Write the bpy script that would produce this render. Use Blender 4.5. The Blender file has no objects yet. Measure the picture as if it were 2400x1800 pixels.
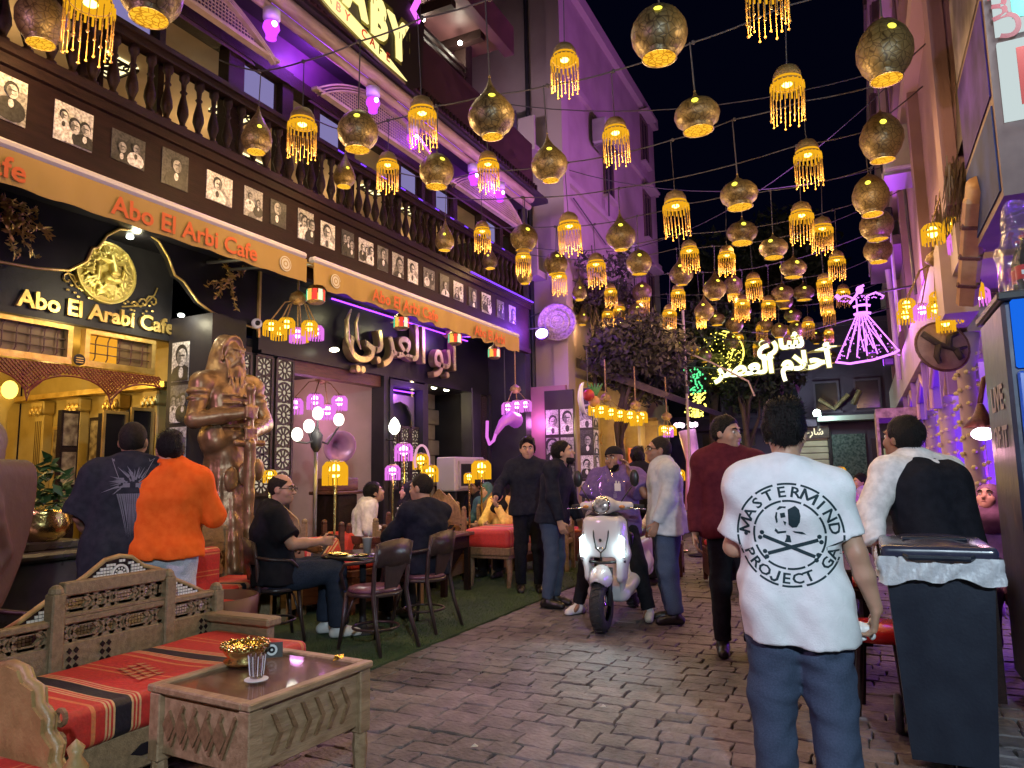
import bpy, math, random
import numpy as np
from mathutils import Vector, Matrix
random.seed(7)
rng = np.random.default_rng(7)
R = math.radians
S = bpy.context.scene
COL = S.collection
# ------------------------------------------------------------------ camera, sky, exposure
cam = bpy.data.cameras.new('camera')
cam.sensor_width = 36.0; cam.lens = 1664/2400*36.0
cam.clip_start = .05; cam.clip_end = 400
camo = bpy.data.objects.new('camera', cam); COL.objects.link(camo)
camo.matrix_world = (Matrix.Translation((0, 0, 1.4)) @ Matrix.Rotation(R(26.2), 4, 'Z')
                     @ Matrix.Rotation(R(97.1), 4, 'X') @ Matrix.Rotation(R(-1.0), 4, 'Z'))
S.camera = camo
W = bpy.data.worlds.new('World'); S.world = W; W.use_nodes = True
nt = W.node_tree; nt.nodes.clear()
sky = nt.nodes.new('ShaderNodeTexSky'); sky.sky_type = 'NISHITA'; sky.sun_disc = False
sky.sun_elevation = R(-6); sky.sun_rotation = R(200)
mulc = nt.nodes.new('ShaderNodeMix'); mulc.data_type = 'RGBA'; mulc.blend_type = 'ADD'
mulc.inputs[0].default_value = 1.0; mulc.inputs[7].default_value = (.006, .009, .05, 1)
bg = nt.nodes.new('ShaderNodeBackground'); bg.inputs[1].default_value = .07
wo = nt.nodes.new('ShaderNodeOutputWorld')
nt.links.new(sky.outputs[0], mulc.inputs[6]); nt.links.new(mulc.outputs[2], bg.inputs[0]); nt.links.new(bg.outputs[0], wo.inputs[0])
S.view_settings.view_transform = 'Standard'; S.view_settings.look = 'None'
S.view_settings.exposure = 0.33; S.view_settings.gamma = 1.0; S.view_settings.use_curve_mapping = False
S.render.engine = 'CYCLES'
cy = S.cycles
cy.use_denoising = True
cy.use_adaptive_sampling = True; cy.adaptive_threshold = .03
cy.max_bounces = 5; cy.diffuse_bounces = 2; cy.glossy_bounces = 3; cy.transmission_bounces = 5; cy.transparent_max_bounces = 6
cy.caustics_reflective = False; cy.caustics_refractive = False
cy.sample_clamp_indirect = 3.0
cy.use_light_tree = True

# ------------------------------------------------------------------ materials
MATS = {}
def mat(key, c1, c2=None, sc=6.0, rough=.6, metal=0.0, bump=0.0, bsc=40.0, emit=0.0, ec=None, trans=0.0, spec=.5,
        stretch=(1, 1, 1), detail=5.0, alpha=1.0, coat=0.0, sheen=0.0, lo=.35, hi=.65, sss=0.0):
    if key in MATS: return MATS[key]
    m = bpy.data.materials.new(key); m.use_nodes = True; n = m.node_tree; b = n.nodes['Principled BSDF']
    def I(k, v): b.inputs[k].default_value = v
    I('Base Color', (*c1, 1)); I('Roughness', rough); I('Metallic', metal); I('Specular IOR Level', spec)
    if trans: I('Transmission Weight', trans)
    if alpha < 1: I('Alpha', alpha)
    if coat: I('Coat Weight', coat); I('Coat Roughness', .15)
    if sheen: I('Sheen Weight', sheen)
    if sss: I('Subsurface Weight', sss); b.inputs['Subsurface Radius'].default_value = (.012, .005, .003)
    if emit:
        I('Emission Color', (*(ec or c1), 1)); I('Emission Strength', emit)
        m.cycles.emission_sampling = 'NONE'
    tc = None
    if c2 or bump:
        tc = n.nodes.new('ShaderNodeTexCoord'); mp = n.nodes.new('ShaderNodeMapping'); mp.inputs['Scale'].default_value = stretch
        n.links.new(tc.outputs['Object'], mp.inputs[0])
    if c2:
        t = n.nodes.new('ShaderNodeTexNoise'); t.inputs['Scale'].default_value = sc; t.inputs['Detail'].default_value = detail
        n.links.new(mp.outputs[0], t.inputs['Vector'])
        r = n.nodes.new('ShaderNodeValToRGB'); e = r.color_ramp.elements
        e[0].position = lo; e[0].color = (*c1, 1); e[1].position = hi; e[1].color = (*c2, 1)
        n.links.new(t.outputs['Fac'], r.inputs[0]); n.links.new(r.outputs[0], b.inputs['Base Color'])
        rr = n.nodes.new('ShaderNodeMapRange'); rr.inputs[3].default_value = max(0, rough-.12); rr.inputs[4].default_value = min(1, rough+.12)
        n.links.new(t.outputs['Fac'], rr.inputs[0]); n.links.new(rr.outputs[0], b.inputs['Roughness'])
    if bump:
        t2 = n.nodes.new('ShaderNodeTexNoise'); t2.inputs['Scale'].default_value = bsc; t2.inputs['Detail'].default_value = 6
        n.links.new(mp.outputs[0], t2.inputs['Vector'])
        bp = n.nodes.new('ShaderNodeBump'); bp.inputs['Strength'].default_value = bump; bp.inputs['Distance'].default_value = .02
        n.links.new(t2.outputs['Fac'], bp.inputs['Height']); n.links.new(bp.outputs[0], b.inputs['Normal'])
    MATS[key] = m; return m
def emat(key, c, s):                     # a thing that gives off light
    if key in MATS: return MATS[key]
    m = bpy.data.materials.new(key); m.use_nodes = True; n = m.node_tree; n.nodes.clear()
    e = n.nodes.new('ShaderNodeEmission'); e.inputs[0].default_value = (*c, 1); e.inputs[1].default_value = s
    o = n.nodes.new('ShaderNodeOutputMaterial'); n.links.new(e.outputs[0], o.inputs[0])
    m.cycles.emission_sampling = 'NONE'; MATS[key] = m; return m
def stripes(key, axis, stops, period=None, rough=.75, bump=.25, scale=1.0, offset=0.0):
    """woven or printed bands along one object axis: stops = [(pos, colour)...] over 0..1"""
    if key in MATS: return MATS[key]
    m = bpy.data.materials.new(key); m.use_nodes = True; n = m.node_tree; b = n.nodes['Principled BSDF']
    tc = n.nodes.new('ShaderNodeTexCoord'); sp = n.nodes.new('ShaderNodeSeparateXYZ'); n.links.new(tc.outputs['Object'], sp.inputs[0])
    ma = n.nodes.new('ShaderNodeMath'); ma.operation = 'MULTIPLY_ADD'; ma.inputs[1].default_value = scale; ma.inputs[2].default_value = offset
    n.links.new(sp.outputs[axis], ma.inputs[0])
    fr = n.nodes.new('ShaderNodeMath'); fr.operation = 'FRACT'; n.links.new(ma.outputs[0], fr.inputs[0])
    r = n.nodes.new('ShaderNodeValToRGB'); r.color_ramp.interpolation = 'CONSTANT'; e = r.color_ramp.elements
    e[0].position = stops[0][0]; e[0].color = (*stops[0][1], 1); e[1].position = stops[1][0]; e[1].color = (*stops[1][1], 1)
    for p, c in stops[2:]:
        q = e.new(p); q.color = (*c, 1)
    n.links.new(fr.outputs[0], r.inputs[0])
    nz = n.nodes.new('ShaderNodeTexNoise'); nz.inputs['Scale'].default_value = 60; n.links.new(tc.outputs['Object'], nz.inputs['Vector'])
    mx = n.nodes.new('ShaderNodeMix'); mx.data_type = 'RGBA'; mx.blend_type = 'MULTIPLY'; mx.inputs[0].default_value = .5
    n.links.new(r.outputs[0], mx.inputs[6]); n.links.new(nz.outputs['Color'], mx.inputs[7])
    hs = n.nodes.new('ShaderNodeHueSaturation'); hs.inputs['Value'].default_value = 1.5; n.links.new(mx.outputs[2], hs.inputs['Color'])
    n.links.new(hs.outputs[0], b.inputs['Base Color']); b.inputs['Roughness'].default_value = rough
    bp = n.nodes.new('ShaderNodeBump'); bp.inputs['Strength'].default_value = bump; bp.inputs['Distance'].default_value = .01
    n.links.new(nz.outputs['Fac'], bp.inputs['Height']); n.links.new(bp.outputs[0], b.inputs['Normal'])
    MATS[key] = m; return m

WOOD_D = mat('dark_stained_wood', (.014, .007, .007), (.028, .013, .011), 9, .55, spec=.2, bump=.25, bsc=30, stretch=(6, 1, 6))
WOOD_R = mat('red_brown_wood', (.075, .026, .018), (.13, .048, .03), 7, .45, bump=.25, bsc=25, stretch=(6, 1, 6))
WOOD_T = mat('tan_carved_wood', (.17, .095, .045), (.27, .16, .08), 8, .5, bump=.3, bsc=30, stretch=(5, 1, 5))
WOOD_O = mat('olive_carved_wood', (.21, .145, .075), (.31, .22, .12), 8, .55, bump=.3, bsc=30, stretch=(2, 5, 5))
WOOD_B = mat('bentwood_dark', (.035, .020, .020), (.06, .034, .032), 12, .35, bump=.12, bsc=40)
BLACKP = mat('black_panel', (.008, .008, .011), (.014, .013, .018), 3, .35, spec=.3, bump=.05, bsc=8)
CHAR = mat('charcoal_paint', (.018, .017, .022), (.03, .028, .034), 3, .5, spec=.3, bump=.1, bsc=20)
GOLD = mat('gold_paint', (.62, .43, .12), (.8, .6, .22), 10, .35, .75, bump=.2, bsc=30)
BRASS = mat('brass', (.7, .5, .16), (.85, .66, .25), 14, .22, 1.0, bump=.3, bsc=25)
STEEL = mat('steel', (.45, .45, .47), rough=.35, metal=1.0)
CABLE = mat('black_cable', (.06, .055, .06), rough=.6)
WHITE = mat('white_plastic', (.75, .74, .73), rough=.4)
RUB = mat('black_rubber', (.018, .018, .02), (.03, .03, .032), 20, .7, bump=.2, bsc=60)
SHOEW = mat('white_leather', (.75, .73, .7), (.65, .63, .6), 20, .5)
SHOEB = mat('black_leather', (.014, .012, .012), rough=.3)
# ------------------------------------------------------------------ mesh builder
class MB:
    def __init__(s): s.v = []; s.f = []; s.m = []; s.mi = 0
    def add(s, vs, fs, M=None):
        o = len(s.v)
        if M is not None: vs = [tuple(M @ Vector(p)) for p in vs]
        s.v += [tuple(p) for p in vs]; s.f += [tuple(i+o for i in f) for f in fs]; s.m += [s.mi]*len(fs); return s
    def box(s, x0, x1, y0, y1, z0, z1, M=None, taper=None):
        t = taper or 0
        vs = [(x0, y0, z0), (x1, y0, z0), (x1, y1, z0), (x0, y1, z0), (x0+t, y0+t, z1), (x1-t, y0+t, z1), (x1-t, y1-t, z1), (x0+t, y1-t, z1)]
        return s.add(vs, [(0, 3, 2, 1), (4, 5, 6, 7), (0, 1, 5, 4), (1, 2, 6, 5), (2, 3, 7, 6), (3, 0, 4, 7)], M)
    def cbox(s, c, d, M=None):
        return s.box(c[0]-d[0]/2, c[0]+d[0]/2, c[1]-d[1]/2, c[1]+d[1]/2, c[2]-d[2]/2, c[2]+d[2]/2, M)
    def bbox(s, x0, x1, y0, y1, z0, z1, b, M=None):           # box with chamfered edges
        vs = []; 
        for sx in (0, 1):
            for sy in (0, 1):
                for sz in (0, 1):
                    X = (x0, x1)[sx]; Y = (y0, y1)[sy]; Z = (z0, z1)[sz]
                    ix = b if sx == 0 else -b; iy = b if sy == 0 else -b; iz = b if sz == 0 else -b
                    vs += [(X, Y+iy, Z+iz), (X+ix, Y, Z+iz), (X+ix, Y+iy, Z)]
        def k(a, bb, c, ax): return (a*4+bb*2+c)*3+ax
        F = []
        F.append((k(0,0,0,0), k(0,0,1,0), k(0,1,1,0), k(0,1,0,0))); F.append((k(1,0,0,0), k(1,1,0,0), k(1,1,1,0), k(1,0,1,0)))
        F.append((k(0,0,0,1), k(1,0,0,1), k(1,0,1,1), k(0,0,1,1))); F.append((k(0,1,0,1), k(0,1,1,1), k(1,1,1,1), k(1,1,0,1)))
        F.append((k(0,0,0,2), k(0,1,0,2), k(1,1,0,2), k(1,0,0,2))); F.append((k(0,0,1,2), k(1,0,1,2), k(1,1,1,2), k(0,1,1,2)))
        for a in (0, 1):
            for c in (0, 1):
                F.append((k(a,0,c,0), k(a,0,c,2), k(a,1,c,2), k(a,1,c,0)))
                F.append((k(a,c,0,0), k(a,c,0,1), k(a,c,1,1), k(a,c,1,0)))
                F.append((k(0,a,c,1), k(0,a,c,2), k(1,a,c,2), k(1,a,c,1)))
        for a in (0, 1):
            for bb in (0, 1):
                for c in (0, 1): F.append((k(a,bb,c,0), k(a,bb,c,1), k(a,bb,c,2)))
        return s.add(vs, F, M)
    def tube(s, pts, r, n=8, closed=False, caps=True):
        P = [Vector(p) for p in pts]; N = len(P); rs = r if isinstance(r, (list, tuple)) else [r]*N
        vs = []; fs = []; prev = None
        for i, p in enumerate(P):
            a = P[(i-1) % N] if (closed or i > 0) else p; b = P[(i+1) % N] if (closed or i < N-1) else p
            t = (b-a).normalized() if (b-a).length > 1e-9 else Vector((0, 0, 1))
            if prev is None:
                u = t.orthogonal().normalized()
            else:
                u = (prev-t*prev.dot(t)); u = u.normalized() if u.length > 1e-6 else t.orthogonal().normalized()
            prev = u; w = t.cross(u)
            for k in range(n):
                an = 2*math.pi*k/n; vs.append(p+(u*math.cos(an)+w*math.sin(an))*rs[i])
        M_ = N if closed else N-1
        for i in range(M_):
            j = (i+1) % N
            for k in range(n):
                l = (k+1) % n; fs.append((i*n+k, i*n+l, j*n+l, j*n+k))
        if caps and not closed:
            fs.append(tuple(range(n-1, -1, -1))); fs.append(tuple((N-1)*n+k for k in range(n)))
        return s.add(vs, fs)
    def lathe(s, prof, n=16, M=None, c=(0, 0, 0), cap=True):
        vs = []; fs = []; N = len(prof)
        for r, z in prof:
            for k in range(n):
                a = 2*math.pi*k/n; vs.append((c[0]+r*math.cos(a), c[1]+r*math.sin(a), c[2]+z))
        for i in range(N-1):
            for k in range(n):
                l = (k+1) % n; fs.append((i*n+k, i*n+l, (i+1)*n+l, (i+1)*n+k))
        if cap:
            if prof[0][0] > 1e-4: fs.append(tuple(range(n-1, -1, -1)))
            if prof[-1][0] > 1e-4: fs.append(tuple((N-1)*n+k for k in range(n)))
        return s.add(vs, fs, M)
    def prism(s, poly, axis, a, b, M=None):
        """extrude a 2D polygon: axis 0 -> poly is (y,z), 1 -> (x,z), 2 -> (x,y)"""
        def P(q, t): return ((t, q[0], q[1]), (q[0], t, q[1]), (q[0], q[1], t))[axis]
        n = len(poly); vs = [P(q, a) for q in poly]+[P(q, b) for q in poly]
        fs = [tuple(range(n)), tuple(range(2*n-1, n-1, -1))]+[(i, i+n, (i+1) % n+n, (i+1) % n) for i in range(n)]
        return s.add(vs, fs, M)
    def ring(s, c, ro, ri, axis, a, b, n=24, a0=0, a1=2*math.pi):
        """flat annulus (or arc) with thickness, in the plane across axis"""
        full = abs(a1-a0-2*math.pi) < 1e-6; N = n if full else n+1; vs = []; fs = []
        for k in range(N):
            t = a0+(a1-a0)*k/n; q = (math.cos(t), math.sin(t))
            for rr in (ri, ro):
                for d in (a, b):
                    p = (c[0]+q[0]*rr, c[1]+q[1]*rr)
                    vs.append(((d, p[0], p[1]), (p[0], d, p[1]), (p[0], p[1], d))[axis])
        for k in range(n):
            j = (k+1) % N; A = k*4; B = j*4
            fs += [(A, B, B+1, A+1), (A+2, A+3, B+3, B+2), (A, A+2, B+2, B), (A+1, B+1, B+3, A+3)]
        return s.add(vs, fs)
    def ball(s, c, r, n=10, m=7, M=None):
        r = r if isinstance(r, (tuple, list)) else (r, r, r); vs = [(c[0], c[1], c[2]-r[2])]; fs = []
        for i in range(1, m):
            ph = math.pi*i/m-math.pi/2
            for k in range(n):
                a = 2*math.pi*k/n; vs.append((c[0]+r[0]*math.cos(ph)*math.cos(a), c[1]+r[1]*math.cos(ph)*math.sin(a), c[2]+r[2]*math.sin(ph)))
        vs.append((c[0], c[1], c[2]+r[2])); T = len(vs)-1
        for k in range(n):
            l = (k+1) % n; fs.append((0, 1+l, 1+k)); fs.append((T, T-n+k, T-n+l))
            for i in range(m-2): fs.append((1+i*n+k, 1+i*n+l, 1+(i+1)*n+l, 1+(i+1)*n+k))
        return s.add(vs, fs, M)
    def mesh(s, name, mats, smooth=False):
        me = bpy.data.meshes.new(name); me.from_pydata(s.v, [], s.f)
        for m in (mats if isinstance(mats, (list, tuple)) else [mats]): me.materials.append(m)
        if any(s.m): me.polygons.foreach_set('material_index', s.m)
        if smooth: me.polygons.foreach_set('use_smooth', [True]*len(s.f))
        me.update(); return me
    def build(s, name, mats, parent=None, smooth=False, world=True):
        if parent is not None and world:
            l = WLOC(parent)
            if l.length > 0: s.v = [(p[0]-l.x, p[1]-l.y, p[2]-l.z) for p in s.v]
        return link(name, s.mesh(name, mats, smooth), parent)
def WLOC(o):
    l = Vector((0, 0, 0))
    while o is not None: l = l+o.location; o = o.parent
    return l
def link(name, data, parent=None, loc=(0, 0, 0)):
    o = bpy.data.objects.new(name, data); COL.objects.link(o); o.location = loc
    if parent is not None: o.parent = parent
    return o
def tag(o, label=None, cat=None, group=None, kind=None):
    if label: o['label'] = label
    if cat: o['category'] = cat
    if group: o['group'] = group
    if kind: o['kind'] = kind
    return o
def thing(name, label, cat, loc=(0, 0, 0), rz=0.0, group=None):
    o = link(name, None, None, loc); o.empty_display_size = .1; o.rotation_euler = (0, 0, rz)
    return tag(o, label, cat, group)
def dup(root, loc=None, rz=None, label=None, group=None, scale=None):
    def cp(o, parent):
        c = o.copy(); COL.objects.link(c); c.parent = parent
        for ch in list(o.children): cp(ch, c)
        return c
    r = cp(root, None)
    if loc is not None: r.location = loc
    if rz is not None: r.rotation_euler = (0, 0, rz)
    if label: r['label'] = label
    if group: r['group'] = group
    if scale: r.scale = (scale, scale, scale)
    return r
def lamp(name, parent, loc, color, watts, radius=.05, spot=None, aim=None, blend=.5):
    l = bpy.data.lights.new(name, 'SPOT' if spot else 'POINT'); l.color = color; l.energy = watts; l.shadow_soft_size = radius
    if spot: l.spot_size = R(spot); l.spot_blend = blend
    o = bpy.data.objects.new(name, l); COL.objects.link(o)
    if parent is not None:
        o.parent = parent; loc = Vector(loc)-WLOC(parent)
    o.location = loc
    if aim is not None: o.rotation_euler = Vector(aim).to_track_quat('-Z', 'Y').to_euler()
    return o
def text_mesh(body, size, depth=.0, bold=0.0, align='LEFT', res=3, spacing=1.0, shear=0.0):
    c = bpy.data.curves.new('lettering', 'FONT'); c.body = body; c.size = size; c.extrude = depth; c.offset = bold
    c.align_x = align; c.resolution_u = res; c.space_character = spacing; c.shear = shear
    o = bpy.data.objects.new("lettering", c)
    me = bpy.data.meshes.new_from_object(o)
    bpy.data.objects.remove(o); bpy.data.curves.remove(c); return me
def text(body, size, M, m, name='lettering', parent=None, depth=.004, bold=0.0, align='CENTER', spacing=1.0, shear=0.0, sx=1.0):
    """flat lettering: text x -> M x axis, text y -> M y axis"""
    me = text_mesh(body, size, depth, bold, align, 3, spacing, shear)
    if parent is not None: M = Matrix.Translation(-WLOC(parent)) @ M
    me.transform(M @ Matrix.Diagonal((sx, 1, 1, 1))); me.materials.clear(); me.materials.append(m); me.name = name
    return link(name, me, parent)
def frame_M(o, x, y):
    x = Vector(x).normalized(); y = Vector(y).normalized(); z = x.cross(y)
    M = Matrix.Identity(4)
    for i in range(3): M[i][0] = x[i]; M[i][1] = y[i]; M[i][2] = z[i]; M[i][3] = o[i]
    return M
# ------------------------------------------------------------------ organic solids: blended distance fields turned into one continuous mesh
class SDF:
    def __init__(s, res=.012): s.res = res; s.P = []; s.cuts = []; s.nz = []
    def cone(s, a, b, ra, rb=None, k=.02, flat=0, op='+'):
        s.P.append(('c', np.array(a, np.float32), np.array(b, np.float32), ra, ra if rb is None else rb, k, flat, op)); return s
    def chain(s, pts, rs, k=.02, op='+'):
        for i in range(len(pts)-1): s.cone(pts[i], pts[i+1], rs[i], rs[i+1], k, 0, op)
        return s
    def ell(s, c, r, k=.02, M=None, op='+'):
        s.P.append(('e', np.array(c, np.float32), np.array(r, np.float32), M, 0, k, 0, op)); return s
    def rbox(s, c, h, rad, k=.02, M=None, op='+'):
        s.P.append(('b', np.array(c, np.float32), np.array(h, np.float32), M, rad, k, 0, op)); return s
    def cut(s, p, n): s.cuts.append((np.array(p, np.float32), np.array(n, np.float32)/np.linalg.norm(n))); return s
    def noise(s, amp, freq, seed=0, stretch=(1, 1, 1), n=7, ridge=False):
        g = np.random.default_rng(seed); D = g.normal(size=(n, 3)); D /= np.linalg.norm(D, axis=1)[:, None]
        F = freq*g.uniform(.6, 1.7, n); s.nz.append((amp, (D*F[:, None]*np.array(stretch)).astype(np.float32), g.uniform(0, 6.28, n), ridge)); return s
    def _bb(s, p):
        if p[0] == 'c':
            r = max(p[3], p[4]); return np.minimum(p[1], p[2])-r, np.maximum(p[1], p[2])+r
        e = p[2] if p[3] is None else np.full(3, np.linalg.norm(p[2]) if p[0] == 'b' else max(p[2]))
        e = e+(p[4] if p[0] == 'b' else 0); return p[1]-e, p[1]+e
    def grid(s):
        h = s.res; lo = np.min([s._bb(p)[0] for p in s.P if p[7] == '+'], 0)-3*h-.02; hi = np.max([s._bb(p)[1] for p in s.P if p[7] == '+'], 0)+3*h+.02
        n = np.ceil((hi-lo)/h).astype(int)+1; D = np.full(n, 1.0, np.float32)
        ax = [lo[i]+h*np.arange(n[i], dtype=np.float32) for i in range(3)]
        for p in s.P:
            a, b = s._bb(p); m = p[5]*1.5+2.5*h; i0 = np.maximum(((a-m-lo)/h).astype(int), 0); i1 = np.minimum(((b+m-lo)/h).astype(int)+2, n)
            if (i1 <= i0).any(): continue
            sl = tuple(slice(i0[i], i1[i]) for i in range(3))
            X, Y, Z = ax[0][sl[0]][:, None, None], ax[1][sl[1]][None, :, None], ax[2][sl[2]][None, None, :]
            if p[0] == 'c':
                A, B = p[1], p[2]; v = B-A; L = float(v@v)+1e-9
                tr = ((X-A[0])*v[0]+(Y-A[1])*v[1]+(Z-A[2])*v[2])/L; t = np.clip(tr, 0, 1)
                d = np.sqrt((X-A[0]-t*v[0])**2+(Y-A[1]-t*v[1])**2+(Z-A[2]-t*v[2])**2)-(p[3]+(p[4]-p[3])*t)
                if p[6] & 1: d = np.maximum(d, (tr-1)*math.sqrt(L))
                if p[6] & 2: d = np.maximum(d, -tr*math.sqrt(L))
            else:
                x, y, z = X-p[1][0], Y-p[1][1], Z-p[1][2]
                if p[3] is not None:
                    M = np.array(p[3].to_3x3() if hasattr(p[3], 'to_3x3') else p[3], np.float32).T
                    x, y, z = M[0, 0]*x+M[0, 1]*y+M[0, 2]*z, M[1, 0]*x+M[1, 1]*y+M[1, 2]*z, M[2, 0]*x+M[2, 1]*y+M[2, 2]*z
                r = p[2]
                if p[0] == 'e':
                    k0 = np.sqrt((x/r[0])**2+(y/r[1])**2+(z/r[2])**2)+1e-6; k1 = np.sqrt((x/r[0]**2)**2+(y/r[1]**2)**2+(z/r[2]**2)**2)+1e-6
                    d = k0*(k0-1)/k1
                else:
                    qx, qy, qz = np.abs(x)-r[0], np.abs(y)-r[1], np.abs(z)-r[2]
                    d = np.sqrt(np.maximum(qx, 0)**2+np.maximum(qy, 0)**2+np.maximum(qz, 0)**2)+np.minimum(np.maximum(np.maximum(qx, qy), qz), 0)-p[4]
            E = D[sl]; k = max(p[5], 1e-4)
            if p[7] == '+':
                hh = np.maximum(k-np.abs(E-d), 0)/k; D[sl] = np.minimum(E, d)-hh*hh*k*.25
            elif p[7] == '&':
                D[sl] = np.maximum(E, d)
            else:
                hh = np.maximum(k-np.abs(E+d), 0)/k; D[sl] = np.maximum(E, -d)+hh*hh*k*.25
        X, Y, Z = ax[0][:, None, None], ax[1][None, :, None], ax[2][None, None, :]
        for q, nn in s.cuts: D = np.maximum(D, (X-q[0])*nn[0]+(Y-q[1])*nn[1]+(Z-q[2])*nn[2])
        for amp, K, ph, rg in s.nz:
            near = np.abs(D) < amp*3+2*h; I = np.nonzero(near)
            pts = np.stack([ax[0][I[0]], ax[1][I[1]], ax[2][I[2]]], 1)
            q_ = np.sin(pts@K.T+ph.astype(np.float32)); D[I] += amp*((1.3-2*np.sqrt(np.abs(q_))) if rg else q_).sum(1)/math.sqrt(len(ph))
        return D, lo
    def mesh(s, name, mats, smooth=True):
        D, lo = s.grid(); h = s.res; G = D < 0; nx, ny, nz_ = D.shape
        G[0] = G[-1] = False; G[:, 0] = G[:, -1] = False; G[:, :, 0] = G[:, :, -1] = False
        c = [G[i:nx-1+i, j:ny-1+j, k:nz_-1+k] for i in (0, 1) for j in (0, 1) for k in (0, 1)]
        su = sum(q.astype(np.int8) for q in c); A = np.nonzero((su > 0) & (su < 8)); N = len(A[0])
        idx = np.full((nx-1, ny-1, nz_-1), -1, np.int32); idx[A] = np.arange(N)
        V = np.zeros((N, 3)); C = np.zeros(N); off = [(i, j, k) for i in (0, 1) for j in (0, 1) for k in (0, 1)]
        for e in range(8):
            for f in range(e+1, 8):
                o, q = off[e], off[f]
                if abs(o[0]-q[0])+abs(o[1]-q[1])+abs(o[2]-q[2]) != 1: continue
                d0 = D[A[0]+o[0], A[1]+o[1], A[2]+o[2]]; d1 = D[A[0]+q[0], A[1]+q[1], A[2]+q[2]]; m = (d0 < 0) != (d1 < 0)
                t = np.where(m, d0/np.where(m, d0-d1, 1), 0)
                for a in range(3): V[:, a] += np.where(m, o[a]+t*(q[a]-o[a]), 0)
                C += m
        V = V/np.maximum(C, 1)[:, None]+np.stack(A, 1); V = lo+V*h
        F = []
        for a in range(3):
            sl0 = [slice(1, -1)]*3; sl1 = [slice(1, -1)]*3; sl0[a] = slice(0, -1); sl1[a] = slice(1, None)
            g0, g1 = G[tuple(sl0)], G[tuple(sl1)]; E = np.stack(np.nonzero(g0 != g1), 1); fl = g0[tuple(E.T)]
            b, c_ = (a+1) % 3, (a+2) % 3; base = E.copy(); base[:, b] += 1; base[:, c_] += 1
            def ii(db, dc):
                q = base.copy(); q[:, b] -= db; q[:, c_] -= dc; return idx[tuple(q.T)]
            Q = np.stack([ii(1, 1), ii(0, 1), ii(0, 0), ii(1, 0)], 1); Q[~fl] = Q[~fl][:, ::-1]; F.append(Q)
        F = np.concatenate(F); F = F[(F >= 0).all(1)]
        me = bpy.data.meshes.new(name); me.vertices.add(N); me.vertices.foreach_set('co', V.astype(np.float32).ravel())
        me.loops.add(len(F)*4); me.loops.foreach_set('vertex_index', F.astype(np.int32).ravel())
        me.polygons.add(len(F)); me.polygons.foreach_set('loop_start', np.arange(0, len(F)*4, 4, dtype=np.int32))
        me.polygons.foreach_set('loop_total', np.full(len(F), 4, np.int32))
        for m in (mats if isinstance(mats, (list, tuple)) else [mats]): me.materials.append(m)
        if smooth: me.polygons.foreach_set('use_smooth', np.ones(len(F), bool))
        me.update(calc_edges=True); me.validate(); return me
# ------------------------------------------------------------------ street: joint bed, stone setts, turf
STONE = mat('worn_stone_sett', (.115, .098, .102), (.25, .218, .222), 7, .62, bump=.65, bsc=30, detail=8, lo=.3, hi=.7)
_n = STONE.node_tree; _b = _n.nodes['Principled BSDF']
_oi = _n.nodes.new('ShaderNodeObjectInfo'); _hs = _n.nodes.new('ShaderNodeHueSaturation'); _mr = _n.nodes.new('ShaderNodeMapRange')
_mr.inputs[3].default_value = .78; _mr.inputs[4].default_value = 1.25
_src = _b.inputs['Base Color'].links[0].from_socket
_n.links.new(_oi.outputs['Random'], _mr.inputs[0]); _n.links.new(_mr.outputs[0], _hs.inputs['Value']); _n.links.new(_src, _hs.inputs['Color'])
_st = _n.nodes.new('ShaderNodeTexNoise'); _st.inputs['Scale'].default_value = 1.3; _st.inputs['Detail'].default_value = 7; _st.inputs['Roughness'].default_value = .7
_ge = _n.nodes.new('ShaderNodeNewGeometry'); _n.links.new(_ge.outputs['Position'], _st.inputs['Vector'])
_rp = _n.nodes.new('ShaderNodeValToRGB'); _rp.color_ramp.elements[0].position = .36; _rp.color_ramp.elements[0].color = (.32, .28, .28, 1); _rp.color_ramp.elements[1].position = .56; _rp.color_ramp.elements[1].color = (1, 1, 1, 1)
_n.links.new(_st.outputs['Fac'], _rp.inputs[0])
_mx = _n.nodes.new('ShaderNodeMix'); _mx.data_type = 'RGBA'; _mx.blend_type = 'MULTIPLY'; _mx.inputs[0].default_value = .85
_n.links.new(_hs.outputs[0], _mx.inputs[6]); _n.links.new(_rp.outputs[0], _mx.inputs[7]); _n.links.new(_mx.outputs[2], _b.inputs['Base Color'])
JOINT = mat('joint_dirt', (.03, .025, .027), (.05, .042, .044), 20, .9, bump=.5)
b = MB(); b.box(-40, 40, -30, 60, -.5, -.028); street = tag(b.build('street', JOINT), kind='structure')
def sett_poly(w, d, g):
    P = []
    for (x0, y0, x1, y1, n) in ((0, 0, w, 0, 4), (w, 0, w, d, 3), (w, d, 0, d, 4), (0, d, 0, 0, 3)):
        for i in range(n):
            t = i/n; k = .006 if i else .013
            P.append((x0+(x1-x0)*t+g.uniform(-k, k), y0+(y1-y0)*t+g.uniform(-k, k)))
    cx, cy_ = w/2, d/2
    return [(x+(cx-x)*.012, y+(cy_-y)*.018) for x, y in P]
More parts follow.
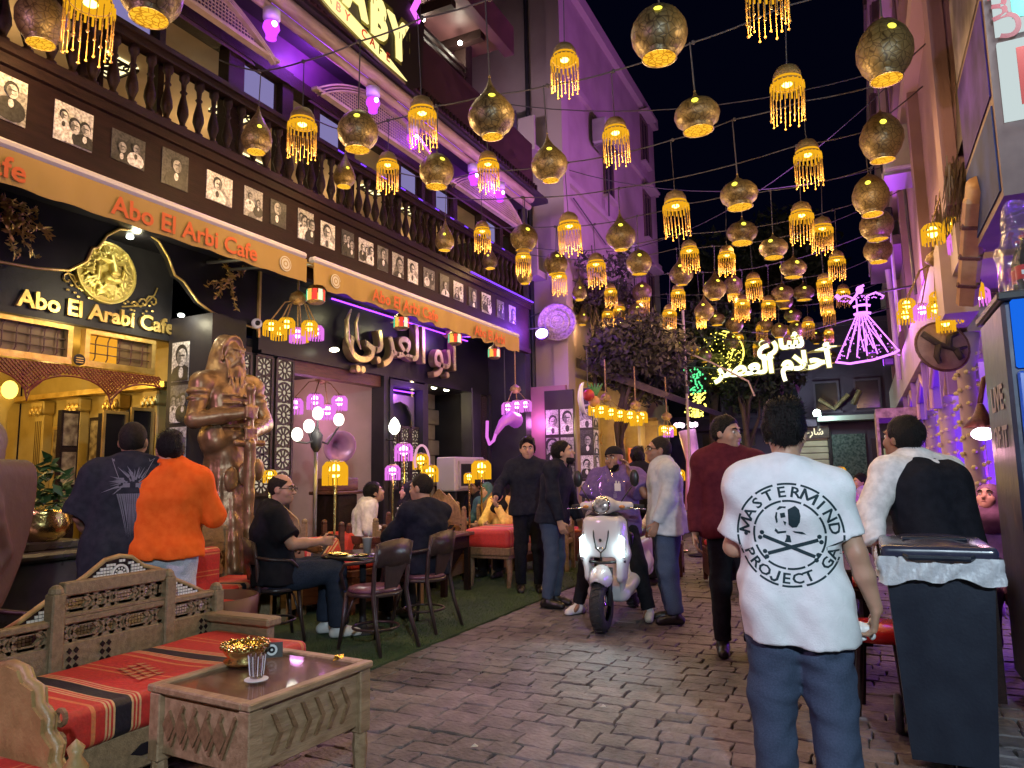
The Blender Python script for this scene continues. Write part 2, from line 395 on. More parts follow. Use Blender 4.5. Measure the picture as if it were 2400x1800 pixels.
def sett(b, P, h, g, ox=0, oy=0):
    n = len(P); cx = sum(p[0] for p in P)/n; cy_ = sum(p[1] for p in P)/n
    vs = [(x+ox, y+oy, -.05) for x, y in P]+[(x+ox, y+oy, h-.007) for x, y in P]
    vs += [(x+(cx-x)*.05+ox, y+(cy_-y)*.065+oy, h+g.uniform(-.0025, .0025)) for x, y in P]+[(cx+ox, cy_+oy, h)]
    fs = [(i, (i+1) % n, n+(i+1) % n, n+i) for i in range(n)]+[(n+i, n+(i+1) % n, 2*n+(i+1) % n, 2*n+i) for i in range(n)]
    fs += [(2*n+i, 2*n+(i+1) % n, 3*n) for i in range(n)]
    b.add(vs, fs)
g = random.Random(3); far = MB(); near = []; y = 1.2; row = 0
while y < 27:
    d = g.uniform(.125, .18); x = -3.33+g.uniform(-.1, .02) if y > 1.6 else -2.2
    while x < 4.2:
        w = g.uniform(.155, .285); w = min(w, max(.12, 4.3-x))
        vis = x+w > y*math.tan(R(-62)) and x < y*math.tan(R(10.5))+.3
        if vis: near.append((math.hypot(x+w/2, y+d/2), x, y, w, d))
        x += w+.004
    y += d+.004; row += 1
near.sort()
near_vis = [q for q in near if q[2]*.9-q[1]*.44 > 2.5]
keep = set(near_vis[:300])
for q in near:
    P = sett_poly(q[3], q[4], g); hh = g.uniform(-.006, .003)
    if q in keep:
        b = MB(); sett(b, P, hh, g); o = link('stone_sett', b.mesh('stone_sett', STONE), street); o.location = (q[1], q[2], 0)
        o.rotation_euler = (g.uniform(-.012, .012), g.uniform(-.012, .012), 0)
    else: sett(far, P, hh, g, q[1], q[2])
o = far.build('stone_setts', STONE, street); tag(o, kind='stuff')
TURF = mat('artificial_turf', (.025, .05, .02), (.055, .09, .035), 3, .9, bump=.6, bsc=300)
b = MB(); b.box(-6.2, -3.3, 1.0, 12.2, -.02, .016); tag(b.build('turf_carpet', TURF), kind='structure')
gb = MB(); N = 42000; vs = []; fs = []
for i in range(N):
    x = -3.29-abs(g.gauss(0, 1))*.75; y = g.uniform(2.6, 10.5)
    if x < -5.6: continue
    a = g.uniform(0, 3.14); h = g.uniform(.008, .02); k = len(vs); c_, s_ = math.cos(a)*.0022, math.sin(a)*.0022; dx, dy = g.gauss(0, .007), g.gauss(0, .007)
    vs += [(x-c_, y-s_, .014), (x+c_, y+s_, .014), (x+dx, y+dy, .016+h)]; fs.append((k, k+1, k+2))
gb.add(vs, fs); o = gb.build('turf_pile', mat('turf_blade', (.04, .085, .03), (.09, .14, .055), 2, .8)); tag(o, 'green artificial turf pile along the cafe side of the street', 'turf', kind='stuff')
# litter on the setts
cr_ = MB(); g2 = random.Random(21)
for k in range(170):
    x, y = g2.uniform(-3.2, 1.2), g2.uniform(2.6, 11); q = g2.uniform(.004, .013); a = g2.uniform(0, 3); cr_.add([(x+q*math.cos(a), y+q*math.sin(a), .006), (x+q*math.cos(a+2), y+q*math.sin(a+2), .006), (x+q*math.cos(a+4), y+q*math.sin(a+4), .010)], [(0, 1, 2)])
tag(cr_.build('street_crumbs', mat('crumbs', (.4, .36, .32), (.12, .09, .06), 3, .8)), 'tiny pale crumbs and grit scattered over the setts', 'grit', kind='stuff')
for i, (x, y) in enumerate(((-.62, 4.9), (-.75, 5.6), (-1.9, 3.35), (-2.5, 4.35), (-1.5, 4.2))):
    b = MB(); q = g.uniform(.008, .02); b.add([(x-q, y-q, .008), (x+q*1.4, y-q*.4, .012), (x+q, y+q, .009), (x-q*.5, y+q*1.3, .016), (x, y, .022)], [(0, 1, 4), (1, 2, 4), (2, 3, 4), (3, 0, 4)])
    o = b.build('paper_scrap', mat('litter_paper', (.6, .55, .48), rough=.8))
    tag(o, ('small pale paper scrap on the setts beside the jeans of the white-shirted man', 'small pale paper scrap on the setts beyond the white-shirted man', 'small pale paper scrap on the setts in the bottom middle', 'small pale paper scrap on the setts near the turf edge', 'small pale paper scrap on the open setts before the scooter')[i], 'litter', 'paper scraps on the setts')

# ------------------------------------------------------------------ cafe building, left
cafe = thing('cafe_building', 'dark wooden two storey cafe building with balustrade gallery and black panelled ground floor', 'building', (-7, 6, 0))
def part(name, m, fn, parent=None, smooth=False, kind=None):
    b = MB(); fn(b); o = b.build(name, m, parent or cafe, smooth)
    if kind: o['kind'] = kind
    return o
PLUM = mat('plum_painted_board', (.05, .02, .05), (.075, .03, .07), 5, .5)
CREAM = mat('warm_plaster', (.55, .42, .28), (.66, .52, .36), 3, .7, bump=.1)
part('end_wall', CHAR, lambda b: b.box(-12, -5.45, 11.62, 11.85, 0, 6.6))
part('near_wall', CHAR, lambda b: b.box(-7, -6.25, .6, 2.4, 0, 4))
part('gallery_floor', WOOD_D, lambda b: b.box(-9.5, -5.36, -.5, 11.6, 3.85, 4.46))
part('soffit_panel', BLACKP, lambda b: b.box(-7.5, -5.36, -.5, 11.58, 3.78, 3.848))
FAS = mat('photo_fascia_board', (.014, .006, .0065), (.023, .010, .010), 4, .6, spec=.15, bump=.15, bsc=18, stretch=(6, 1, 6))
part('fascia_board', FAS, lambda b: b.box(-5.4, -5.34, -.5, 11.58, 3.62, 4.36))
part('fascia_moulding', WOOD_D, lambda b: (b.box(-5.42, -5.30, -.5, 11.62, 4.362, 4.44), b.box(-5.46, -5.26, -.5, 11.64, 4.442, 4.52)))
part('fascia_foot_moulding', WOOD_D, lambda b: b.box(-5.40, -5.31, -.5, 11.60, 3.54, 3.618))
# gallery balustrade
prof = [(.03, 0), (.045, .0), (.045, .05), (.022, .07), (.03, .10), (.052, .17), (.048, .22), (.024, .33), (.02, .36), (.034, .38), (.02, .40), (.026, .47), (.045, .50), (.045, .56)]
me_bal = None; y = 2.0; nb = 0
while y < 11.4:
    if me_bal is None:
        b = MB(); b.lathe(prof, 10); me_bal = b.mesh('baluster', WOOD_D, True)
    o = link('baluster', me_bal, cafe, Vector((-5.36, y, 4.522))-cafe.location); y += .168; nb += 1
part('hand_rail', WOOD_D, lambda b: (b.box(-5.42, -5.30, 1.2, 11.5, 5.084, 5.15), b.box(-5.45, -5.27, 1.2, 11.52, 5.152, 5.2)))
for i, (y0, y1) in enumerate(((2.45, 2.7), (3.3, 3.5), (4.0, 4.06), (4.78, 4.98), (5.52, 5.68), (6.02, 6.12), (6.6, 6.76), (7.6, 7.76), (8.28, 8.36), (8.56, 8.66), (9.16, 9.28), (10.1, 10.24), (10.74, 10.86), (11.38, 11.54))):
    part('gallery_post', WOOD_D, lambda b: b.box(-5.62, -5.47, y0, y1, 4.47, 5.9))
part('window_header', WOOD_D, lambda b: (b.box(-5.64, -5.44, .5, 11.56, 5.72, 5.86),))
LILAC = emat('lilac_backlit_blind', (.42, .36, .78), .42)
for i, (y0, y1) in enumerate(((1.9, 2.4), (3.53, 3.98), (5.01, 5.49), (6.15, 6.56), (7.8, 8.24), (8.69, 9.12), (10.27, 10.71))):
    f = part('window_blind', LILAC, lambda b: b.box(-5.56, -5.545, y0+.03, y1-.03, 5.31, 5.69))
    part('blind_frame', WOOD_D, lambda b: (b.box(-5.575, -5.535, y0, y1, 5.27, 5.308), b.box(-5.575, -5.535, y0, y1, 5.692, 5.72), b.box(-5.575, -5.535, y0, y0+.028, 5.308, 5.692), b.box(-5.575, -5.535, y1-.028, y1, 5.308, 5.692)), f)
part('gallery_ceiling', CREAM, lambda b: b.box(-10.5, -5.66, -.5, 11.6, 5.84, 5.95))
part('gallery_back_wall', CREAM, lambda b: b.box(-10.6, -10.5, -.5, 11.6, 4.4, 5.9))
PANELG = emat('patterned_ceiling_light', (1.0, .86, .42), 1.6)
for i, (x, y) in enumerate(((-7.0, 4.5), (-7.9, 4.9), (-6.6, 5.9), (-7.6, 6.9), (-6.5, 8.6), (-6.5, 9.7))):
    o = part('ceiling_light', PANELG, lambda b: b.box(x-.22, x+.22, y-.22, y+.22, 5.815, 5.838))
    def pat(b):
        gg = random.Random(i)
        for k in range(9):
            px, py = x+gg.uniform(-.18, .18), y+gg.uniform(-.18, .18); b.ring((px, py), .075, .058, 2, 5.795, 5.812, 10)
        for k in (-.22, .2): b.box(x-.23, x+.23, y+k, y+k+.02, 5.792, 5.812); b.box(x+k, x+k+.02, y-.23, y+.23, 5.79, 5.81)
    part('light_grille', WOOD_D, pat, o)
for x, y in ((-6.3, 5.0), (-6.1, 4.2), (-6.2, 5.75), (-6.0, 6.3), (-6.4, 7.3), (-6.2, 9.4)):
    part('downlight', emat('warm_white_lamp', (1, .9, .62), 9), lambda b: b.lathe([(.04, 0), (.04, .02)], 12, c=(x, y, 5.818)))
for y in (3.4, 5.9, 8.4, 10.6): lamp('gallery_lamp', cafe, (-7.2, y, 5.3), (1, .66, .28), 13, .1)
# segmental arch lattices above the windows
LATT = mat('lattice_tan', (.42, .32, .24), (.5, .4, .3), 10, .6)
for y0, y1 in ((2.3, 5.2), (5.8, 8.45), (8.75, 11.35)):
    c = (y0+y1)/2; hw = (y1-y0)/2; hgt = .46; Rr = (hw*hw+hgt*hgt)/(2*hgt); zc = 5.74+hgt-Rr; an = math.asin(hw/Rr)
    def arch(b):
        for k, (ro, ri) in enumerate(((Rr, Rr-.02), (Rr-.04, Rr-.055), (Rr-.075, Rr-.09))): b.ring((c, zc), ro, ri, 0, -5.30+.012*k, -5.24+.012*k, 28, math.pi/2-an, math.pi/2+an)
        b.box(-5.30, -5.22, y0-.02, y1+.02, 5.715, 5.745)
    part('arch_frame', LATT, arch)
    def lat(b):
        n = int((y1-y0)/.04)
        for k in range(1, n):
            yy = y0+k*.04; zz = zc+math.sqrt(max(0, (Rr-.09)**2-(yy-c)**2))
            if zz > 5.76: b.box(-5.275, -5.268, yy-.005, yy+.005, 5.746, zz)
        for k in range(1, 11):
            zz = 5.745+k*.038; q = (Rr-.09)**2-(zz-zc)**2
            if q > 0 and zz > zc:
                q = math.sqrt(q); b.box(-5.267, -5.26, max(c-q, y0), min(c+q, y1), zz-.005, zz+.005)
    part('arch_lattice', LATT, lat)
    part('arch_backing', PLUM, lambda b: b.prism([(c+(Rr-.1)*math.sin(t), zc+(Rr-.1)*math.cos(t)) for t in np.linspace(-an*.97, an*.97, 20)], 0, -5.46, -5.45))
part('eave_soffit', mat('dark_soffit', (.03, .02, .035), rough=.6), lambda b: b.box(-5.7, -4.86, .5, 11.5, 6.26, 6.34))
part('eave_wall', PLUM, lambda b: b.box(-5.68, -5.5, .5, 11.55, 5.862, 6.258))
CORN = mat('weathered_cornice', (.34, .24, .17), (.5, .38, .28), 5, .6, bump=.3, bsc=12, stretch=(4, .6, 4))
part('cornice', CORN, lambda b: (b.tube([(-4.98, 4.2, 6.19), (-4.98, 11.0, 6.19)], .075, 10), b.tube([(-5.06, 4.2, 6.09), (-5.06, 11.1, 6.09)], .05, 8)), smooth=True)
part('upper_fascia', mat('dark_red_board', (.04, .015, .018), (.06, .024, .026), 5, .5), lambda b: b.box(-4.86, -4.8, .5, 10.7, 6.3, 7.05))
def teeth(b):
    for k in range(60): yy = 5.0+k*.098; b.box(-4.80, -4.77, yy, yy+.05, 6.26, 6.34)
part('dentil_row', WOOD_D, teeth, kind='stuff')
# third storey: open timber frame under a flat roof
part('roof_terrace_floor', WOOD_D, lambda b: b.box(-9, -4.87, .5, 10.6, 6.9, 7.0))
for y in (5.6, 7.35, 8.95): part('terrace_post', WOOD_D, lambda b: b.box(-5.25, -5.05, y-.1, y+.1, 7.0, 8.1))
part('terrace_roof', mat('roof_board', (.07, .028, .03), (.10, .04, .042), 4, .55), lambda b: (b.box(-9, -4.5, 3, 9.3, 8.0, 8.26), b.box(-4.62, -4.46, 3, 9.34, 7.86, 8.32)))
part('terrace_back_wall', mat('olive_wall', (.14, .12, .07), (.2, .17, .1), 3, .7), lambda b: b.box(-8, -7.9, 3, 9.3, 7.0, 8.0))
for i in range(7): part('terrace_joist', WOOD_D, lambda b: b.box(-8, -4.7, 3.6+i*.85, 3.72+i*.85, 7.86, 7.998))
part('terrace_rail', WOOD_D, lambda b: [b.box(-5.1, -5.05, 5.7, 8.9, 7.15+k*.12, 7.2+k*.12) for k in range(4)])
for p in ((-5.2, 7.9, 7.82), (-5.0, 8.6, 7.8), (-5.3, 8.1, 7.42)):
    o = part('terrace_spot', emat('white_spot', (1, .95, .8), 14), lambda b: b.ball(p, .035)); lamp('spot', cafe, (p[0], p[1], p[2]-.1), (1, .9, .7), 9, .04)
def cab(b):
    gg = random.Random(5)
    for k in range(7):
        y0 = 7.3+gg.uniform(-.1, .1); b.tube([(-4.95+gg.uniform(-.08, .08), y0+gg.uniform(-.15, .15), 6.9+t*.19+gg.uniform(-.03, .03)) for t in range(7)], .012, 5)
part('cable_bundle', CABLE, cab)
# purple light strips under the eaves
PURP = emat('violet_led', (.32, .05, 1.0), 3.0)
for y0, y1 in ((5.0, 6.6), (7.2, 8.9), (9.3, 10.9)):
    part('led_strip', PURP, lambda b: b.box(-5.14, -5.12, y0, y1, 6.235, 6.25)); lamp('led_glow', cafe, (-5.16, (y0+y1)/2, 6.15), (.42, .07, 1), 42, .15)
part('led_strip', emat('blue_violet_led', (.16, .04, 1.0), 2.2), lambda b: b.box(-5.255, -5.235, 9.3, 11.6, 4.475, 4.49))
part('rail_led_strip', emat('blue_violet_led', (.16, .04, 1.0), 2.2), lambda b: [b.box(-5.262, -5.255, 6.2+k*.42, 6.3+k*.42, 5.165, 5.175) for k in range(11)])
# rooftop sign
sg = thing('rooftop_sign', 'big cream neon cafe sign with fat letters above a curved ribbon', 'sign', (-4.7, 6, 6.3))
NEON = emat('cream_neon', (1.0, .80, .30), 1.15); SB = mat('sign_board', (.02, .014, .012), rough=.4); RED = mat('red_enamel', (.5, .03, .02), rough=.4); OLV = mat('olive_outline', (.14, .13, .02), rough=.5)
pts = [(4.0, 6.35), (6.9, 6.12), (7.15, 6.3), (7.2, 7.2), (4.0, 7.9)]
part('sign_board', SB, lambda b: b.prism(pts, 0, -4.76, -4.72), sg)
Mx = lambda y, z, x=-4.70, a=0.0: frame_M((x, y, z), (0, math.cos(a), math.sin(a)), (0, -math.sin(a), math.cos(a)))
for ch, y, z, sz, a in (('A', 4.95, 6.62, .66, -.06), ('R', 5.38, 6.58, .66, -.04), ('A', 5.8, 6.5, .66, 0), ('B', 6.22, 6.44, .66, .02), ('Y', 6.62, 6.4, .66, .05)):
    o = text(ch, sz*1.18, Mx(y, z-.02, -4.715, a), OLV, 'letter_outline', sg, .004, .05, sx=.8)
    text(ch, sz, Mx(y, z, -4.70, a), NEON, 'letter', sg, .012, .032, sx=.82)
    def hatch(b):
        gg = random.Random(int(y*100))
        for k in range(7):
            yy = y+gg.uniform(-.2, .2); zz = z+gg.uniform(.05, .4); b.box(-4.684, -4.682, yy, yy+.012, zz, zz+gg.uniform(.05, .12))
    part('letter_lines', OLV, hatch, sg)
rib = [(3.9, 6.62), (4.6, 6.43), (5.4, 6.25), (6.2, 6.16), (6.75, 6.15), (6.2, 6.30), (5.4, 6.42), (4.6, 6.62), (3.9, 6.84)]
part('ribbon_edge', OLV, lambda b: b.prism([(y, z+(.03 if i > 4 else -.03)) for i, (y, z) in enumerate(rib)], 0, -4.71, -4.685), sg)
part('ribbon', NEON, lambda b: b.prism(rib, 0, -4.684, -4.67), sg)
for k, ch in enumerate('ABO EL ARABY CAFE'):
    if ch == ' ': continue
    t = k/17; y = 4.0+t*2.5; zb = np.interp(y, [3.9, 4.6, 5.4, 6.2, 6.75], [6.62, 6.43, 6.25, 6.16, 6.15])+.035
    text(ch, .15, Mx(y, zb, -4.667, -.22*(1-t)), RED if k % 3 else OLV, 'ribbon_letter', sg, .002, .002)
lamp('sign_glow', sg, (-4.35, 5.6, 6.5), (1, .86, .5), 22, .3)
o = text('L', .4, Mx(6.95, 7.15, -4.70, -.5), emat('pink_neon', (.75, .12, .9), 1.4), 'stroke', sg, .012, .02)
# ------------------------------------------------------------------ photographs on the fascia
TONE = [mat('print_%d' % i, (t*.42, t*.41, t*.40), (min(.9, t*1.2+.02), min(.9, t*1.18+.02), min(.9, t*1.15+.02)), 46, .5, detail=7, lo=.32, hi=.62) for i, t in enumerate((.015, .05, .15, .36, .62, .82))]
def print_mesh(w, h, seed, n=1):
    """black and white print in the y-z plane facing +x: backing, heads, hair, clothing as thin flat shapes"""
    gg = random.Random(seed); b = MB(); b.mi = gg.choice((1, 2, 3, 4, 4)) if n else 0; b.box(0, .006, -w/2, w/2, -h/2, h/2)
    bgm = b.mi
    b.mi = max(0, bgm-1); b.prism([(gg.uniform(-w/2, 0), -h/2), (gg.uniform(0, w/2), -h/2), (w/2, gg.uniform(-h/2, h/3)), (0, gg.uniform(0, h/2))], 0, .007, .008)
    def el(cy_, cz, ry, rz, x, m, n_=14, cut=None):
        P = [(cy_+ry*math.cos(2*math.pi*k/n_), cz+rz*math.sin(2*math.pi*k/n_)) for k in range(n_)]
        P = [(max(-w/2+.004, min(w/2-.004, p)), max(-h/2+.004, min(h/2-.004, q if cut is None else max(q, cut)))) for p, q in P]
        b.mi = m; b.prism(P, 0, x, x+.0012)
    for k in range(n):
        cy_ = (k-(n-1)/2)*w/max(n, 1.6)*.85+gg.uniform(-.02, .02)*w; s = h*(.24 if n == 1 else .15)*gg.uniform(.7, 1.25); cz = h*gg.uniform(-.02, .22); cy_ += gg.uniform(-.12, .12)*w*(n == 1)
        dark = gg.random() < .6; x0 = .009+k*.004
        el(cy_, cz-s*2.6, s*1.9, s*1.75, x0, 0 if dark else 5)
        el(cy_, cz-s*1.75, s*.36, s*.6, x0+.0013, 5 if dark else 1)
        el(cy_, cz+s*.22, s*.92, s*1.12, x0+.0026, 0)
        el(cy_+s*.08, cz-s*.1, s*.72, s*.98, x0+.0039, 4 if bgm > 3 else 3)
        el(cy_+s*.08, cz+s*.1, s*.52, s*.10, x0+.0052, 1, 10); el(cy_+s*(.08+.4*gg.choice((-1, 1))), cz-s*.15, s*.3, s*.75, x0+.0046, 2)
        el(cy_+s*.08, cz-s*.5, s*.22, s*.06, x0+.0052, 1, 8)
    return b.mesh('photo_print', TONE)
ph = [(3.2, .30, .31, 3), (2.65, .4, .34, 2), (3.66, .30, .26, 2), (4.11, .27, .33, 1), (4.6, .3, .28, 1), (5.02, .24, .3, 2), (5.36, .22, .27, 1), (5.77, .24, .34, 4), (6.13, .24, .29, 1), (6.48, .22, .31, 3), (6.83, .28, .29, 3), (7.17, .22, .31, 1), (7.5, .25, .31, 1), (7.85, .24, .31, 1), (8.25, .28, .28, 2), (8.66, .25, .31, 1), (9.06, .28, .28, 2), (9.5, .26, .3, 1), (9.95, .3, .32, 4), (10.45, .26, .3, 2), (10.9, .26, .3, 1)]
for i, (y, w, h, n) in enumerate(ph):
    o = link('photo_print', print_mesh(w, h, 40+i, n), cafe, Vector((-5.338, y, 4.13))-cafe.location)

# ------------------------------------------------------------------ awnings
VAL = mat('ochre_awning_cloth', (.36, .225, .06), (.43, .28, .085), 3, .8, bump=.3, bsc=6, stretch=(1, .6, .3))
VTX = mat('orange_print', (.62, .13, .035), rough=.8); CASE = mat('awning_case', (.62, .58, .6), (.55, .5, .54), 8, .45)
def awning(label, y0, y1, texts, disc, sag):
    a = thing('awning', label, 'awning', (-5.2, (y0+y1)/2, 3.4))
    part('roller_case', CASE, lambda b: b.bbox(-4.98, -4.88, y0, y1, 3.565, 3.63, .02), a)
    part('cloth', VAL, lambda b: b.add([(-4.93, y0, 3.562), (-4.93, y1, 3.562), (-5.36, y1, 3.70), (-5.36, y0, 3.70), (-4.93, y0, 3.552), (-4.93, y1, 3.552), (-5.36, y1, 3.69), (-5.36, y0, 3.69)], [(0, 1, 2, 3), (7, 6, 5, 4), (0, 4, 5, 1), (2, 6, 7, 3), (1, 5, 6, 2), (0, 3, 7, 4)]), a)
    n = 80; vs = []; fs = []
    for k in range(n+1):
        y = y0+(y1-y0)*k/n; w = sag*.012*math.sin(k*1.1)+sag*.008*math.sin(k*2.7+1); zb = 3.325+sag*.012*math.sin(k*.9)
        for j in range(4):
            z = 3.563+(zb-3.563)*j/3; vs += [(-4.895+w*j/3, y, z), (-4.903+w*j/3, y, z)]
    for k in range(n):
        for j in range(3):
            p = k*8+j*2; q = p+8; fs += [(p, p+2, q+2, q), (p+1, q+1, q+3, p+3)]
    b = MB(); b.add(vs, fs); b.build('valance', VAL, a, True)
    for t, y, sz in texts: text(t, sz, Mx(y, 3.365, -4.886+.012*sag), VTX, 'valance_lettering', a, .001, .004)
    for y in disc:
        part('round_badge', mat('badge_print', (.62, .58, .45), rough=.8), lambda b: b.ring((y, 3.44), .075, .0, 0, -4.888, -4.885, 20), a)
        part('badge_ring', VAL, lambda b: (b.ring((y, 3.44), .064, .054, 0, -4.884, -4.883, 20), b.ring((y, 3.44), .03, .02, 0, -4.884, -4.883, 14)), a)
    for y in (y0+.1, y1-.1): part('folding_arm', STEEL, lambda b: b.tube([(-6.2, y, 3.7), (-4.95, y, 3.58)], .018, 6), a)
awning('long ochre awning valance lettered in orange over the lion entrance', 1.0, 5.32, (('Abo El Arbi Cafe', 3.95, .205), ('Abo El Arbi Cafe', 1.93, .205)), (5.02,), .4)
awning('shorter ochre awning with creased valance over the second shop front', 5.42, 10.24, (('Abo El Arbi Cafe', 7.05, .2), ('Abo El Arbi', 9.2, .2)), (5.75,), 1.6)

# ------------------------------------------------------------------ entrance: arched black panel, lion sign, transom windows, pelmet
arch = [(2.4, 3.17), (3.2, 3.17), (3.48, 3.19), (3.75, 3.24), (3.9, 3.36), (3.95, 3.5), (4.0, 3.52), (4.08, 3.66), (4.2, 3.76), (4.43, 3.82), (4.62, 3.76), (4.74, 3.62), (4.82, 3.46), (4.93, 3.42), (5.02, 3.33), (5.12, 3.24), (5.3, 3.165), (5.45, 3.14), (5.6, 3.12), (5.93, 3.1)]
def hp(b):
    for (a0, a1) in zip(arch[:-1], arch[1:]): b.prism([a0, a1, (a1[0], 3.78 if a1[1] < 3.7 and a0[1] < 3.7 else 3.86), (a0[0], 3.78 if a1[1] < 3.7 and a0[1] < 3.7 else 3.86)], 0, -6.26, -6.2)
part('arched_header', BLACKP, hp)
part('arch_trim', GOLD, lambda b: b.tube([(-6.19, y, z) for y, z in arch], .014, 6), smooth=True)
part('corner_trim', GOLD, lambda b: b.box(-6.2, -6.17, 5.935, 5.965, 3.0, 3.78))
part('recess_soffit', BLACKP, lambda b: b.box(-6.6, -6.26, 2.4, 5.1, 3.8, 3.84))
part('sign_wall', CHAR, lambda b: b.box(-6.66, -6.6, 2.4, 5.12, 2.86, 3.8))
part('return_wall', CHAR, lambda b: (b.box(-6.6, -5.95, 5.1, 5.3, 0, 3.1), b.box(-6.6, -6.0, 5.3, 5.6, 0, 3.1)))
for i, (z, h, n, sd) in enumerate(((2.62, .42, 1, 101), (2.17, .4, 3, 102), (1.75, .36, 2, 103), (1.35, .36, 2, 104))):
    me = print_mesh(.26, h, sd, n); me.transform(Matrix.Rotation(-math.pi/2, 4, 'Z')); link('photo_print', me, cafe, Vector((-6.4, 5.098, z))-cafe.location)
text('Abo El Arabi Cafe', .215, frame_M((-6.585, 4.34, 2.935), (0, 1, 0), (0, 0, 1)), GOLD, 'entrance_lettering', cafe, .02, .006, sx=1.0)
def scroll(b, c, sx):
    for k in range(3):
        r = .075-.018*k; cy_ = c[0]+sx*k*.1; cz = c[1]-k*.035
        b.tube([(-6.58, cy_+sx*r*(1-t/9)*math.cos(t*.8), cz+r*(1-t/9)*math.sin(t*.8)) for t in range(9)], .009, 5)
    b.tube([(-6.58, c[0]-sx*.05, c[1]+.16), (-6.58, c[0]-sx*.02, c[1]+.08), (-6.58, c[0]+sx*.1, c[1]-.06), (-6.58, c[0]+sx*.34, c[1]-.12)], .008, 5)
    for k in range(10): b.ball((-6.575, c[0]+sx*.035*k, c[1]-.1+.05*math.sin(k*1.7)), (.008, .018, .012), 6, 4)
part('scroll_ornament', GOLD, lambda b: scroll(b, (3.98, 3.27), 1)); part('scroll_ornament', GOLD, lambda b: scroll(b, (4.87, 3.24), -1))
# lion medallion: one carved relief
s = SDF(.006); Z = lambda y, z, x: (x, y, z)
s.cone((-.03, 0, 0), (.0, 0, 0), .31, .31, .005, 3); s.cone((-.01, 0, 0), (.03, 0, 0), .31, .31, .005, 3); s.cone((.015, 0, 0), (.06, 0, 0), .285, .285, .005, 3, op='-')
gg = random.Random(11)
for lay, (r0a, r0b, r1a, r1b, xx) in enumerate(((.20, .22, .265, .285, .025), (.16, .185, .225, .25, .05))):
    for k in range(38):
        a = 2*math.pi*k/38+gg.uniform(-.05, .05); r0 = gg.uniform(r0a, r0b); r1 = gg.uniform(r1a, r1b); a1 = a+gg.uniform(-.22, .22)
        s.cone((xx+.012, r0*math.sin(a), r0*math.cos(a)), (xx-.015, r1*math.sin(a1), r1*math.cos(a1)), .019, .006, .001)
s.ell((.03, 0, .02), (.06, .135, .165), .006); s.ell((.085, 0, -.07), (.06, .085, .065), .02); s.cone((.07, 0, .15), (.13, 0, -.015), .034, .042, .015); s.ell((.155, 0, -.03), (.025, .048, .024), .004)
for q in (-1, 1):
    s.ell((.12, q*.045, -.085), (.04, .046, .036), .006); s.cone((.10, q*.03, .085), (.075, q*.13, .115), .026, .018, .006); s.ell((.11, q*.075, .05), (.03, .034, .022), .004, None, '-'); s.ell((.078, q*.073, .05), (.02, .022, .015), .002)
    s.ell((.05, q*.155, .19), (.035, .04, .05), .004); s.ell((.07, q*.155, .19), (.02, .022, .03), .004, None, '-'); s.cone((.165, q*.004, -.06), (.10, q*.10, -.11), .009, .009, .003, op='-'); s.cone((.09, q*.13, .02), (.07, q*.12, -.09), .02, .02, .01)
s.cone((.14, 0, -.05), (.14, 0, -.08), .006, .006, .003, op='-')
for k in range(9): s.cone((.08, -.05+.0125*k, -.14), (.03, -.07+.0175*k, -.25+.03*abs(k-4)/4), .016, .004, .002)
LION = mat('lit_gold_leaf', (.66, .52, .14), (.8, .66, .22), 12, .38, .55, bump=.15, bsc=40)
link('lion_medallion', s.mesh('lion_medallion', LION), cafe, Vector((-6.57, 4.34, 3.42))-cafe.location)
for p in ((-6.35, 4.42, 3.77), (-6.3, 5.0, 3.09)):
    part('recess_downlight', emat('cool_white_lamp', (.9, 1, .85), 12), lambda b: b.ball(p, (.035, .035, .02)))
lamp('recess_and_fill_spot', cafe, (-6.25, 4.42, 3.74), (1, .92, .55), 2.2, .04); lamp('recess_and_fill_spot', cafe, (-5.75, 4.3, 3.3), (1, .88, .5), 7, .06); lamp('recess_and_fill_spot', cafe, (-6.2, 4.95, 3.02), (1, .9, .6), 5, .04); lamp('recess_and_fill_spot', cafe, (-6.15, 4.2, 3.05), (1, .85, .45), 7, .05)  # spot ahead of the panel is added without a fixture, to brighten the lion
# gilded leaf sprays on the black panels
def spray(b, base, dirs, seed):
    gg = random.Random(seed)
    for d in dirs:
        P = [Vector(base)]
        for k in range(9): P.append(P[-1]+Vector((gg.uniform(-.004, .01), d[0]*.04+gg.uniform(-.014, .014), d[1]*.04+gg.uniform(-.014, .014))))
        b.tube(P, .005, 5)
        for p in P:
            for k in range(4):
                q = p+Vector((.006, gg.uniform(-.035, .035), gg.uniform(-.035, .035))); a = gg.uniform(0, 6.28); l = gg.uniform(.02, .035); u = Vector((.3, math.cos(a), math.sin(a)))*l; v = Vector((.2, -math.sin(a), math.cos(a)))*l*.32
                b.add([q-u, q+v+Vector((.006, 0, 0)), q+u, q-v], [(0, 1, 2), (0, 2, 3), (2, 1, 0), (3, 2, 0)])
part('leaf_ornament', GOLD, lambda b: spray(b, (-6.19, 5.55, 3.62), ((-1, -.45), (-.7, -.9), (.1, -1), (.5, .5), (-.5, .4)), 3))
part('leaf_ornament', GOLD, lambda b: (spray(b, (-6.19, 3.2, 3.62), ((1, -.3), (.7, -.9), (.2, -1), (-.5, -.8), (.6, -.5)), 4), spray(b, (-6.18, 3.15, 3.7), ((1, -.6), (.4, -.9), (.9, -.1)), 5)))
cam_o = thing('security_camera', 'small white dome security camera under the gold corner trim', 'camera', (-6.1, 5.86, 3.16))
part('dome', WHITE, lambda b: b.ball((-6.12, 5.86, 3.14), .06, 14, 9), cam_o, True); part('lens', SHOEB, lambda b: b.ball((-6.075, 5.83, 3.135), .03, 10, 7), cam_o, True)
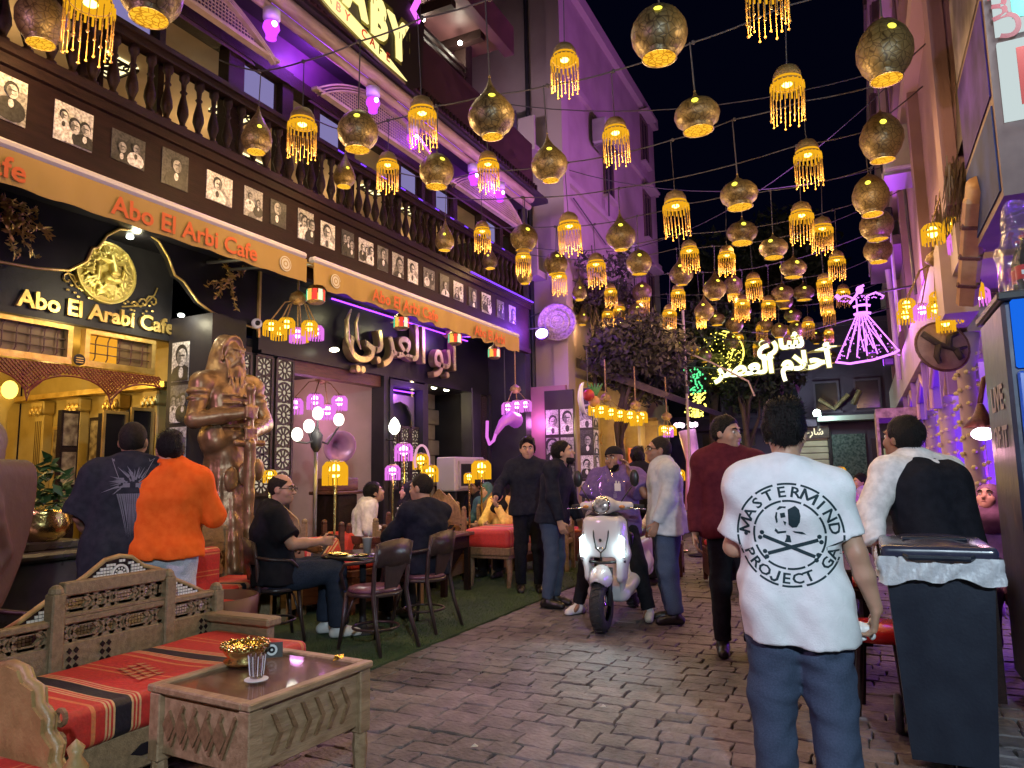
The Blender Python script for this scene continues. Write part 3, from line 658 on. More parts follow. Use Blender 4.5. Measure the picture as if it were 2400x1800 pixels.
# transom windows
AMB = mat('dim_amber_glass', (.16, .1, .05), (.24, .15, .07), 5, .35); AMBL = emat('lit_amber_glass', (1.0, .42, .03), .75)
for wi, (y0, y1) in enumerate(((2.75, 4.05), (4.17, 4.92))):
    w = part('transom_window', GOLD, lambda b: (b.box(-6.64, -6.56, y0, y1, 2.47, 2.53), b.box(-6.64, -6.56, y0, y1, 2.79, 2.83), b.box(-6.64, -6.561, y0, y0+.045, 2.53, 2.79), b.box(-6.64, -6.561, y1-.045, y1, 2.53, 2.79)))
    part('pane', AMB, lambda b: b.box(-6.64, -6.625, y0+.046, y1-.046, 2.531, 2.789), w)
    if wi: part('pane', AMBL, lambda b: b.box(-6.624, -6.621, y0+.05, y0+.36, 2.535, 2.785), w)
    def gr(b):
        n = int((y1-y0)/.11)
        for k in range(1, n):
            yy = y0+(y1-y0)*k/n; b.tube([(-6.6, yy-.02, 2.53), (-6.6, yy, 2.57), (-6.6, yy, 2.74), (-6.6, yy+.02, 2.79)], .006, 5)
        for z in (2.61, 2.7): b.tube([(-6.6, y0+.04, z), (-6.6, y1-.04, z)], .006, 5)
    part('grille', WOOD_R, gr, w)
part('door_badge', CHAR, lambda b: b.ring((4.11, 2.52), .055, 0, 0, -6.55, -6.54, 18)); part('badge_lines', GOLD, lambda b: [b.box(-6.54, -6.535, 4.075, 4.145, 2.49+k*.022, 2.498+k*.022) for k in range(3)])
# scalloped red lattice pelmet
PEL = mat('red_lattice', (.2, .04, .022), (.3, .07, .04), 12, .5)
def sc(y):
    d = (y-2.9) % .78; t = abs(d-.39)/.39; return 2.12+.24*math.sqrt(max(0, 1-t*t)) if t < .999 else 2.1
def pel(b):
    for sgn in (1, -1):
        for k in range(-10, 80):
            y0 = 2.6+k*.037
            prev = None; P = []
            for q in range(14):
                z = 2.455-q*.026; y = y0+sgn*q*.026
                if 2.75 < y < 5.0 and z > sc(y): P.append((-6.575+.004*sgn, y, z))
            if len(P) > 1: b.tube([P[0], P[-1]], .0085, 4, caps=False)
    P = [(-6.57, y, sc(y)) for y in np.arange(2.76, 5.0, .02)]; b.tube(P, .009, 5)
    gg = random.Random(2)
part('lattice_pelmet', PEL, pel)
part('pelmet_studs', GOLD, lambda b: [b.ball((-6.563, y, z), .006, 5, 4) for y in np.arange(2.8, 5.0, .11) for z in np.arange(2.16, 2.44, .085) if z > sc(y)+.01])
# room behind the entrance
GW = mat('gilded_room_wall', (.5, .36, .12), (.62, .47, .18), 4, .5, bump=.1)
part('entrance_floor', mat('dark_stone_step', (.05, .048, .04), (.09, .085, .07), 5, .3), lambda b: (b.box(-6.9, -6.1, 2.6, 5.09, 0, .42), b.box(-6.1, -5.75, 2.6, 4.9, 0, .28), b.box(-5.75, -5.45, 2.6, 4.7, 0, .14)))
part('marble_floor', mat('marble', (.5, .42, .28), (.6, .52, .36), 3, .2), lambda b: b.box(-9.6, -6.9, 2.2, 5.09, .36, .44))
part('room_wall', GW, lambda b: (b.box(-9.7, -9.6, 2.0, 5.3, .3, 3.0), b.box(-9.6, -6.7, 5.32, 5.4, .3, 3.0), b.box(-9.6, -6.66, 1.6, 1.7, .3, 3)))
part('room_ceiling', GW, lambda b: b.box(-9.7, -6.68, 1.6, 5.4, 2.86, 2.95))
for k, x in enumerate((-6.95, -7.6, -8.3, -9.0)):
    c_ = part('side_pilaster', GW, lambda b: (b.bbox(x-.09, x+.09, 5.2, 5.318, .44, 2.2, .01), b.bbox(x-.13, x+.13, 5.16, 5.318, 2.2, 2.36, .02), b.bbox(x-.13, x+.13, 5.16, 5.318, .44, .62, .02)))
    part('fluting', mat('dark_gilt', (.16, .10, .03), rough=.5), lambda b: [b.box(x-.06+.035*q, x-.05+.035*q, 5.193, 5.199, .7, 2.12) for q in range(4)], c_); part('capital_leaf', GOLD, lambda b: [b.ball((x-.1+.04*q, 5.15, 2.22+.03*(q % 2)), (.025, .02, .05), 6, 5) for q in range(6)], c_)
part('side_dado', mat('dark_gilt', (.16, .10, .03), rough=.5), lambda b: b.box(-9.6, -6.7, 5.27, 5.319, .44, 1.0)); part('side_cornice', GOLD, lambda b: (b.box(-9.6, -6.7, 5.14, 5.319, 2.38, 2.44), b.box(-9.6, -6.7, 5.2, 5.319, 1.0, 1.06)))
for k, (x, z, w, h) in enumerate(((-7.28, 1.75, .34, .5), (-7.95, 1.85, .4, .55), (-8.65, 1.75, .4, .6), (-7.28, 1.25, .3, .3))):
    f_ = part('picture_frame', WOOD_D if k % 2 else GOLD, lambda b: b.box(x-w/2, x+w/2, 5.28, 5.317, z-h/2, z+h/2)); part('picture', mat('old_painting', (.10, .06, .03), (.4, .32, .18), 14, .4), lambda b: b.box(x-w/2+.04, x+w/2-.04, 5.272, 5.279, z-h/2+.04, z+h/2-.04), f_)
for y in (2.9, 3.55, 4.3): part('gilded_column', GW, lambda b: b.lathe([(.17, 0), (.17, .12), (.11, .18), (.1, 1.7), (.15, 1.8), (.18, 1.95)], 14, c=(-8.2, y, .44)), smooth=True)
part('cornice_ledge', GW, lambda b: [b.box(-9.6, -9.4+.05*k, 2.0, 5.3, 1.2+.07*k, 1.26+.07*k) for k in range(3)])
part('gilded_console', GOLD, lambda b: (b.box(-7.6, -7.1, 3.55, 4.35, 1.02, 1.08), b.box(-7.55, -7.15, 3.6, 4.3, .9, 1.02), b.box(-7.5, -7.2, 3.7, 4.2, .44, .9)))
for i, (x, y, z, w, h) in enumerate(((-9.58, 4.0, 1.9, .42, .6), (-9.58, 4.75, 1.95, .4, .6), (-9.58, 3.2, 2.1, .36, .4))):
    p_ = part('picture_frame', WOOD_D, lambda b: b.box(x, x+.04, y-w/2, y+w/2, z-h/2, z+h/2))
    part('picture', mat('old_painting', (.16, .1, .05), (.45, .36, .2), 14, .4), lambda b: b.box(x+.041, x+.05, y-w/2+.05, y+w/2-.05, z-h/2+.05, z+h/2-.05), p_)
part('panel_of_photos', WOOD_D, lambda b: b.box(-6.72, -6.66, 4.05, 4.22, .6, 2.05))
part('photo_strip', mat('old_painting', (.16, .1, .05), (.45, .36, .2), 14, .4), lambda b: [b.box(-6.659, -6.65, 4.07, 4.2, 1.72-k*.36, 2.02-k*.36) for k in range(3)])
for i, y in enumerate((4.53, 4.82)):
    d = part('door_leaf', BLACKP, lambda b: b.box(-6.66, -6.6, y-.13, y+.13, .43, 2.04+.05*i))
    part('gold_edge', GOLD, lambda b: (b.box(-6.598, -6.575, y-.13, y-.105, .43, 2.04+.05*i), b.box(-6.598, -6.575, y+.105, y+.13, .43, 2.04+.05*i), b.box(-6.598, -6.574, y-.13, y+.13, 2.04+.05*i, 2.07+.05*i)), d)
for p in ((-7.9, 3.3, 2.5), (-7.5, 4.4, 2.5), (-8.9, 4.3, 2.3)): lamp('room_lamp', cafe, p, (1, .66, .2), 13, .12)
o = part('room_lantern', emat('yellow_lantern_glass', (1, .66, .1), 2.6), lambda b: b.ball((-7.3, 3.93, 2.27), (.07, .07, .09)))
# ------------------------------------------------------------------ second shop front
part('shop_header', BLACKP, lambda b: (b.box(-6.3, -6.2, 5.97, 11.6, 2.82, 3.78), b.box(-6.2, -6.15, 5.97, 11.6, 2.82, 2.86)))
part('shop_ceiling', CHAR, lambda b: b.box(-10.4, -6.31, 5.6, 11.6, 2.9, 3.0))
STW = mat('cut_stone_wall', (.42, .34, .2), (.55, .46, .3), 4, .7, bump=.3, bsc=12)
BW = mat('interior_cream_wall', (.55, .42, .34), (.65, .5, .42), 3, .7)
part('shop_back_wall', BW, lambda b: b.box(-8.3, -8.2, 6.5, 8.5, 0, 2.9))
for r in range(9):
    for c in range(5):
        part('wall_block', STW, lambda b: b.bbox(-7.42, -7.3, 8.7+c*.6+(r % 2)*.2-.2, 8.7+c*.6+(r % 2)*.2+.39, .3+r*.29, .3+r*.29+.28, .012))
for k in range(3):
    part('shop_shelf', WOOD_R, lambda b: b.box(-8.2, -7.95, 7.2, 8.4, 1.1+.5*k, 1.14+.5*k))
    for q in range(6): part('shelf_vase', (BRASS, WOOD_D, PLUM)[(k+q) % 3], lambda b: b.lathe([(.04, 0), (.07, .08), (.03, .18), (.045, .24+.02*(q % 3))], 10, c=(-8.07, 7.3+.2*q, 1.14+.5*k)), smooth=True)
part('shop_picture', WOOD_D, lambda b: b.box(-8.2, -8.17, 6.7, 7.05, 1.3, 2.1))
part('shop_side_wall', BW, lambda b: b.box(-8.3, -6.4, 8.42, 8.5, 0, 2.9))
part('shop_plinth', CHAR, lambda b: b.box(-6.32, -6.12, 6.55, 11.6, 0, .55))
for y0, y1 in ((8.3, 8.42), (9.36, 9.46), (10.86, 11.18), (11.5, 11.6)): part('shop_pier', CHAR, lambda b: b.box(-6.36, -6.14, y0, y1, .55, 2.82))
part('wood_lintel', WOOD_R, lambda b: b.box(-6.36, -6.2, 6.56, 8.3, 2.66, 2.82))
# rosette screens
SCR = mat('screen_dark_lattice', (.03, .02, .016), rough=.45); SBK = emat('screen_backlight_cream', (.86, .7, .5), .5); SBKP = emat('screen_backlight_violet', (.85, .35, .95), .55)
def rosette_screen(nm, y0, y1, z0, z1, x, back, lab=None):
    s_ = part(nm, back, lambda b: b.box(x-.03, x-.02, y0, y1, z0, z1)); w = y1-y0; r = w/2*.98; n = max(1, round((z1-z0)/(2*r))); st = (z1-z0)/n; c = (y0+y1)/2
    def lt(b):
        b.box(x-.018, x+.012, y0-.02, y0+.012, z0, z1); b.box(x-.018, x+.012, y1-.012, y1+.02, z0, z1); b.box(x-.017, x+.013, y0, y1, z0-.02, z0+.012); b.box(x-.017, x+.013, y0, y1, z1-.012, z1+.02)
        for k in range(n):
            zc = z0+st*(k+.5); b.ring((c, zc), r*.36, r*.22, 0, x-.01, x+.004, 14); b.ring((c, zc), r*1.02, r*.9, 0, x-.012, x+.002, 20)
            for q in range(10):
                a = 2*math.pi*q/10; u = Vector((math.cos(a), math.sin(a))); v = Vector((-math.sin(a), math.cos(a)))*r*.05
                p, e = u*r*.33, u*r*.95; b.prism([(c+p.x-v.x, zc+p.y-v.y), (c+e.x-v.x*1.9, zc+e.y-v.y*1.9), (c+e.x+v.x*1.9, zc+e.y+v.y*1.9), (c+p.x+v.x, zc+p.y+v.y)], 0, x-.011, x+.003)
                f = 2*math.pi*(q+.5)/10; b.prism([(c+r*.98*math.cos(f+d)*m_, zc+r*.98*math.sin(f+d)*m_) for d, m_ in ((-.2, .97), (0, .8), (.2, .97))], 0, x-.009, x+.001)
            for sy in (-1, 1):
                b.prism([(c+sy*r, zc-r), (c+sy*r, zc-r*.45), (c+sy*r*.72, zc-r*.72), (c+sy*r*.45, zc-r)], 0, x-.012, x+.002)
    part('lattice', SCR, lt, s_)
for y0, y1, z0, z1, bk in ((5.62, 5.86, 1.2, 2.79, SBK), (5.95, 6.19, 1.2, 2.79, SBK), (6.27, 6.53, 1.2, 2.8, SBK), (8.5, 8.72, 1.2, 2.1, SBK), (8.8, 9.02, 1.2, 2.1, SBK), (9.08, 9.3, 1.2, 2.1, SBK), (11.2, 11.32, 1.0, 2.78, SBKP), (11.36, 11.48, 1.0, 2.78, SBKP)):
    rosette_screen('rosette_screen', y0, y1, z0, z1, -6.2, bk)
for y0, y1 in ((6.62, 6.8), (6.86, 7.14)): rosette_screen('rosette_screen', y0, y1, 1.3, 2.62, -6.9, emat('screen_backlight_pink', (.95, .6, .62), .7))
part('screen_wall', CHAR, lambda b: b.box(-6.4, -6.235, 5.6, 6.56, 0, 2.82))
# arched mirror niche
part('niche_back', CHAR, lambda b: b.box(-6.45, -6.4, 8.42, 9.36, .55, 2.82))
part('niche_frame', CHAR, lambda b: (b.box(-6.25, -6.12, 8.42, 8.5, .55, 2.78), b.box(-6.25, -6.12, 9.28, 9.36, .55, 2.78), b.box(-6.25, -6.118, 8.42, 9.36, 2.7, 2.79)))
part('niche_panel', mat('violet_satin', (.3, .28, .24), (.4, .36, .3), 3, .25, .6), lambda b: b.prism([(8.52, 2.1), (8.52, 2.6), (9.26, 2.6), (9.26, 2.1), (9.2, 2.3), (9.08, 2.45), (8.89, 2.5), (8.7, 2.45), (8.58, 2.3)], 0, -6.3, -6.27))
part('niche_led', emat('violet_led', (.32, .05, 1.0), 3.0), lambda b: b.box(-6.3, -6.27, 8.52, 9.26, 2.655, 2.67)); lamp('niche_glow', cafe, (-6.05, 8.9, 2.62), (.36, .08, 1), 9, .1)
part('shop_window_led', emat('violet_led', (.32, .05, 1.0), 3.0), lambda b: b.box(-6.19, -6.17, 7.2, 10.8, 3.72, 3.735)); lamp('header_glow', cafe, (-5.9, 9.6, 3.6), (.4, .08, 1), 30, .2)
part('shop_door', mat('olive_frame', (.14, .11, .06), (.2, .16, .09), 6, .5), lambda b: (b.box(-6.9, -6.84, 10.0, 10.08, .5, 2.8), b.box(-6.9, -6.84, 10.3, 10.38, .5, 2.8), b.box(-6.88, -6.86, 10.08, 10.3, 1.6, 2.2)))
for y in (9.0, 9.75, 10.2, 10.6): part('ceiling_spot', emat('warm_white_lamp', (1, .9, .62), 9), lambda b: b.ball((-6.5, y, 2.86), (.05, .05, .03)))
lamp('shop_lamp', cafe, (-6.8, 9.9, 2.6), (1, .8, .42), 20, .1); lamp('shop_lamp', cafe, (-7.4, 7.4, 2.6), (1, .62, .4), 9, .1); lamp('shop_lamp', cafe, (-7.4, 8.0, 2.2), (.9, .35, .9), 4, .1)
part('ceiling_spot', emat('warm_white_lamp', (1, .9, .62), 9), lambda b: b.ball((-6.0, 7.05, 3.0), (.07, .05, .03)))
AR = {'abo': '\uFEEE\uFE91\uFE83', 'elarabi': '\uFEF2\uFE91\uFEAE\uFECC\uFEDF\uFE8D', 'share': '\uFEC9\uFEAD\uFE8E\uFEB7', 'ahlam': '\uFEE1\uFEFC\uFEA3\uFE83', 'elasr': '\uFEAE\uFEBC\uFECC\uFEDF\uFE8D', 'khaleeh': '\uFEEA\uFEF4\uFEE0\uFEA8\uFEDF\uFE8D', 'salis': '\uFEB2\uFEF4\uFEE0\uFEB3'}
cal = thing('calligraphy_sign', 'gold three-dimensional Arabic calligraphy mounted on the black shop header', 'sign', (-6.15, 9, 3.2))
CAL = mat('lit_gold_letter', (.85, .72, .32), (.7, .55, .2), 8, .3, .5); CALS = mat('letter_side', (.3, .2, .1), rough=.4, metal=.6)
for wd, y, sz in ((AR['elarabi'], 8.35, .78), (AR['abo'], 9.85, .78)):
    text(wd, sz, Mx(y, 3.12, -6.12), CALS, 'letter_side', cal, .05, .016); text(wd, sz, Mx(y, 3.12, -6.055), CAL, 'letter_face', cal, .004, .006)
for P_, r_ in ((((7.45, 3.62), (7.36, 3.45), (7.38, 3.2), (7.5, 2.98)), [.01, .03, .035, .008]), (((7.62, 3.6), (7.55, 3.45), (7.57, 3.25), (7.66, 3.1)), [.01, .025, .03, .008]), (((8.35, 3.6), (8.75, 3.72)), [.012, .02])): part('flourish', CAL, lambda b: b.tube([(-6.06, y, z) for y, z in P_], r_, 6), cal, True)
for y in (7.6, 8.8, 10.2): lamp('letter_spot', cal, (-5.55, y, 3.6), (1, .9, .5), 5.5, .04)
# air conditioner
ac = thing('air_conditioner', 'grey boxy air conditioner unit standing under the stone-walled shop window', 'air conditioner', (-6.0, 10.1, 1.1))
part('casing', mat('ac_casing', (.5, .44, .46), rough=.5), lambda b: b.bbox(-6.1, -5.75, 9.62, 10.58, 1.12, 1.66, .02), ac)
part('grille_frame', mat('ac_frame', (.4, .36, .37), rough=.5), lambda b: (b.box(-5.75, -5.73, 9.72, 9.77, 1.18, 1.58), b.box(-5.75, -5.73, 10.45, 10.5, 1.18, 1.58), b.box(-5.75, -5.729, 9.72, 10.5, 1.55, 1.6), b.box(-5.75, -5.729, 9.72, 10.5, 1.16, 1.2)), ac)
part('grille_opening', BLACKP, lambda b: b.box(-5.749, -5.745, 9.77, 10.45, 1.2, 1.55), ac)
for k in range(8): part('louvre', CHAR, lambda b: b.box(-5.744, -5.73, 9.77, 10.45, 1.215+k*.042, 1.228+k*.042), ac)
part('stand_leg', CHAR, lambda b: b.box(-6.05, -5.8, 9.7, 9.76, 0, 1.118), ac); part('stand_leg', CHAR, lambda b: b.box(-6.05, -5.8, 10.44, 10.5, 0, 1.118), ac)
part('cable', CABLE, lambda b: b.tube([(-5.74, 10.2, 1.66), (-5.76, 10.2, 2.8)], .008, 5), ac)
tf = thing('terrace_fill_light', 'added pale fill light at the end of the roof terrace for the neighbouring side wall', 'floodlight', (-5.6, 9.45, 7.3)); part('housing', CHAR, lambda b: b.bbox(-5.75, -5.45, 9.36, 9.46, 7.2, 7.4, .02), tf); part('lens', emat('fill_flood_lens', (1, .97, .92), 5), lambda b: b.box(-5.72, -5.48, 9.461, 9.466, 7.23, 7.37), tf); lamp('wall_fill_beam', tf, (-5.6, 9.55, 7.3), (1, .74, .95), 110, .1, 130, (0, 1, -.05), .9)  # terrace fill light is added to brighten the side wall
# purple floodlight and round tray at the end of the fascia
fl = thing('floodlight', 'round violet floodlight shining at the far end of the photo fascia', 'floodlight', (-5.1, 11.6, 3.9))
part('bracket', STEEL, lambda b: (b.tube([(-5.35, 11.62, 4.0), (-5.0, 11.62, 4.0)], .015, 6), b.tube([(-5.0, 11.62, 4.0), (-5.0, 11.62, 3.9)], .015, 6)), fl)
part('housing', CHAR, lambda b: b.lathe([(.05, -.06), (.12, .0), (.13, .05), (.12, .05)], 16, Matrix.Translation((-5.05, 11.58, 3.86)) @ Matrix.Rotation(R(70), 4, 'X')), fl, True)
part('lens', emat('violet_lens', (.78, .62, 1.0), 6), lambda b: b.ball((-5.05, 11.51, 3.87), (.12, .03, .09), 14, 8), fl, True)
lamp('violet_beam', fl, (-5.0, 11.4, 3.9), (.28, .06, 1), 85, .1); lamp('violet_beam', fl, (-5.15, 11.2, 4.3), (.16, .03, 1), 5, .05)
tr = thing('round_tray', 'large round patterned metal tray hung beside the violet floodlight', 'tray', (-4.95, 12.0, 4.15))
TRM = mat('engraved_tray', (.16, .11, .13), (.42, .33, .36), 26, .4, .6, bump=.5, bsc=60)
part('disc', TRM, lambda b: b.lathe([(.0, .0), (.33, .005), (.36, .03), (.36, .0), (.0, -.02)], 28, frame_M((-4.95, 12.0, 4.16), (.8, .3, 0), (0, 0, 1))), tr, True)
part('rim', mat('tray_rim', (.4, .33, .36), rough=.4, metal=.7), lambda b: [b.tube([frame_M((-4.95, 12.0, 4.16), (.8, .3, 0), (0, 0, 1)) @ Vector((r_*math.cos(t), r_*math.sin(t), .022)) for t in np.linspace(0, 6.283, 32)[:-1]], .008, 5, closed=True) for r_ in (.34, .22, .12)], tr)
# ------------------------------------------------------------------ tall plastered building beyond the cafe
tall = thing('plastered_building', 'tall pink plaster apartment block beyond the cafe lit violet', 'building', (-8, 16, 0))
PL = mat('mauve_plaster', (.30, .215, .235), (.38, .28, .30), 1.5, .8, bump=.15, bsc=20); PLD = mat('plaster_trim', (.36, .27, .29), rough=.8); GLD = mat('dark_window_glass', (.02, .02, .03), rough=.15)
def tp(n, m, f, p=None, **k): return part(n, m, f, p or tall, **k)
tp('wall', PL, lambda b: b.box(-11.6, -5.0, 12.4, 20.0, 0, 11.5))
tp('parapet', PLD, lambda b: (b.box(-11.7, -4.86, 12.26, 20.1, 11.5, 11.8),))
for z in (4.85, 7.15, 9.4): tp('string_course', PLD, lambda b: b.box(-5.0, -4.92, 12.5, 20.05, z, z+.14))
tp('corner_pilaster', PLD, lambda b: b.box(-5.15, -4.86, 12.28, 12.62, 0, 11.5))
for z in (3.3, 5.5, 7.8, 10.0):
    for y in (13.6, 15.5, 17.3, 18.9):
        if y < 18 and not (y > 15 and y < 16 and z == 7.8): continue
        w = tp('window', GLD, lambda b: b.box(-5.0, -4.985, y-.28, y+.28, z, z+1.25))
        tp('frame', mat('window_frame_brown', (.10, .06, .06), rough=.6), lambda b: (b.box(-5.0, -4.95, y-.34, y-.28, z-.04, z+1.31), b.box(-5.0, -4.95, y+.28, y+.34, z-.04, z+1.31), b.box(-5.0, -4.951, y-.28, y+.28, z+1.25, z+1.31), b.box(-4.99, -4.96, y-.015, y+.015, z, z+1.25)), w)
        tp('sill', PLD, lambda b: b.box(-5.0, -4.86, y-.38, y+.38, z-.1, z-.042), w)
        if z > 5: tp('hood', PLD, lambda b: b.box(-5.0, -4.7, y-.42, y+.42, z+1.36, z+1.42), w)
for z0 in (5.1, 7.6):                       # near side balconies with washing
    o = tp('balcony', PLD, lambda b: (b.box(-7.9, -5.3, 11.95, 12.398, z0, z0+.12), b.box(-7.9, -5.3, 11.95, 12.0, z0+.12, z0+.7)))
    for k, (x, w, h, c) in enumerate(((-7.4, .4, .5, (.05, .05, .09)), (-6.9, .5, .7, (.12, .10, .10)), (-6.3, .35, .45, (.03, .03, .08)), (-5.85, .4, .6, (.07, .04, .10)))):
        n = 8; b = MB(); vs = [(x-w/2+w*i/n, 11.9+.03*math.sin(i*1.9+k)+.02*j, z0+.85-h*j) for j in (0, 1) for i in range(n+1)]
        b.add(vs, [(i, i+1, n+2+i, n+1+i) for i in range(n)]); b.build('washing', mat('cloth_%d%d' % (k, int(z0)), c, rough=.9), o)
tp('side_window', GLD, lambda b: b.box(-7.3, -6.4, 12.36, 12.39, 5.9, 7.1))
tp('drain_pipe', CHAR, lambda b: b.tube([(-5.6, 12.33, 0), (-5.6, 12.33, 11.4)], .05, 8))
tp('side_cables', CABLE, lambda b: [b.tube([(-5.2-k*.3, 12.3, 4.5+k), (-6.4, 12.25, 4.2+k*.8), (-7.6, 12.3, 4.6+k)], .012, 5) for k in range(4)])
tp('conduit', CABLE, lambda b: [b.tube([(-4.93, y0, z), (-4.93, y1, z-.4)], .014, 5) for y0, y1, z in ((13, 15, 6.9), (13.2, 16.2, 5.9), (14, 14.05, 6.2))])
for x, y in ((-7.6, 12.6), (-8.6, 12.9)):
    sd = thing('satellite_dish', ('pale satellite dish at the roof edge nearest the street', 'pale satellite dish farther back on the tall roof')[x < -8], 'satellite dish', (x, y, 11.8), group='roof dishes')
    part('reflector', mat('dish_grey', (.4, .38, .4), rough=.5), lambda b: b.lathe([(0, 0), (.25, .03), (.48, .14), (.5, .15), (.25, .06), (0, .03)], 20, Matrix.Translation((x, y, 12.4)) @ Matrix.Rotation(R(75), 4, 'X')), sd, True); part('mast', STEEL, lambda b: b.tube([(x, y, 11.8), (x, y, 12.4)], .03, 8), sd)
# hall front under the tall building
hall = thing('bazaar_front', 'golden open bazaar front with portrait pillar below the pink apartment block', 'shop front', (-4.7, 14, 0))
def hp_(n, m, f, **k): return part(n, m, f, hall, **k)
HG = mat('bazaar_gold_wall', (.40, .29, .10), (.52, .40, .16), 3, .6)
hp_('back_wall', HG, lambda b: b.box(-4.985, -4.9, 12.65, 20, 0, 3.2)); hp_('side_wall', mat('mauve_board', (.26, .12, .16), (.32, .15, .2), 2, .6), lambda b: b.box(-6.1, -4.9, 12.2, 12.28, 0, 3.0))
hp_('thatch_eave', mat('dark_thatch', (.05, .035, .04), (.09, .065, .06), 12, .9, bump=.6, bsc=30), lambda b: b.prism([(-4.9, 3.4), (-3.2, 2.7), (-3.1, 2.78), (-4.9, 3.6)], 1, 12.8, 19.5))
PIL = hp_('portrait_pillar', SB, lambda b: b.box(-4.6, -4.35, 12.1, 12.4, 0, 2.9))
for i in range(5):
    for j in range(2):
        me = print_mesh(.24, .42, 200+i*2+j, 1); M_ = Matrix.Translation((-4.475, 12.098, .55+i*.46)) @ Matrix.Rotation(-math.pi/2, 4, 'Z') if j == 0 else Matrix.Translation((-4.348, 12.25, .55+i*.46))
        me.transform(Matrix.Translation(-WLOC(hall)) @ M_); link('photo_print', me, hall)
P2 = hp_('portrait_panel', SB, lambda b: b.box(-5.3, -4.72, 12.13, 12.19, .4, 2.9))
for i in range(4):
    for j in range(2):
        me = print_mesh(.25, .46, 230+i*2+j, 1); me.transform(Matrix.Translation(-WLOC(hall)) @ Matrix.Translation((-5.15+j*.29, 12.128, .75+i*.52)) @ Matrix.Rotation(-math.pi/2, 4, 'Z')); link('photo_print', me, hall)
for y in (14.2, 15.9, 17.6): hp_('arched_niche', mat('bazaar_arch', (.30, .2, .08), (.42, .3, .12), 5, .6), lambda b: (b.box(-4.9, -4.6, y-.1, y+.1, 0, 2.7), b.box(-4.9, -4.55, y-.16, y+.16, 2.5, 2.62)))
hp_('inner_doorway', BLACKP, lambda b: b.box(-4.9, -4.88, 16.3, 17.2, 0, 2.0)); hp_('red_cloth', mat('red_cloth', (.5, .05, .03), (.35, .03, .02), 6, .8), lambda b: b.box(-4.88, -4.86, 14.7, 15.2, .9, 1.9)); hp_('orange_cloth', mat('orange_cloth', (.6, .16, .03), (.42, .1, .02), 6, .8), lambda b: b.box(-4.7, -4.68, 15.3, 15.7, .8, 1.9))
hp_('fretwork', GOLD, lambda b: [b.ring((13.0+.28*k, 2.05), .12, .09, 0, -4.88, -4.86, 12) for k in range(14)])
for p in ((-4.2, 13.4, 2.3), (-4.2, 15.2, 2.2), (-4.2, 17.0, 2.1)): lamp('hall_lamp', hall, p, (1, .7, .2), 16, .15)
lamp('hall_lamp', hall, (-4.6, 16.2, 1.2), (1, .2, .08), 5, .1); lamp('hall_lamp', hall, (-5.4, 11.95, 2.3), (.9, .25, .85), 12, .1)

# ------------------------------------------------------------------ trees and bush
LEAF = mat('night_leaf', (.016, .024, .012), (.04, .055, .025), 3, .7); LEAFD = mat('dry_dark_leaf', (.022, .02, .018), (.05, .042, .036), 3, .8); BARK = mat('bark', (.05, .035, .028), (.09, .06, .045), 8, .9, bump=.5)
def crown(b, blobs, n, size, seed):
    gg = np.random.default_rng(seed); vs = []; fs = []; tot = sum(r[0]*r[1]*r[2] for _, r in blobs)
    for c, r in blobs:
        for i in range(int(n*r[0]*r[1]*r[2]/tot)):
            d = gg.normal(size=3); d /= np.linalg.norm(d); q = np.array(c)+d*np.array(r)*gg.uniform(.35, 1.08)
            a = gg.normal(size=3); a /= np.linalg.norm(a); bb = np.cross(a, gg.normal(size=3)); bb /= np.linalg.norm(bb)+1e-6; l = size*gg.uniform(.6, 1.4); k = len(vs)
            vs += [q-a*l, q+bb*l*.38, q+a*l, q-bb*l*.38]; fs.append((k, k+1, k+2, k+3))
    b.add([tuple(v) for v in vs], fs)
def clumps(c, r, n, seed, cr=.35):
    gg = random.Random(seed); out = []
    for i in range(n):
        d = Vector((gg.gauss(0, 1), gg.gauss(0, 1), gg.gauss(0, 1))).normalized()*gg.uniform(.3, 1); k = gg.uniform(.6, 1.3)*cr
        out.append(((c[0]+d.x*r[0], c[1]+d.y*r[1], c[2]+d.z*r[2]), (k, k, k*.8)))
    return out
def tree(name, label, base, top, blobs, n, size, lm, seed, limbs=5, tr=.12):
    t = thing(name, label, 'tree', base)
    gg = random.Random(seed); B0 = Vector(base); T = Vector(top)
    part('trunk', BARK, lambda b: b.tube([B0+(T-B0)*k/6+Vector((gg.uniform(-.06, .06), gg.uniform(-.06, .06), 0))*(k > 0) for k in range(7)], [tr*(1-.1*k) for k in range(7)], 8), t, True)
    for i in range(limbs):
        c = Vector(blobs[int(i*len(blobs)/limbs)][0]); s0 = B0+(T-B0)*gg.uniform(.5, .95); mid = (s0+c)/2+Vector((gg.uniform(-.15, .15), gg.uniform(-.15, .15), gg.uniform(-.1, .1)))
        part('limb', BARK, lambda b: b.tube([s0, mid, c], [tr*.45, tr*.3, tr*.1], 6), t, True)
    part('crown', lm, lambda b: crown(b, blobs, n, size, seed), t, kind='stuff')
    return t
tree('leafy_tree', 'dark bushy tree overhanging the bazaar front beside the round tray', (-4.3, 13.1, 0), (-4.1, 13.2, 3.4), clumps((-3.9, 13.3, 3.55), (.9, 1.2, .65), 26, 1, .5), 11000, .075, LEAFD, 1)
tree('leafy_tree', 'sparse dark climbing tree against the violet wall of the pink block', (-4.7, 13.0, 0), (-4.6, 13.1, 5.0), clumps((-4.5, 13.4, 5.3), (.55, 1.1, .9), 14, 2, .34), 2600, .07, LEAFD, 2, 8, .06)
tree('leafy_tree', 'broad dark tree standing behind the yellow crescent light', (-3.6, 19.2, 0), (-3.4, 19.2, 4.4), clumps((-3.3, 19.2, 4.6), (1.5, .9, 1.5), 34, 3, .55), 9000, .10, LEAF, 3, 7, .16)
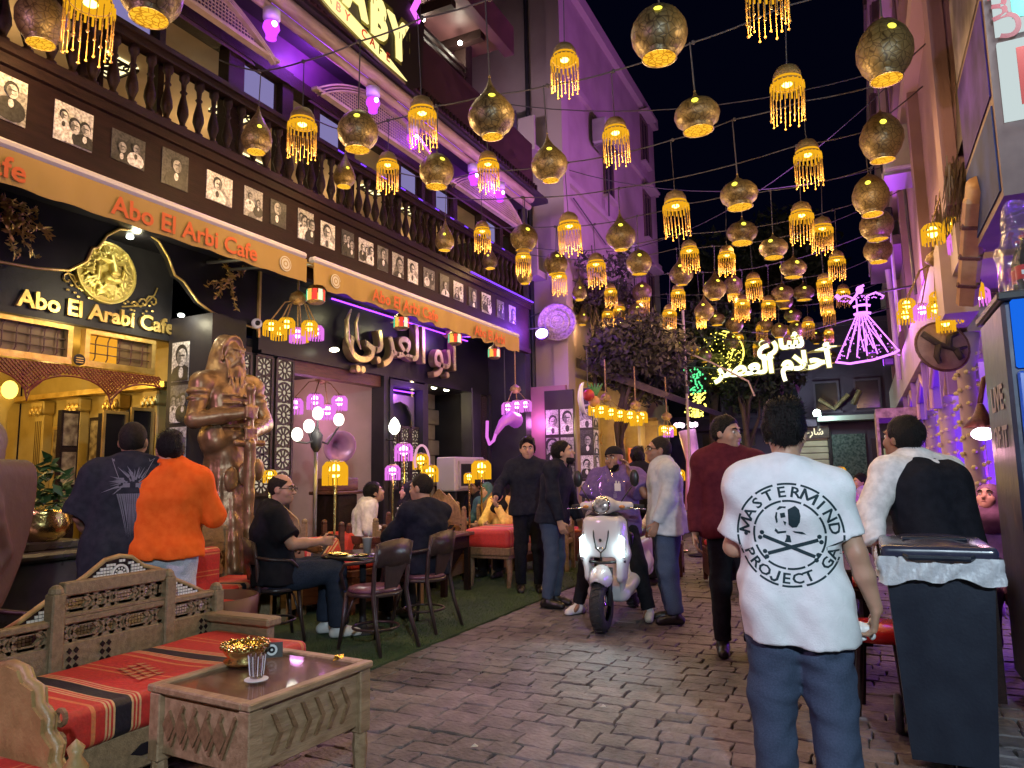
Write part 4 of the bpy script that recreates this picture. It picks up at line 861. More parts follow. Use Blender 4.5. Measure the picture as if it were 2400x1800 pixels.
tree('leafy_tree', 'dark tree with red lit trunk left of the street name sign', (-2.55, 18.2, 0), (-2.6, 18.3, 3.0), clumps((-2.3, 18.8, 3.6), (.9, .7, .6), 14, 4, .5), 4200, .09, LEAF, 4, 5, .13)
tree('leafy_tree', 'tall black tree rising behind the end of the street', (-3.4, 25.5, 0), (-3.3, 25.5, 7), clumps((-3.0, 25.5, 8.2), (2.4, 1.2, 2.2), 34, 5, .9), 8000, .14, LEAF, 5, 6, .2)

# ------------------------------------------------------------------ far end of the street
endb = thing('end_building', 'low dark violet building closing the street behind the name sign', 'building', (-2, 24, 0))
EW = mat('dark_violet_plaster', (.055, .04, .075), (.08, .06, .10), 2, .75, bump=.1)
def ep(n, m, f, **k): return part(n, m, f, endb, **k)
ep('wall', EW, lambda b: b.box(-9, 3, 23.2, 27, 0, 5.6)); ep('parapet', mat('violet_trim', (.09, .07, .11), rough=.7), lambda b: b.box(-9.1, 3.1, 23.05, 27, 5.6, 5.75)); ep('ledge', mat('pale_ledge', (.42, .5, .46), rough=.7), lambda b: b.box(-1.15, 2.2, 22.4, 23.2, 2.72, 2.86)); ep('dark_ledge', EW, lambda b: b.box(-9, -1.2, 22.7, 23.2, 2.6, 2.8))
for x in (-5.4, -4.3, -3.2, -2.0, -.9, .2): 
    w = ep('window', GLD, lambda b: b.box(x-.3, x+.3, 23.17, 23.198, 3.1, 3.9)); ep('window_frame', mat('violet_trim', (.09, .07, .11), rough=.7), lambda b: (b.box(x-.36, x-.3, 23.13, 23.2, 3.04, 3.96), b.box(x+.3, x+.36, 23.13, 23.2, 3.04, 3.96), b.box(x-.3, x+.3, 23.131, 23.2, 3.9, 3.96), b.box(x-.42, x+.42, 23.08, 23.2, 2.98, 3.038)))
for k in range(11): ep('shutter_slat', mat('cream_shutter', (.5, .46, .32), (.58, .54, .4), 5, .6), lambda b: b.bbox(-2.25, -.95, 23.12, 23.19, .3+k*.19, .3+k*.19+.175, .02))
ep('shutter_frame', CHAR, lambda b: (b.box(-2.34, -2.25, 23.08, 23.2, 0, 2.5), b.box(-.95, -.86, 23.08, 23.2, 0, 2.5)))
ep('patterned_curtain', mat('teal_floral', (.02, .05, .05), (.14, .19, .18), 16, .8), lambda b: b.box(-.85, .05, 23.14, 23.19, 0, 2.35)); ep('doorway', BLACKP, lambda b: b.box(.2, 1.3, 23.15, 23.19, 0, 2.2)); ep('lit_window', emat('dim_green_window', (.5, .52, .3), .35), lambda b: b.box(.5, .95, 23.12, 23.14, 1.0, 1.9))
ep('poster', emat('lit_poster', (.55, .85, .75), .8), lambda b: b.box(-3.9, -3.35, 23.1, 23.14, .9, 1.95)); ep('poster_print', mat('poster_green', (.03, .1, .07), rough=.6), lambda b: [b.ball((-3.62+random.uniform(-.22, .22), 23.09, 1.0+random.uniform(0, .85)), (.05, .008, .05), 7, 4) for k in range(16)])
ep('sign_band', SB, lambda b: b.box(-4.6, -3.0, 23.05, 23.12, 2.1, 2.5)); text(AR['khaleeh'], .36, frame_M((-3.8, 23.04, 2.2), (1, 0, 0), (0, 0, 1)), mat('grey_letter', (.5, .52, .55), rough=.5), 'sign_lettering', endb, .01, .006)
ep('name_board', SB, lambda b: b.box(-2.4, -.9, 23.0, 23.1, 2.26, 2.62)); text(AR['elarabi']+' '+AR['share'], .26, frame_M((-1.65, 22.99, 2.36), (1, 0, 0), (0, 0, 1)), emat('cream_letter', (1, .9, .6), 1.0), 'sign_lettering', endb, .01, .006)
ep('balcony_oddments', mat('straw_oddment', (.3, .22, .1), (.1, .08, .05), 9, .8), lambda b: (b.tube([(-1.1, 22.9, 3.4), (-.7, 22.9, 3.1), (-.3, 22.9, 3.5)], .07, 6), b.tube([(-.2, 22.9, 3.2), (0, 22.9, 3.6)], .08, 6)))
led = thing('street_led', 'small bright white lamp on the pale ledge at the end of the street', 'lamp', (-1.15, 22.3, 2.86))
part('head', STEEL, lambda b: b.box(-1.25, -1.05, 22.25, 22.4, 2.86, 2.93), led); part('bulb', emat('cold_white_lamp', (.75, 1, .92), 25), lambda b: b.ball((-1.15, 22.2, 2.95), .10), led); lamp('white_glow', led, (-1.15, 21.9, 2.9), (.75, 1, .92), 40, .06)
# bunting
for k in range(4):
    b = MB(); x = -2.75+k*.42; b.add([(x-.12, 20.6, 3.55+k*.05), (x+.12, 20.6, 3.57+k*.05), (x, 20.62, 3.22+k*.05), (x-.12, 20.605, 3.55+k*.05), (x+.12, 20.605, 3.57+k*.05), (x, 20.625, 3.22+k*.05)], [(0, 2, 1), (3, 4, 5)])
    o = b.build('pennant', mat('pink_pennant', (.4, .22, .32), (.5, .3, .38), 9, .8)); tag(o, ('first', 'second', 'third', 'fourth')[k]+' pink pennant from the left under the street name sign', 'pennant', 'pennants under the street sign')
# street name sign
ns = thing('street_sign', 'glowing yellow-white Arabic street name hung across the lane on cables', 'sign', (-1.8, 16.6, 3.8))
YN = emat('yellow_white_neon', (1, .97, .6), 2.0); tl = R(1.5); yx = (math.cos(tl), 0, math.sin(tl)); yz = (-math.sin(tl), 0, math.cos(tl))
for wd, x, z, sz in ((AR['share'], -1.50, 4.02, .50), (AR['elasr']+' '+AR['ahlam'], -1.72, 3.52, .54)):
    text(wd, sz, frame_M((x, 16.6, z), yx, yz), YN, 'letters', ns, .03, .02); text(wd, sz, frame_M((x, 16.64, z), yx, yz), mat('letter_rim', (.25, .25, .05), rough=.5), 'letter_backing', ns, .01, .04)
part('cable', CABLE, lambda b: (b.tube([(-5, 16.66, 4.8), (-1.8, 16.66, 4.2), (.75, 16.66, 4.7)], .012, 5), b.tube([(-5, 16.66, 4.0), (-1.8, 16.66, 3.55), (.75, 16.66, 3.9)], .012, 5)), ns)
lamp('sign_glow', ns, (-1.8, 16.0, 4.0), (1, .95, .55), 16, .4)
# crescent light
cr = thing('crescent_light', 'large yellow crescent moon made of fairy lights in front of the tree', 'light decoration', (-3.2, 18.6, 4.2))
CB = emat('yellow_fairy_light', (1, .82, .12), 2.5)
def cres(b):
    gg = random.Random(8)
    for k in range(330):
        a = gg.uniform(0, 6.28); r = .58*math.sqrt(gg.uniform(0, 1)); x, z = r*math.cos(a), r*math.sin(a)
        if math.hypot(x+.2, z-.12) < .42 and gg.random() < .75: continue
        b.ball((-3.15+x, 18.6+gg.uniform(-.04, .04), 4.35+z), .014, 5, 4)
part('fairy_bulbs', CB, cres, cr, kind='stuff')
part('outline', CB, lambda b: (b.tube([(-3.15+.58*math.cos(t), 18.58, 4.35+.58*math.sin(t)) for t in np.linspace(-2.2, 1.4, 26)], .018, 6), b.tube([(-3.27+.44*math.cos(t), 18.58, 4.45+.44*math.sin(t)) for t in np.linspace(-2.0, 1.3, 22)], .012, 6), b.tube([(-3.5, 18.58, 3.72), (-2.9, 18.58, 3.72)], .02, 6), b.tube([(-3.45, 18.58, 3.6), (-3.0, 18.58, 3.6)], .02, 6)), cr)
lamp('crescent_glow', cr, (-3.1, 18.2, 4.3), (1, .8, .15), 14, .3)
# lit palm column
pc = thing('fairy_light_column', 'pink wrapped tree trunk topped with yellow and green fairy lights', 'light decoration', (-3.6, 16.6, 0))
part('wrapped_trunk', mat('pink_wrap', (.6, .35, .62), (.5, .25, .55), 6, .6), lambda b: b.tube([(-3.72, 16.6, 0), (-3.62, 16.6, 1.0), (-3.55, 16.6, 1.6), (-3.66, 16.6, 2.3)], [.13, .13, .16, .2], 10), pc, True)
def fl_(b, zz, n, sd, r):
    gg = random.Random(sd)
    for k in range(n): b.ball((-3.4+gg.gauss(0, r), 16.6+gg.gauss(0, r), gg.uniform(*zz)), .022, 5, 4)
part('yellow_lights', emat('yellow_fairy_light', (1, .82, .12), 2.5), lambda b: fl_(b, (2.6, 3.15), 120, 1, .10), pc, kind='stuff'); part('green_lights', emat('green_fairy_light', (.1, .75, .25), 1.4), lambda b: fl_(b, (3.15, 3.75), 60, 2, .09), pc, kind='stuff'); part('white_bulbs', emat('pink_white_bulb', (1, .75, .9), 5), lambda b: [b.ball((-3.66+.22*math.cos(t), 16.5+.15*math.sin(t), 2.42), .06, 8, 6) for t in np.linspace(0, 6.28, 7)[:-1]], pc); lamp('green_glow', pc, (-3.2, 16.2, 3.5), (.3, 1, .35), 9, .1); lamp('pink_glow', pc, (-3.3, 16.0, 1.4), (1, .5, .95), 12, .1)
# lamp post with thin white mast
mp_ = thing('light_mast', 'thin pale mast with side arm standing in front of the bushy tree', 'mast', (-3.1, 14.2, 0))
part('pole', mat('pale_mast', (.36, .3, .3), rough=.6), lambda b: b.tube([(-3.1, 14.2, 0), (-3.1, 14.2, 4.6)], .028, 8), mp_); part('arm', mat('pale_mast', (.36, .3, .3), rough=.6), lambda b: (b.tube([(-3.1, 14.2, 3.75), (-2.6, 14.3, 3.5), (-1.95, 14.5, 3.1), (-1.85, 14.5, 2.8)], .018, 6), b.tube([(-3.1, 14.2, 4.3), (-3.9, 14.2, 4.62)], .012, 5)), mp_); part('collar', CHAR, lambda b: b.tube([(-3.1, 14.2, 2.9), (-3.1, 14.2, 3.05)], .05, 8), mp_)
# whirling dancer light
dv = thing('dancer_light', 'violet neon figure of a whirling skirted dancer hung from the right wall', 'light decoration', (.12, 11, 3.3))
VN = emat('violet_neon', (.72, .2, 1.0), 1.9); X0, Y0, Z0 = .1, 11.0, 3.2
def dnc(b):
    q = lambda x, z: (X0+x, Y0, Z0+z)
    for k in range(7): b.tube([q(-.07+.14*((k+.5)/7), .33), q(-.36+.78*k/6, -.30+.07*k/6)], .010, 5)
    for k in range(3): b.tube([q(-.2+.12*k, -.18+.03*k), q(-.06+.05*k, .2), q(0+.12*k, -.2+.03*k)], .011, 5)
    b.tube([q(-.38, -.32), q(-.2, -.36), q(.1, -.33), q(.36, -.26), q(.43, -.22)], .016, 6)
    for z in (.33, .44): b.tube([q(-.1, z), q(-.03, z+.02), q(.05, z+.02), q(.12, z)], .018, 6)
    b.tube([q(-.05, .34), q(-.05, .56)], .01, 5); b.tube([q(.07, .34), q(.08, .58)], .01, 5)
    b.tube([q(-.06, .55), q(-.18, .62), q(-.3, .6)], .012, 5); b.tube([q(.08, .58), q(.2, .62), q(.3, .55)], .012, 5); b.tube([q(-.14, .5), q(-.04, .62), q(0, .72), q(.06, .74)], .02, 6); b.tube([q(-.31, .64), q(-.26, .58)], .03, 6); b.ball(q(0, .68), (.05, .03, .06), 8, 6)
part('neon_outline', VN, dnc, dv)
def dnb(b):
    gg = random.Random(9)
    for k in range(110):
        t = gg.random(); z = .3-.6*t; b.ball((X0+gg.uniform(-1, 1)*(.07+.33*t)+.03*t, Y0+gg.uniform(-.03, .03), Z0+z), .010, 4, 3)
    for k in range(40): b.ball((X0+gg.uniform(-.3, .3), Y0, Z0+.55+gg.uniform(-.03, .05)), .010, 4, 3)
part('fairy_bulbs', emat('violet_bulb', (.7, .2, 1.0), 1.6), dnb, dv, kind='stuff'); part('bracket', CHAR, lambda b: b.tube([(X0, Y0+.03, Z0+.6), (.75, Y0+.03, Z0+.66)], .015, 6), dv); lamp('dancer_glow', dv, (X0-.3, Y0-.3, Z0+.1), (.65, .15, 1), 16, .25)
# ------------------------------------------------------------------ right side of the street
rb = thing('corner_building', 'pink plaster building lit violet, with deep balconies along the right side of the lane', 'building', (3, 14, 0))
def rp(n, m, f, p=None, **k): return part(n, m, f, p or rb, **k)
PK = mat('pink_plaster', (.20, .12, .145), (.26, .16, .185), 1.6, .8, bump=.15, bsc=20); PKD = mat('brown_shutter', (.085, .05, .06), (.11, .065, .075), 5, .7)
rp('upper_wall', PK, lambda b: b.box(.85, 5, 6.6, 22.0, 3.4, 12.0))
rp('end_return', PK, lambda b: b.box(.86, 5, 22.0, 22.4, 0, 12.0))
for z in (5.75, 8.3, 10.8):
    rp('floor_band', mat('pink_band', (.4, .28, .28), rough=.8), lambda b: b.box(.70, .86, 6.55, 22.05, z, z+.22))
    for y0, y1 in ((7.3, 8.6), (10.0, 11.4), (13.0, 14.6), (16.6, 18.4)):
        w = rp('window', GLD, lambda b: b.box(.845, .852, y0, y1, z+.6, z+2.0)); rp('shutter', PKD, lambda b: b.box(.74, .84, y0-.34, y0-.02, z+.5, z+2.05), w); rp('shutter', PKD, lambda b: b.box(.74, .84, y1+.02, y1+.34, z+.5, z+2.05), w); rp('sill', PK, lambda b: b.box(.66, .846, y0-.4, y1+.4, z+.38, z+.5), w)
for y in (6.75, 9.3, 12.2, 15.6, 19.6): rp('pilaster', PK, lambda b: b.box(.74, .85, y-.16, y+.16, 3.5, 12.0))
rp('balcony_slab', PKD, lambda b: (b.box(.35, .85, 12.9, 15.6, 5.0, 5.16),)); rp('balcony_front', mat('violet_board', (.24, .15, .24), (.3, .19, .3), 4, .7), lambda b: b.box(.33, .38, 12.9, 15.6, 5.16, 5.62))
rp('drain_pipe', mat('pale_pipe', (.4, .32, .42), rough=.5), lambda b: b.tube([(.68, 15.0, 3.0), (.66, 14.8, 4.4), (.6, 14.4, 5.4)], .05, 8))
rp('violet_cloth', mat('violet_cloth', (.3, .22, .4), (.4, .3, .5), 8, .8), lambda b: b.prism([(12.0, 3.4), (12.6, 3.4), (12.7, 4.9), (12.2, 5.0)], 0, .60, .62))
# arcade
AC = mat('arcade_stucco', (.42, .34, .33), (.5, .41, .4), 3, .7)
VW = mat('violet_lit_wall', (.30, .18, .62), (.36, .22, .7), 2, .7)  # violet of the arcade lighting is put into the wall colour
rp('arcade_ceiling', AC, lambda b: b.box(.8, 4.2, 6.7, 20, 3.05, 3.38)); rp('street_beam', AC, lambda b: b.box(.72, .98, 7.2, 21.9, 2.72, 3.4))
for i, y in enumerate((8.2, 10.4, 12.8, 15.4)):
    rp('cross_beam', AC, lambda b: (b.box(.98, 3.6, y-.1, y+.1, 2.74, 3.05), b.box(.98, 3.6, y-.16, y+.16, 2.68, 2.738)))
    col = rp('column', AC, lambda b: b.lathe([(.13, 0), (.13, .12), (.09, .18), (.08, 2.35), (.12, 2.45), (.15, 2.68)], 14, c=(.95, y, 0)), smooth=True)
    gg = random.Random(i)
    rp('leaf_garland', mat('gilded_garland', (.6, .55, .2), (.8, .75, .4), 20, .5), lambda b: [b.ball((.95+.10*math.cos(k*.9)+gg.uniform(-.02, .02), y+.10*math.sin(k*.9), .8+k*.022), (.03, .03, .022), 5, 4) for k in range(86)], col, kind='stuff')
    rp('arch_panel', VW, lambda b: b.prism([(.74, 2.72), (.74, 2.0), (.79, 2.35), (.95, 2.62), (1.2, 2.70), (1.2, 2.72)], 1, y+.17, y+.22))
    if i < 3:
        y1 = (8.2, 10.4, 12.8, 15.4)[i+1]; m_ = (y+y1)/2
        rp('pointed_arch', VW, lambda b: b.prism([(y+.1, 2.718), (y+.1, 2.1), (y+.25, 2.1), (y+.3, 2.35), (m_-.1, 2.6), (m_, 2.68), (m_+.1, 2.6), (y1-.3, 2.35), (y1-.25, 2.1), (y1-.1, 2.1), (y1-.1, 2.718)], 0, .80, .9))
        rp('arch_trim', mat('peach_trim', (.6, .42, .34), rough=.6), lambda b: b.tube([(.79, y+.25, 2.1), (.79, y+.3, 2.35), (.79, m_-.1, 2.6), (.79, m_, 2.68), (.79, m_+.1, 2.6), (.79, y1-.3, 2.35), (.79, y1-.25, 2.1)], .025, 6))
    lamp('violet_uplight', rb, (2.3, y+.5, .9), (.28, .05, 1), 90, .15); lamp('violet_uplight', rb, (.62, y+1.1, 3.5), (.45, .06, 1), 22, .12)
    rp('ceiling_spot', emat('warm_white_lamp', (1, .9, .62), 9), lambda b: b.ball((1.5, y+.7, 3.03), (.05, .05, .025)))
    lamp('warm_spot', rb, (1.4, y+.7, 2.9), (1, .72, .42), 7, .05)
rp('back_partition', VW, lambda b: b.box(1.5, 4.2, 11.6, 11.7, 0, 3.05)); rp('back_partition', VW, lambda b: b.box(1.25, 4.2, 16.4, 16.5, 0, 3.05)); rp('low_partition', VW, lambda b: b.box(1.2, 4.2, 9.5, 9.56, 0, .5)); rp('side_wall', VW, lambda b: b.box(3.6, 3.7, 6.7, 20, 0, 3.05))
rp('awning_fringe', mat('floral_fringe', (.2, .14, .14), (.45, .34, .3), 14, .8), lambda b: (b.box(.2, .85, 12.6, 14.2, 2.15, 2.3), b.box(.2, .24, 12.6, 14.2, 1.0, 2.15)))
# violet wall washers on the building
for x, y, z, aim, wv, lab in ((.45, 12.2, 5.3, (-.65, .1, .35), 900, 'violet wall washer under the right hand balcony aimed across the lane'), (.5, 17.0, 3.6, (-.6, -.25, .5), 700, 'violet wall washer at the far end of the right wall')):
    f = thing('wall_washer', lab, 'floodlight', (x, y, z)); part('housing', CHAR, lambda b: b.bbox(x, x+.2, y-.12, y+.12, z-.08, z+.08, .02), f); part('lens', PURP, lambda b: b.box(x-.006, x-.001, y-.1, y+.1, z-.06, z+.06), f); lamp('violet_beam', f, (x-.1, y, z), (.70, .21, 1), wv*.85, .1, 110, aim, .9)
f = thing('wall_washer', 'violet uplight low on the right wall beside the round lanterns', 'floodlight', (.2, 13.4, 3.3)); part('housing', CHAR, lambda b: b.bbox(.15, .3, 13.3, 13.5, 3.2, 3.3, .02), f); part('lens', PURP, lambda b: b.box(.16, .29, 13.31, 13.49, 3.301, 3.306), f); lamp('violet_beam', f, (.1, 13.2, 3.6), (.42, .06, 1), 260, .1, 120, (.35, -.1, 1), .8)
for i, (x, y, z, lab) in enumerate(((.62, 9.9, 5.0, 'grey condenser unit high on the right wall above the egg-shaped lanterns'), (-4.75, 16.4, 6.3, 'grey condenser unit on the violet street face of the pink block'), (-4.75, 14.6, 8.6, 'grey condenser unit high on the pink block near its roof'))):
    sg_ = 1 if x > 0 else -1; t = thing('condenser_unit', lab, 'air conditioner', (x, y, z)); part('casing', mat('condenser_grey', (.3, .28, .3), (.36, .34, .36), 6, .6), lambda b: b.bbox(x-.16, x+.16, y-.4, y+.4, z, z+.55, .02), t); part('fan_grille', CHAR, lambda b: [b.ring((y-.1, z+.28), r_, r_-.012, 0, x-sg_*.17-.006, x-sg_*.17+.006, 18) for r_ in (.05, .1, .15, .2)], t); part('bracket', STEEL, lambda b: b.box(x-.16, x+.2, y-.3, y+.3, z-.04, z-.002), t); part('hose', CABLE, lambda b: b.tube([(x, y+.4, z+.3), (x+sg_*.1, y+.5, z), (x+sg_*.12, y+.5, z-1.4)], .02, 6), t)
wr = thing('overhead_cables', 'loose dark service cables crossing high above the lanterns', 'cable', (-2, 13, 7))
for k, (a, c, sag) in enumerate((((-5.0, 12.6, 7.4), (.85, 13.5, 6.6), .5), ((-5.0, 15.2, 6.4), (.85, 11.8, 7.3), .6), ((-4.6, 8.9, 6.9), (.85, 9.5, 6.3), .35), ((-5.0, 18.5, 6.1), (.85, 17.5, 5.6), .4), ((-5.0, 12.7, 5.0), (.85, 20.5, 4.9), .5))): part('cable', CABLE, lambda b: b.tube([(a[0]+(c[0]-a[0])*u/12, a[1]+(c[1]-a[1])*u/12, a[2]+(c[2]-a[2])*u/12-sag*4*(u/12)*(1-u/12)) for u in range(13)], .008, 5), wr, True)
# thatch, log beams, round wicker disc
TH = mat('straw_thatch', (.10, .075, .055), (.22, .17, .11), 14, .9, bump=.5, bsc=40, stretch=(1, 1, .2))
ct = thing('thatched_canopy', 'ragged straw thatch and matting canopy over the lantern cluster on the right', 'canopy', (1.0, 7.2, 3.2))
def th(b):
    gg = random.Random(4)
    for k in range(1300):
        y = gg.uniform(6.3, 8.0); x = .85+gg.uniform(-.1, .35); z = 3.75-(x-.75)*.2+gg.uniform(-.15, .1); l = gg.uniform(.12, .34)
        d = Vector((gg.uniform(-.25, .05), gg.uniform(-.3, .3), -1)).normalized()*l; b.tube([(x, y, z), (x+d.x, y+d.y, z+d.z)], [.007, .003], 3, caps=False)
part('straw', TH, th, ct, kind='stuff'); part('matting', mat('dark_matting', (.05, .04, .035), (.09, .07, .055), 10, .9, bump=.4), lambda b: b.add([(.85, 5.7, 3.9), (.85, 8.1, 3.9), (1.0, 8.1, 6.2), (1.0, 6.4, 6.4), (1.1, 5.7, 5.2)], [(0, 1, 2, 3, 4), (4, 3, 2, 1, 0)]), ct)
lg = thing('log_beams', 'two crossed varnished log beams under the thatch beside the fridge', 'beam', (.9, 6.6, 3.0))
LOG = mat('varnished_log', (.36, .2, .09), (.48, .29, .14), 8, .45, bump=.2, bsc=20)
part('long_log', LOG, lambda b: b.bbox(-.075, .075, -.55, .55, -.04, .04, .025, Matrix.Translation((.83, 6.25, 2.98)) @ Matrix.Rotation(R(-32), 4, 'X') @ Matrix.Rotation(R(15), 4, 'Y')), lg); part('short_log', LOG, lambda b: b.lathe([(.0, -.3), (.09, -.3), (.09, .3), (.0, .3)], 14, Matrix.Translation((.86, 6.0, 3.2)) @ Matrix.Rotation(R(60), 4, 'X')), lg, True)
for k in range(3): part('log_band', WOOD_R, lambda b: b.bbox(-.08, .08, -.03, .03, -.045, .045, .015, Matrix.Translation((.83, 6.25, 2.98)) @ Matrix.Rotation(R(-32), 4, 'X') @ Matrix.Rotation(R(15), 4, 'Y') @ Matrix.Translation((0, -.3+.3*k, 0))), lg)
wd = thing('wicker_disc', 'tilted round wicker disc with a dead branch across it', 'decoration', (.85, 7.8, 2.45))
Mw = frame_M((.72, 7.7, 2.5), (.9, .35, 0), (-.1, .1, 1)) @ Matrix.Scale(.84, 4); part('disc', mat('wicker_skin', (.24, .14, .12), (.32, .2, .17), 12, .7, bump=.4, bsc=40), lambda b: b.lathe([(0, 0), (.26, 0), (.28, .02), (.26, .03), (0, .02)], 26, Mw), wd, True); part('hoop', WOOD_R, lambda b: b.tube([Mw @ Vector((.28*math.cos(t), .28*math.sin(t), .015)) for t in np.linspace(0, 6.283, 26)[:-1]], .014, 6, closed=True), wd)
def br(b):
    for P in (((-.2, .15), (-.05, .02), (.12, -.05), (.24, -.02)), ((-.05, .02), (-.1, -.12), (-.08, -.2)), ((.12, -.05), (.16, -.16)), ((.05, -.02), (.08, .1), (.18, .14))): b.tube([Mw @ Vector((x, y, .05)) for x, y in P], [.03, .028, .02, .012][:len(P)], 6)
part('branch', mat('dead_branch', (.05, .035, .035), rough=.9), br, wd, True)
# drinks fridge with shrink-wrapped bottles on top
fr = thing('drinks_fridge', 'tall worn blue drinks fridge with faded white lettering at the right edge', 'fridge', (1.1, 5.1, 0))
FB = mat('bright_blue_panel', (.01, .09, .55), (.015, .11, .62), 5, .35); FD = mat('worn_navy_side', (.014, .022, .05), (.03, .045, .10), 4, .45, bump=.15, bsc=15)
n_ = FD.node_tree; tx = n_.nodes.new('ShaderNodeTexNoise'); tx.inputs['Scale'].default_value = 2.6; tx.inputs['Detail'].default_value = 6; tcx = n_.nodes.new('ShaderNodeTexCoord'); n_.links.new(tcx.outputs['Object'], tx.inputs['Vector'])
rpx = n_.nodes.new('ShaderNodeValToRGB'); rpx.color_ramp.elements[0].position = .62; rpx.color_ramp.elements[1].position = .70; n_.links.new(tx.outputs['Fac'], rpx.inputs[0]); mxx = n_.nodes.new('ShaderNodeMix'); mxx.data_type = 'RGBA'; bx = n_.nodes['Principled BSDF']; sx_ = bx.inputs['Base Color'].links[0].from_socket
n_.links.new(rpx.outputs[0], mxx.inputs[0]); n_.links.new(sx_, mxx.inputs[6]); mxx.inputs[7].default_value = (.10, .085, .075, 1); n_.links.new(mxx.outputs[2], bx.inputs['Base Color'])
part('cabinet', FD, lambda b: b.bbox(.74, 1.5, 4.7, 5.5, .12, 2.3, .02), fr); part('glowing_header', emat('glowing_blue', (.01, .14, .8), .8), lambda b: b.bbox(.78, 1.5, 4.66, 4.7, 1.92, 2.3, .01), fr); part('front_panel', FB, lambda b: b.bbox(.78, 1.5, 4.66, 4.7, .14, 1.9, .01), fr); part('top_trim', CHAR, lambda b: b.bbox(.72, 1.5, 4.66, 5.52, 2.301, 2.35, .01), fr); part('foot', CHAR, lambda b: b.box(.78, 1.46, 4.74, 5.46, 0, .119), fr)  # upper front panel emits its own blue
for t, z, sz in (('LIVE', 1.72, .2), ('OF IT', 1.5, .17)): text(t, sz, frame_M((.735, 5.1, z), (0, -1, 0), (0, 0, 1)), mat('faded_white', (.3, .3, .33), rough=.7), 'lettering', fr, .001, .006, sx=1.15)
COLA = mat('cola', (.02, .008, .006), rough=.1); CLB = mat('cola_label', (.5, .015, .02), rough=.35); WRAP = mat('clear_wrap', (.75, .8, .8), rough=.12, trans=.9, alpha=.35)
for i, (x, y) in enumerate(((.9, 4.85), (1.02, 4.85), (1.14, 4.85), (.9, 4.97), (1.02, 4.97))):
    bt = thing('cola_bottle', ('cola bottle with red label nearest the fridge corner', 'cola bottle second from the fridge corner in the front row', 'cola bottle at the right end of the front row on the fridge', 'cola bottle in the back row at the fridge corner', 'cola bottle in the back row second from the corner')[i], 'bottle', (x, y, 2.352), group='bottles on the fridge')
    part('bottle', COLA, lambda b: b.lathe([(.045, 0), (.05, .02), (.05, .2), (.03, .27), (.015, .3), (.015, .33), (0, .33)], 14, c=(x, y, 2.352)), bt, True); part('label', CLB, lambda b: b.lathe([(.0515, .09), (.0515, .17)], 14, c=(x, y, 2.352), cap=False), bt, True); part('print', WHITE, lambda b: (b.box(x-.03, x+.03, y-.0535, y-.0525, 2.465, 2.49),), bt); part('cap', CLB, lambda b: b.lathe([(.017, .33), (.017, .35), (0, .35)], 10, c=(x, y, 2.352)), bt)
s = SDF(.02); s.rbox((1.02, 4.92, 2.5), (.18, .12, .15), .04); s.rbox((1.04, 4.94, 2.76), (.16, .12, .1), .05, .05); s.noise(.014, 22, 3)
o = link('plastic_wrap', s.mesh('plastic_wrap', WRAP)); tag(o, 'crumpled clear plastic wrap bundled over the cola bottles', 'wrap')
# kiosk sign tower
kt = thing('advert_tower', 'stack of lit advert panels rising at the right edge above the fridge', 'advert panel', (1.2, 5.9, 3))
part('tower', mat('tower_frame', (.16, .12, .12), (.22, .17, .165), 5, .7, spec=.2), lambda b: b.box(.86, 1.9, 5.0, 6.3, 3.0, 6.4), kt)
for i, (z0, z1, c) in enumerate(((3.05, 3.6, (.03, .05, .16)), (3.66, 4.3, (.05, .03, .18)), (4.36, 5.0, (.2, .18, .19)), (5.06, 6.3, (.03, .09, .09)))): part('side_panel', mat('side_print_%d' % i, tuple(q*.6 for q in c), tuple(min(1, q*1.5) for q in c), 3, .75, spec=.1), lambda b: b.box(.85, .858, 5.05, 6.25, z0, z1), kt)
for i, (z0, z1) in enumerate(((3.45, 3.95), (4.0, 4.62), (4.68, 5.4))):
    p_ = part('front_panel', emat('panel_white', (.62, .72, .72), .75), lambda b: b.box(.9, 1.7, 4.96, 4.99, z0, z1), kt); part('panel_print', mat('panel_red' if i == 0 else 'panel_green', (.5, .06, .05) if i == 0 else (.05, .4, .3), rough=.5), lambda b: b.box(.99, 1.65, 4.95, 4.958, z0+.08, z1-.06), p_)
    if i: text(AR['salis'], .26, frame_M((.965, 4.945, (z0+z1)/2), (0, 0, 1), (-1, 0, 0)), mat('dark_red_letter', (.2, .02, .03), rough=.5), 'lettering', p_, .001, .004)
lamp('panel_glow', kt, (1.15, 4.6, 4.3), (.8, .95, 1), 22, .2)
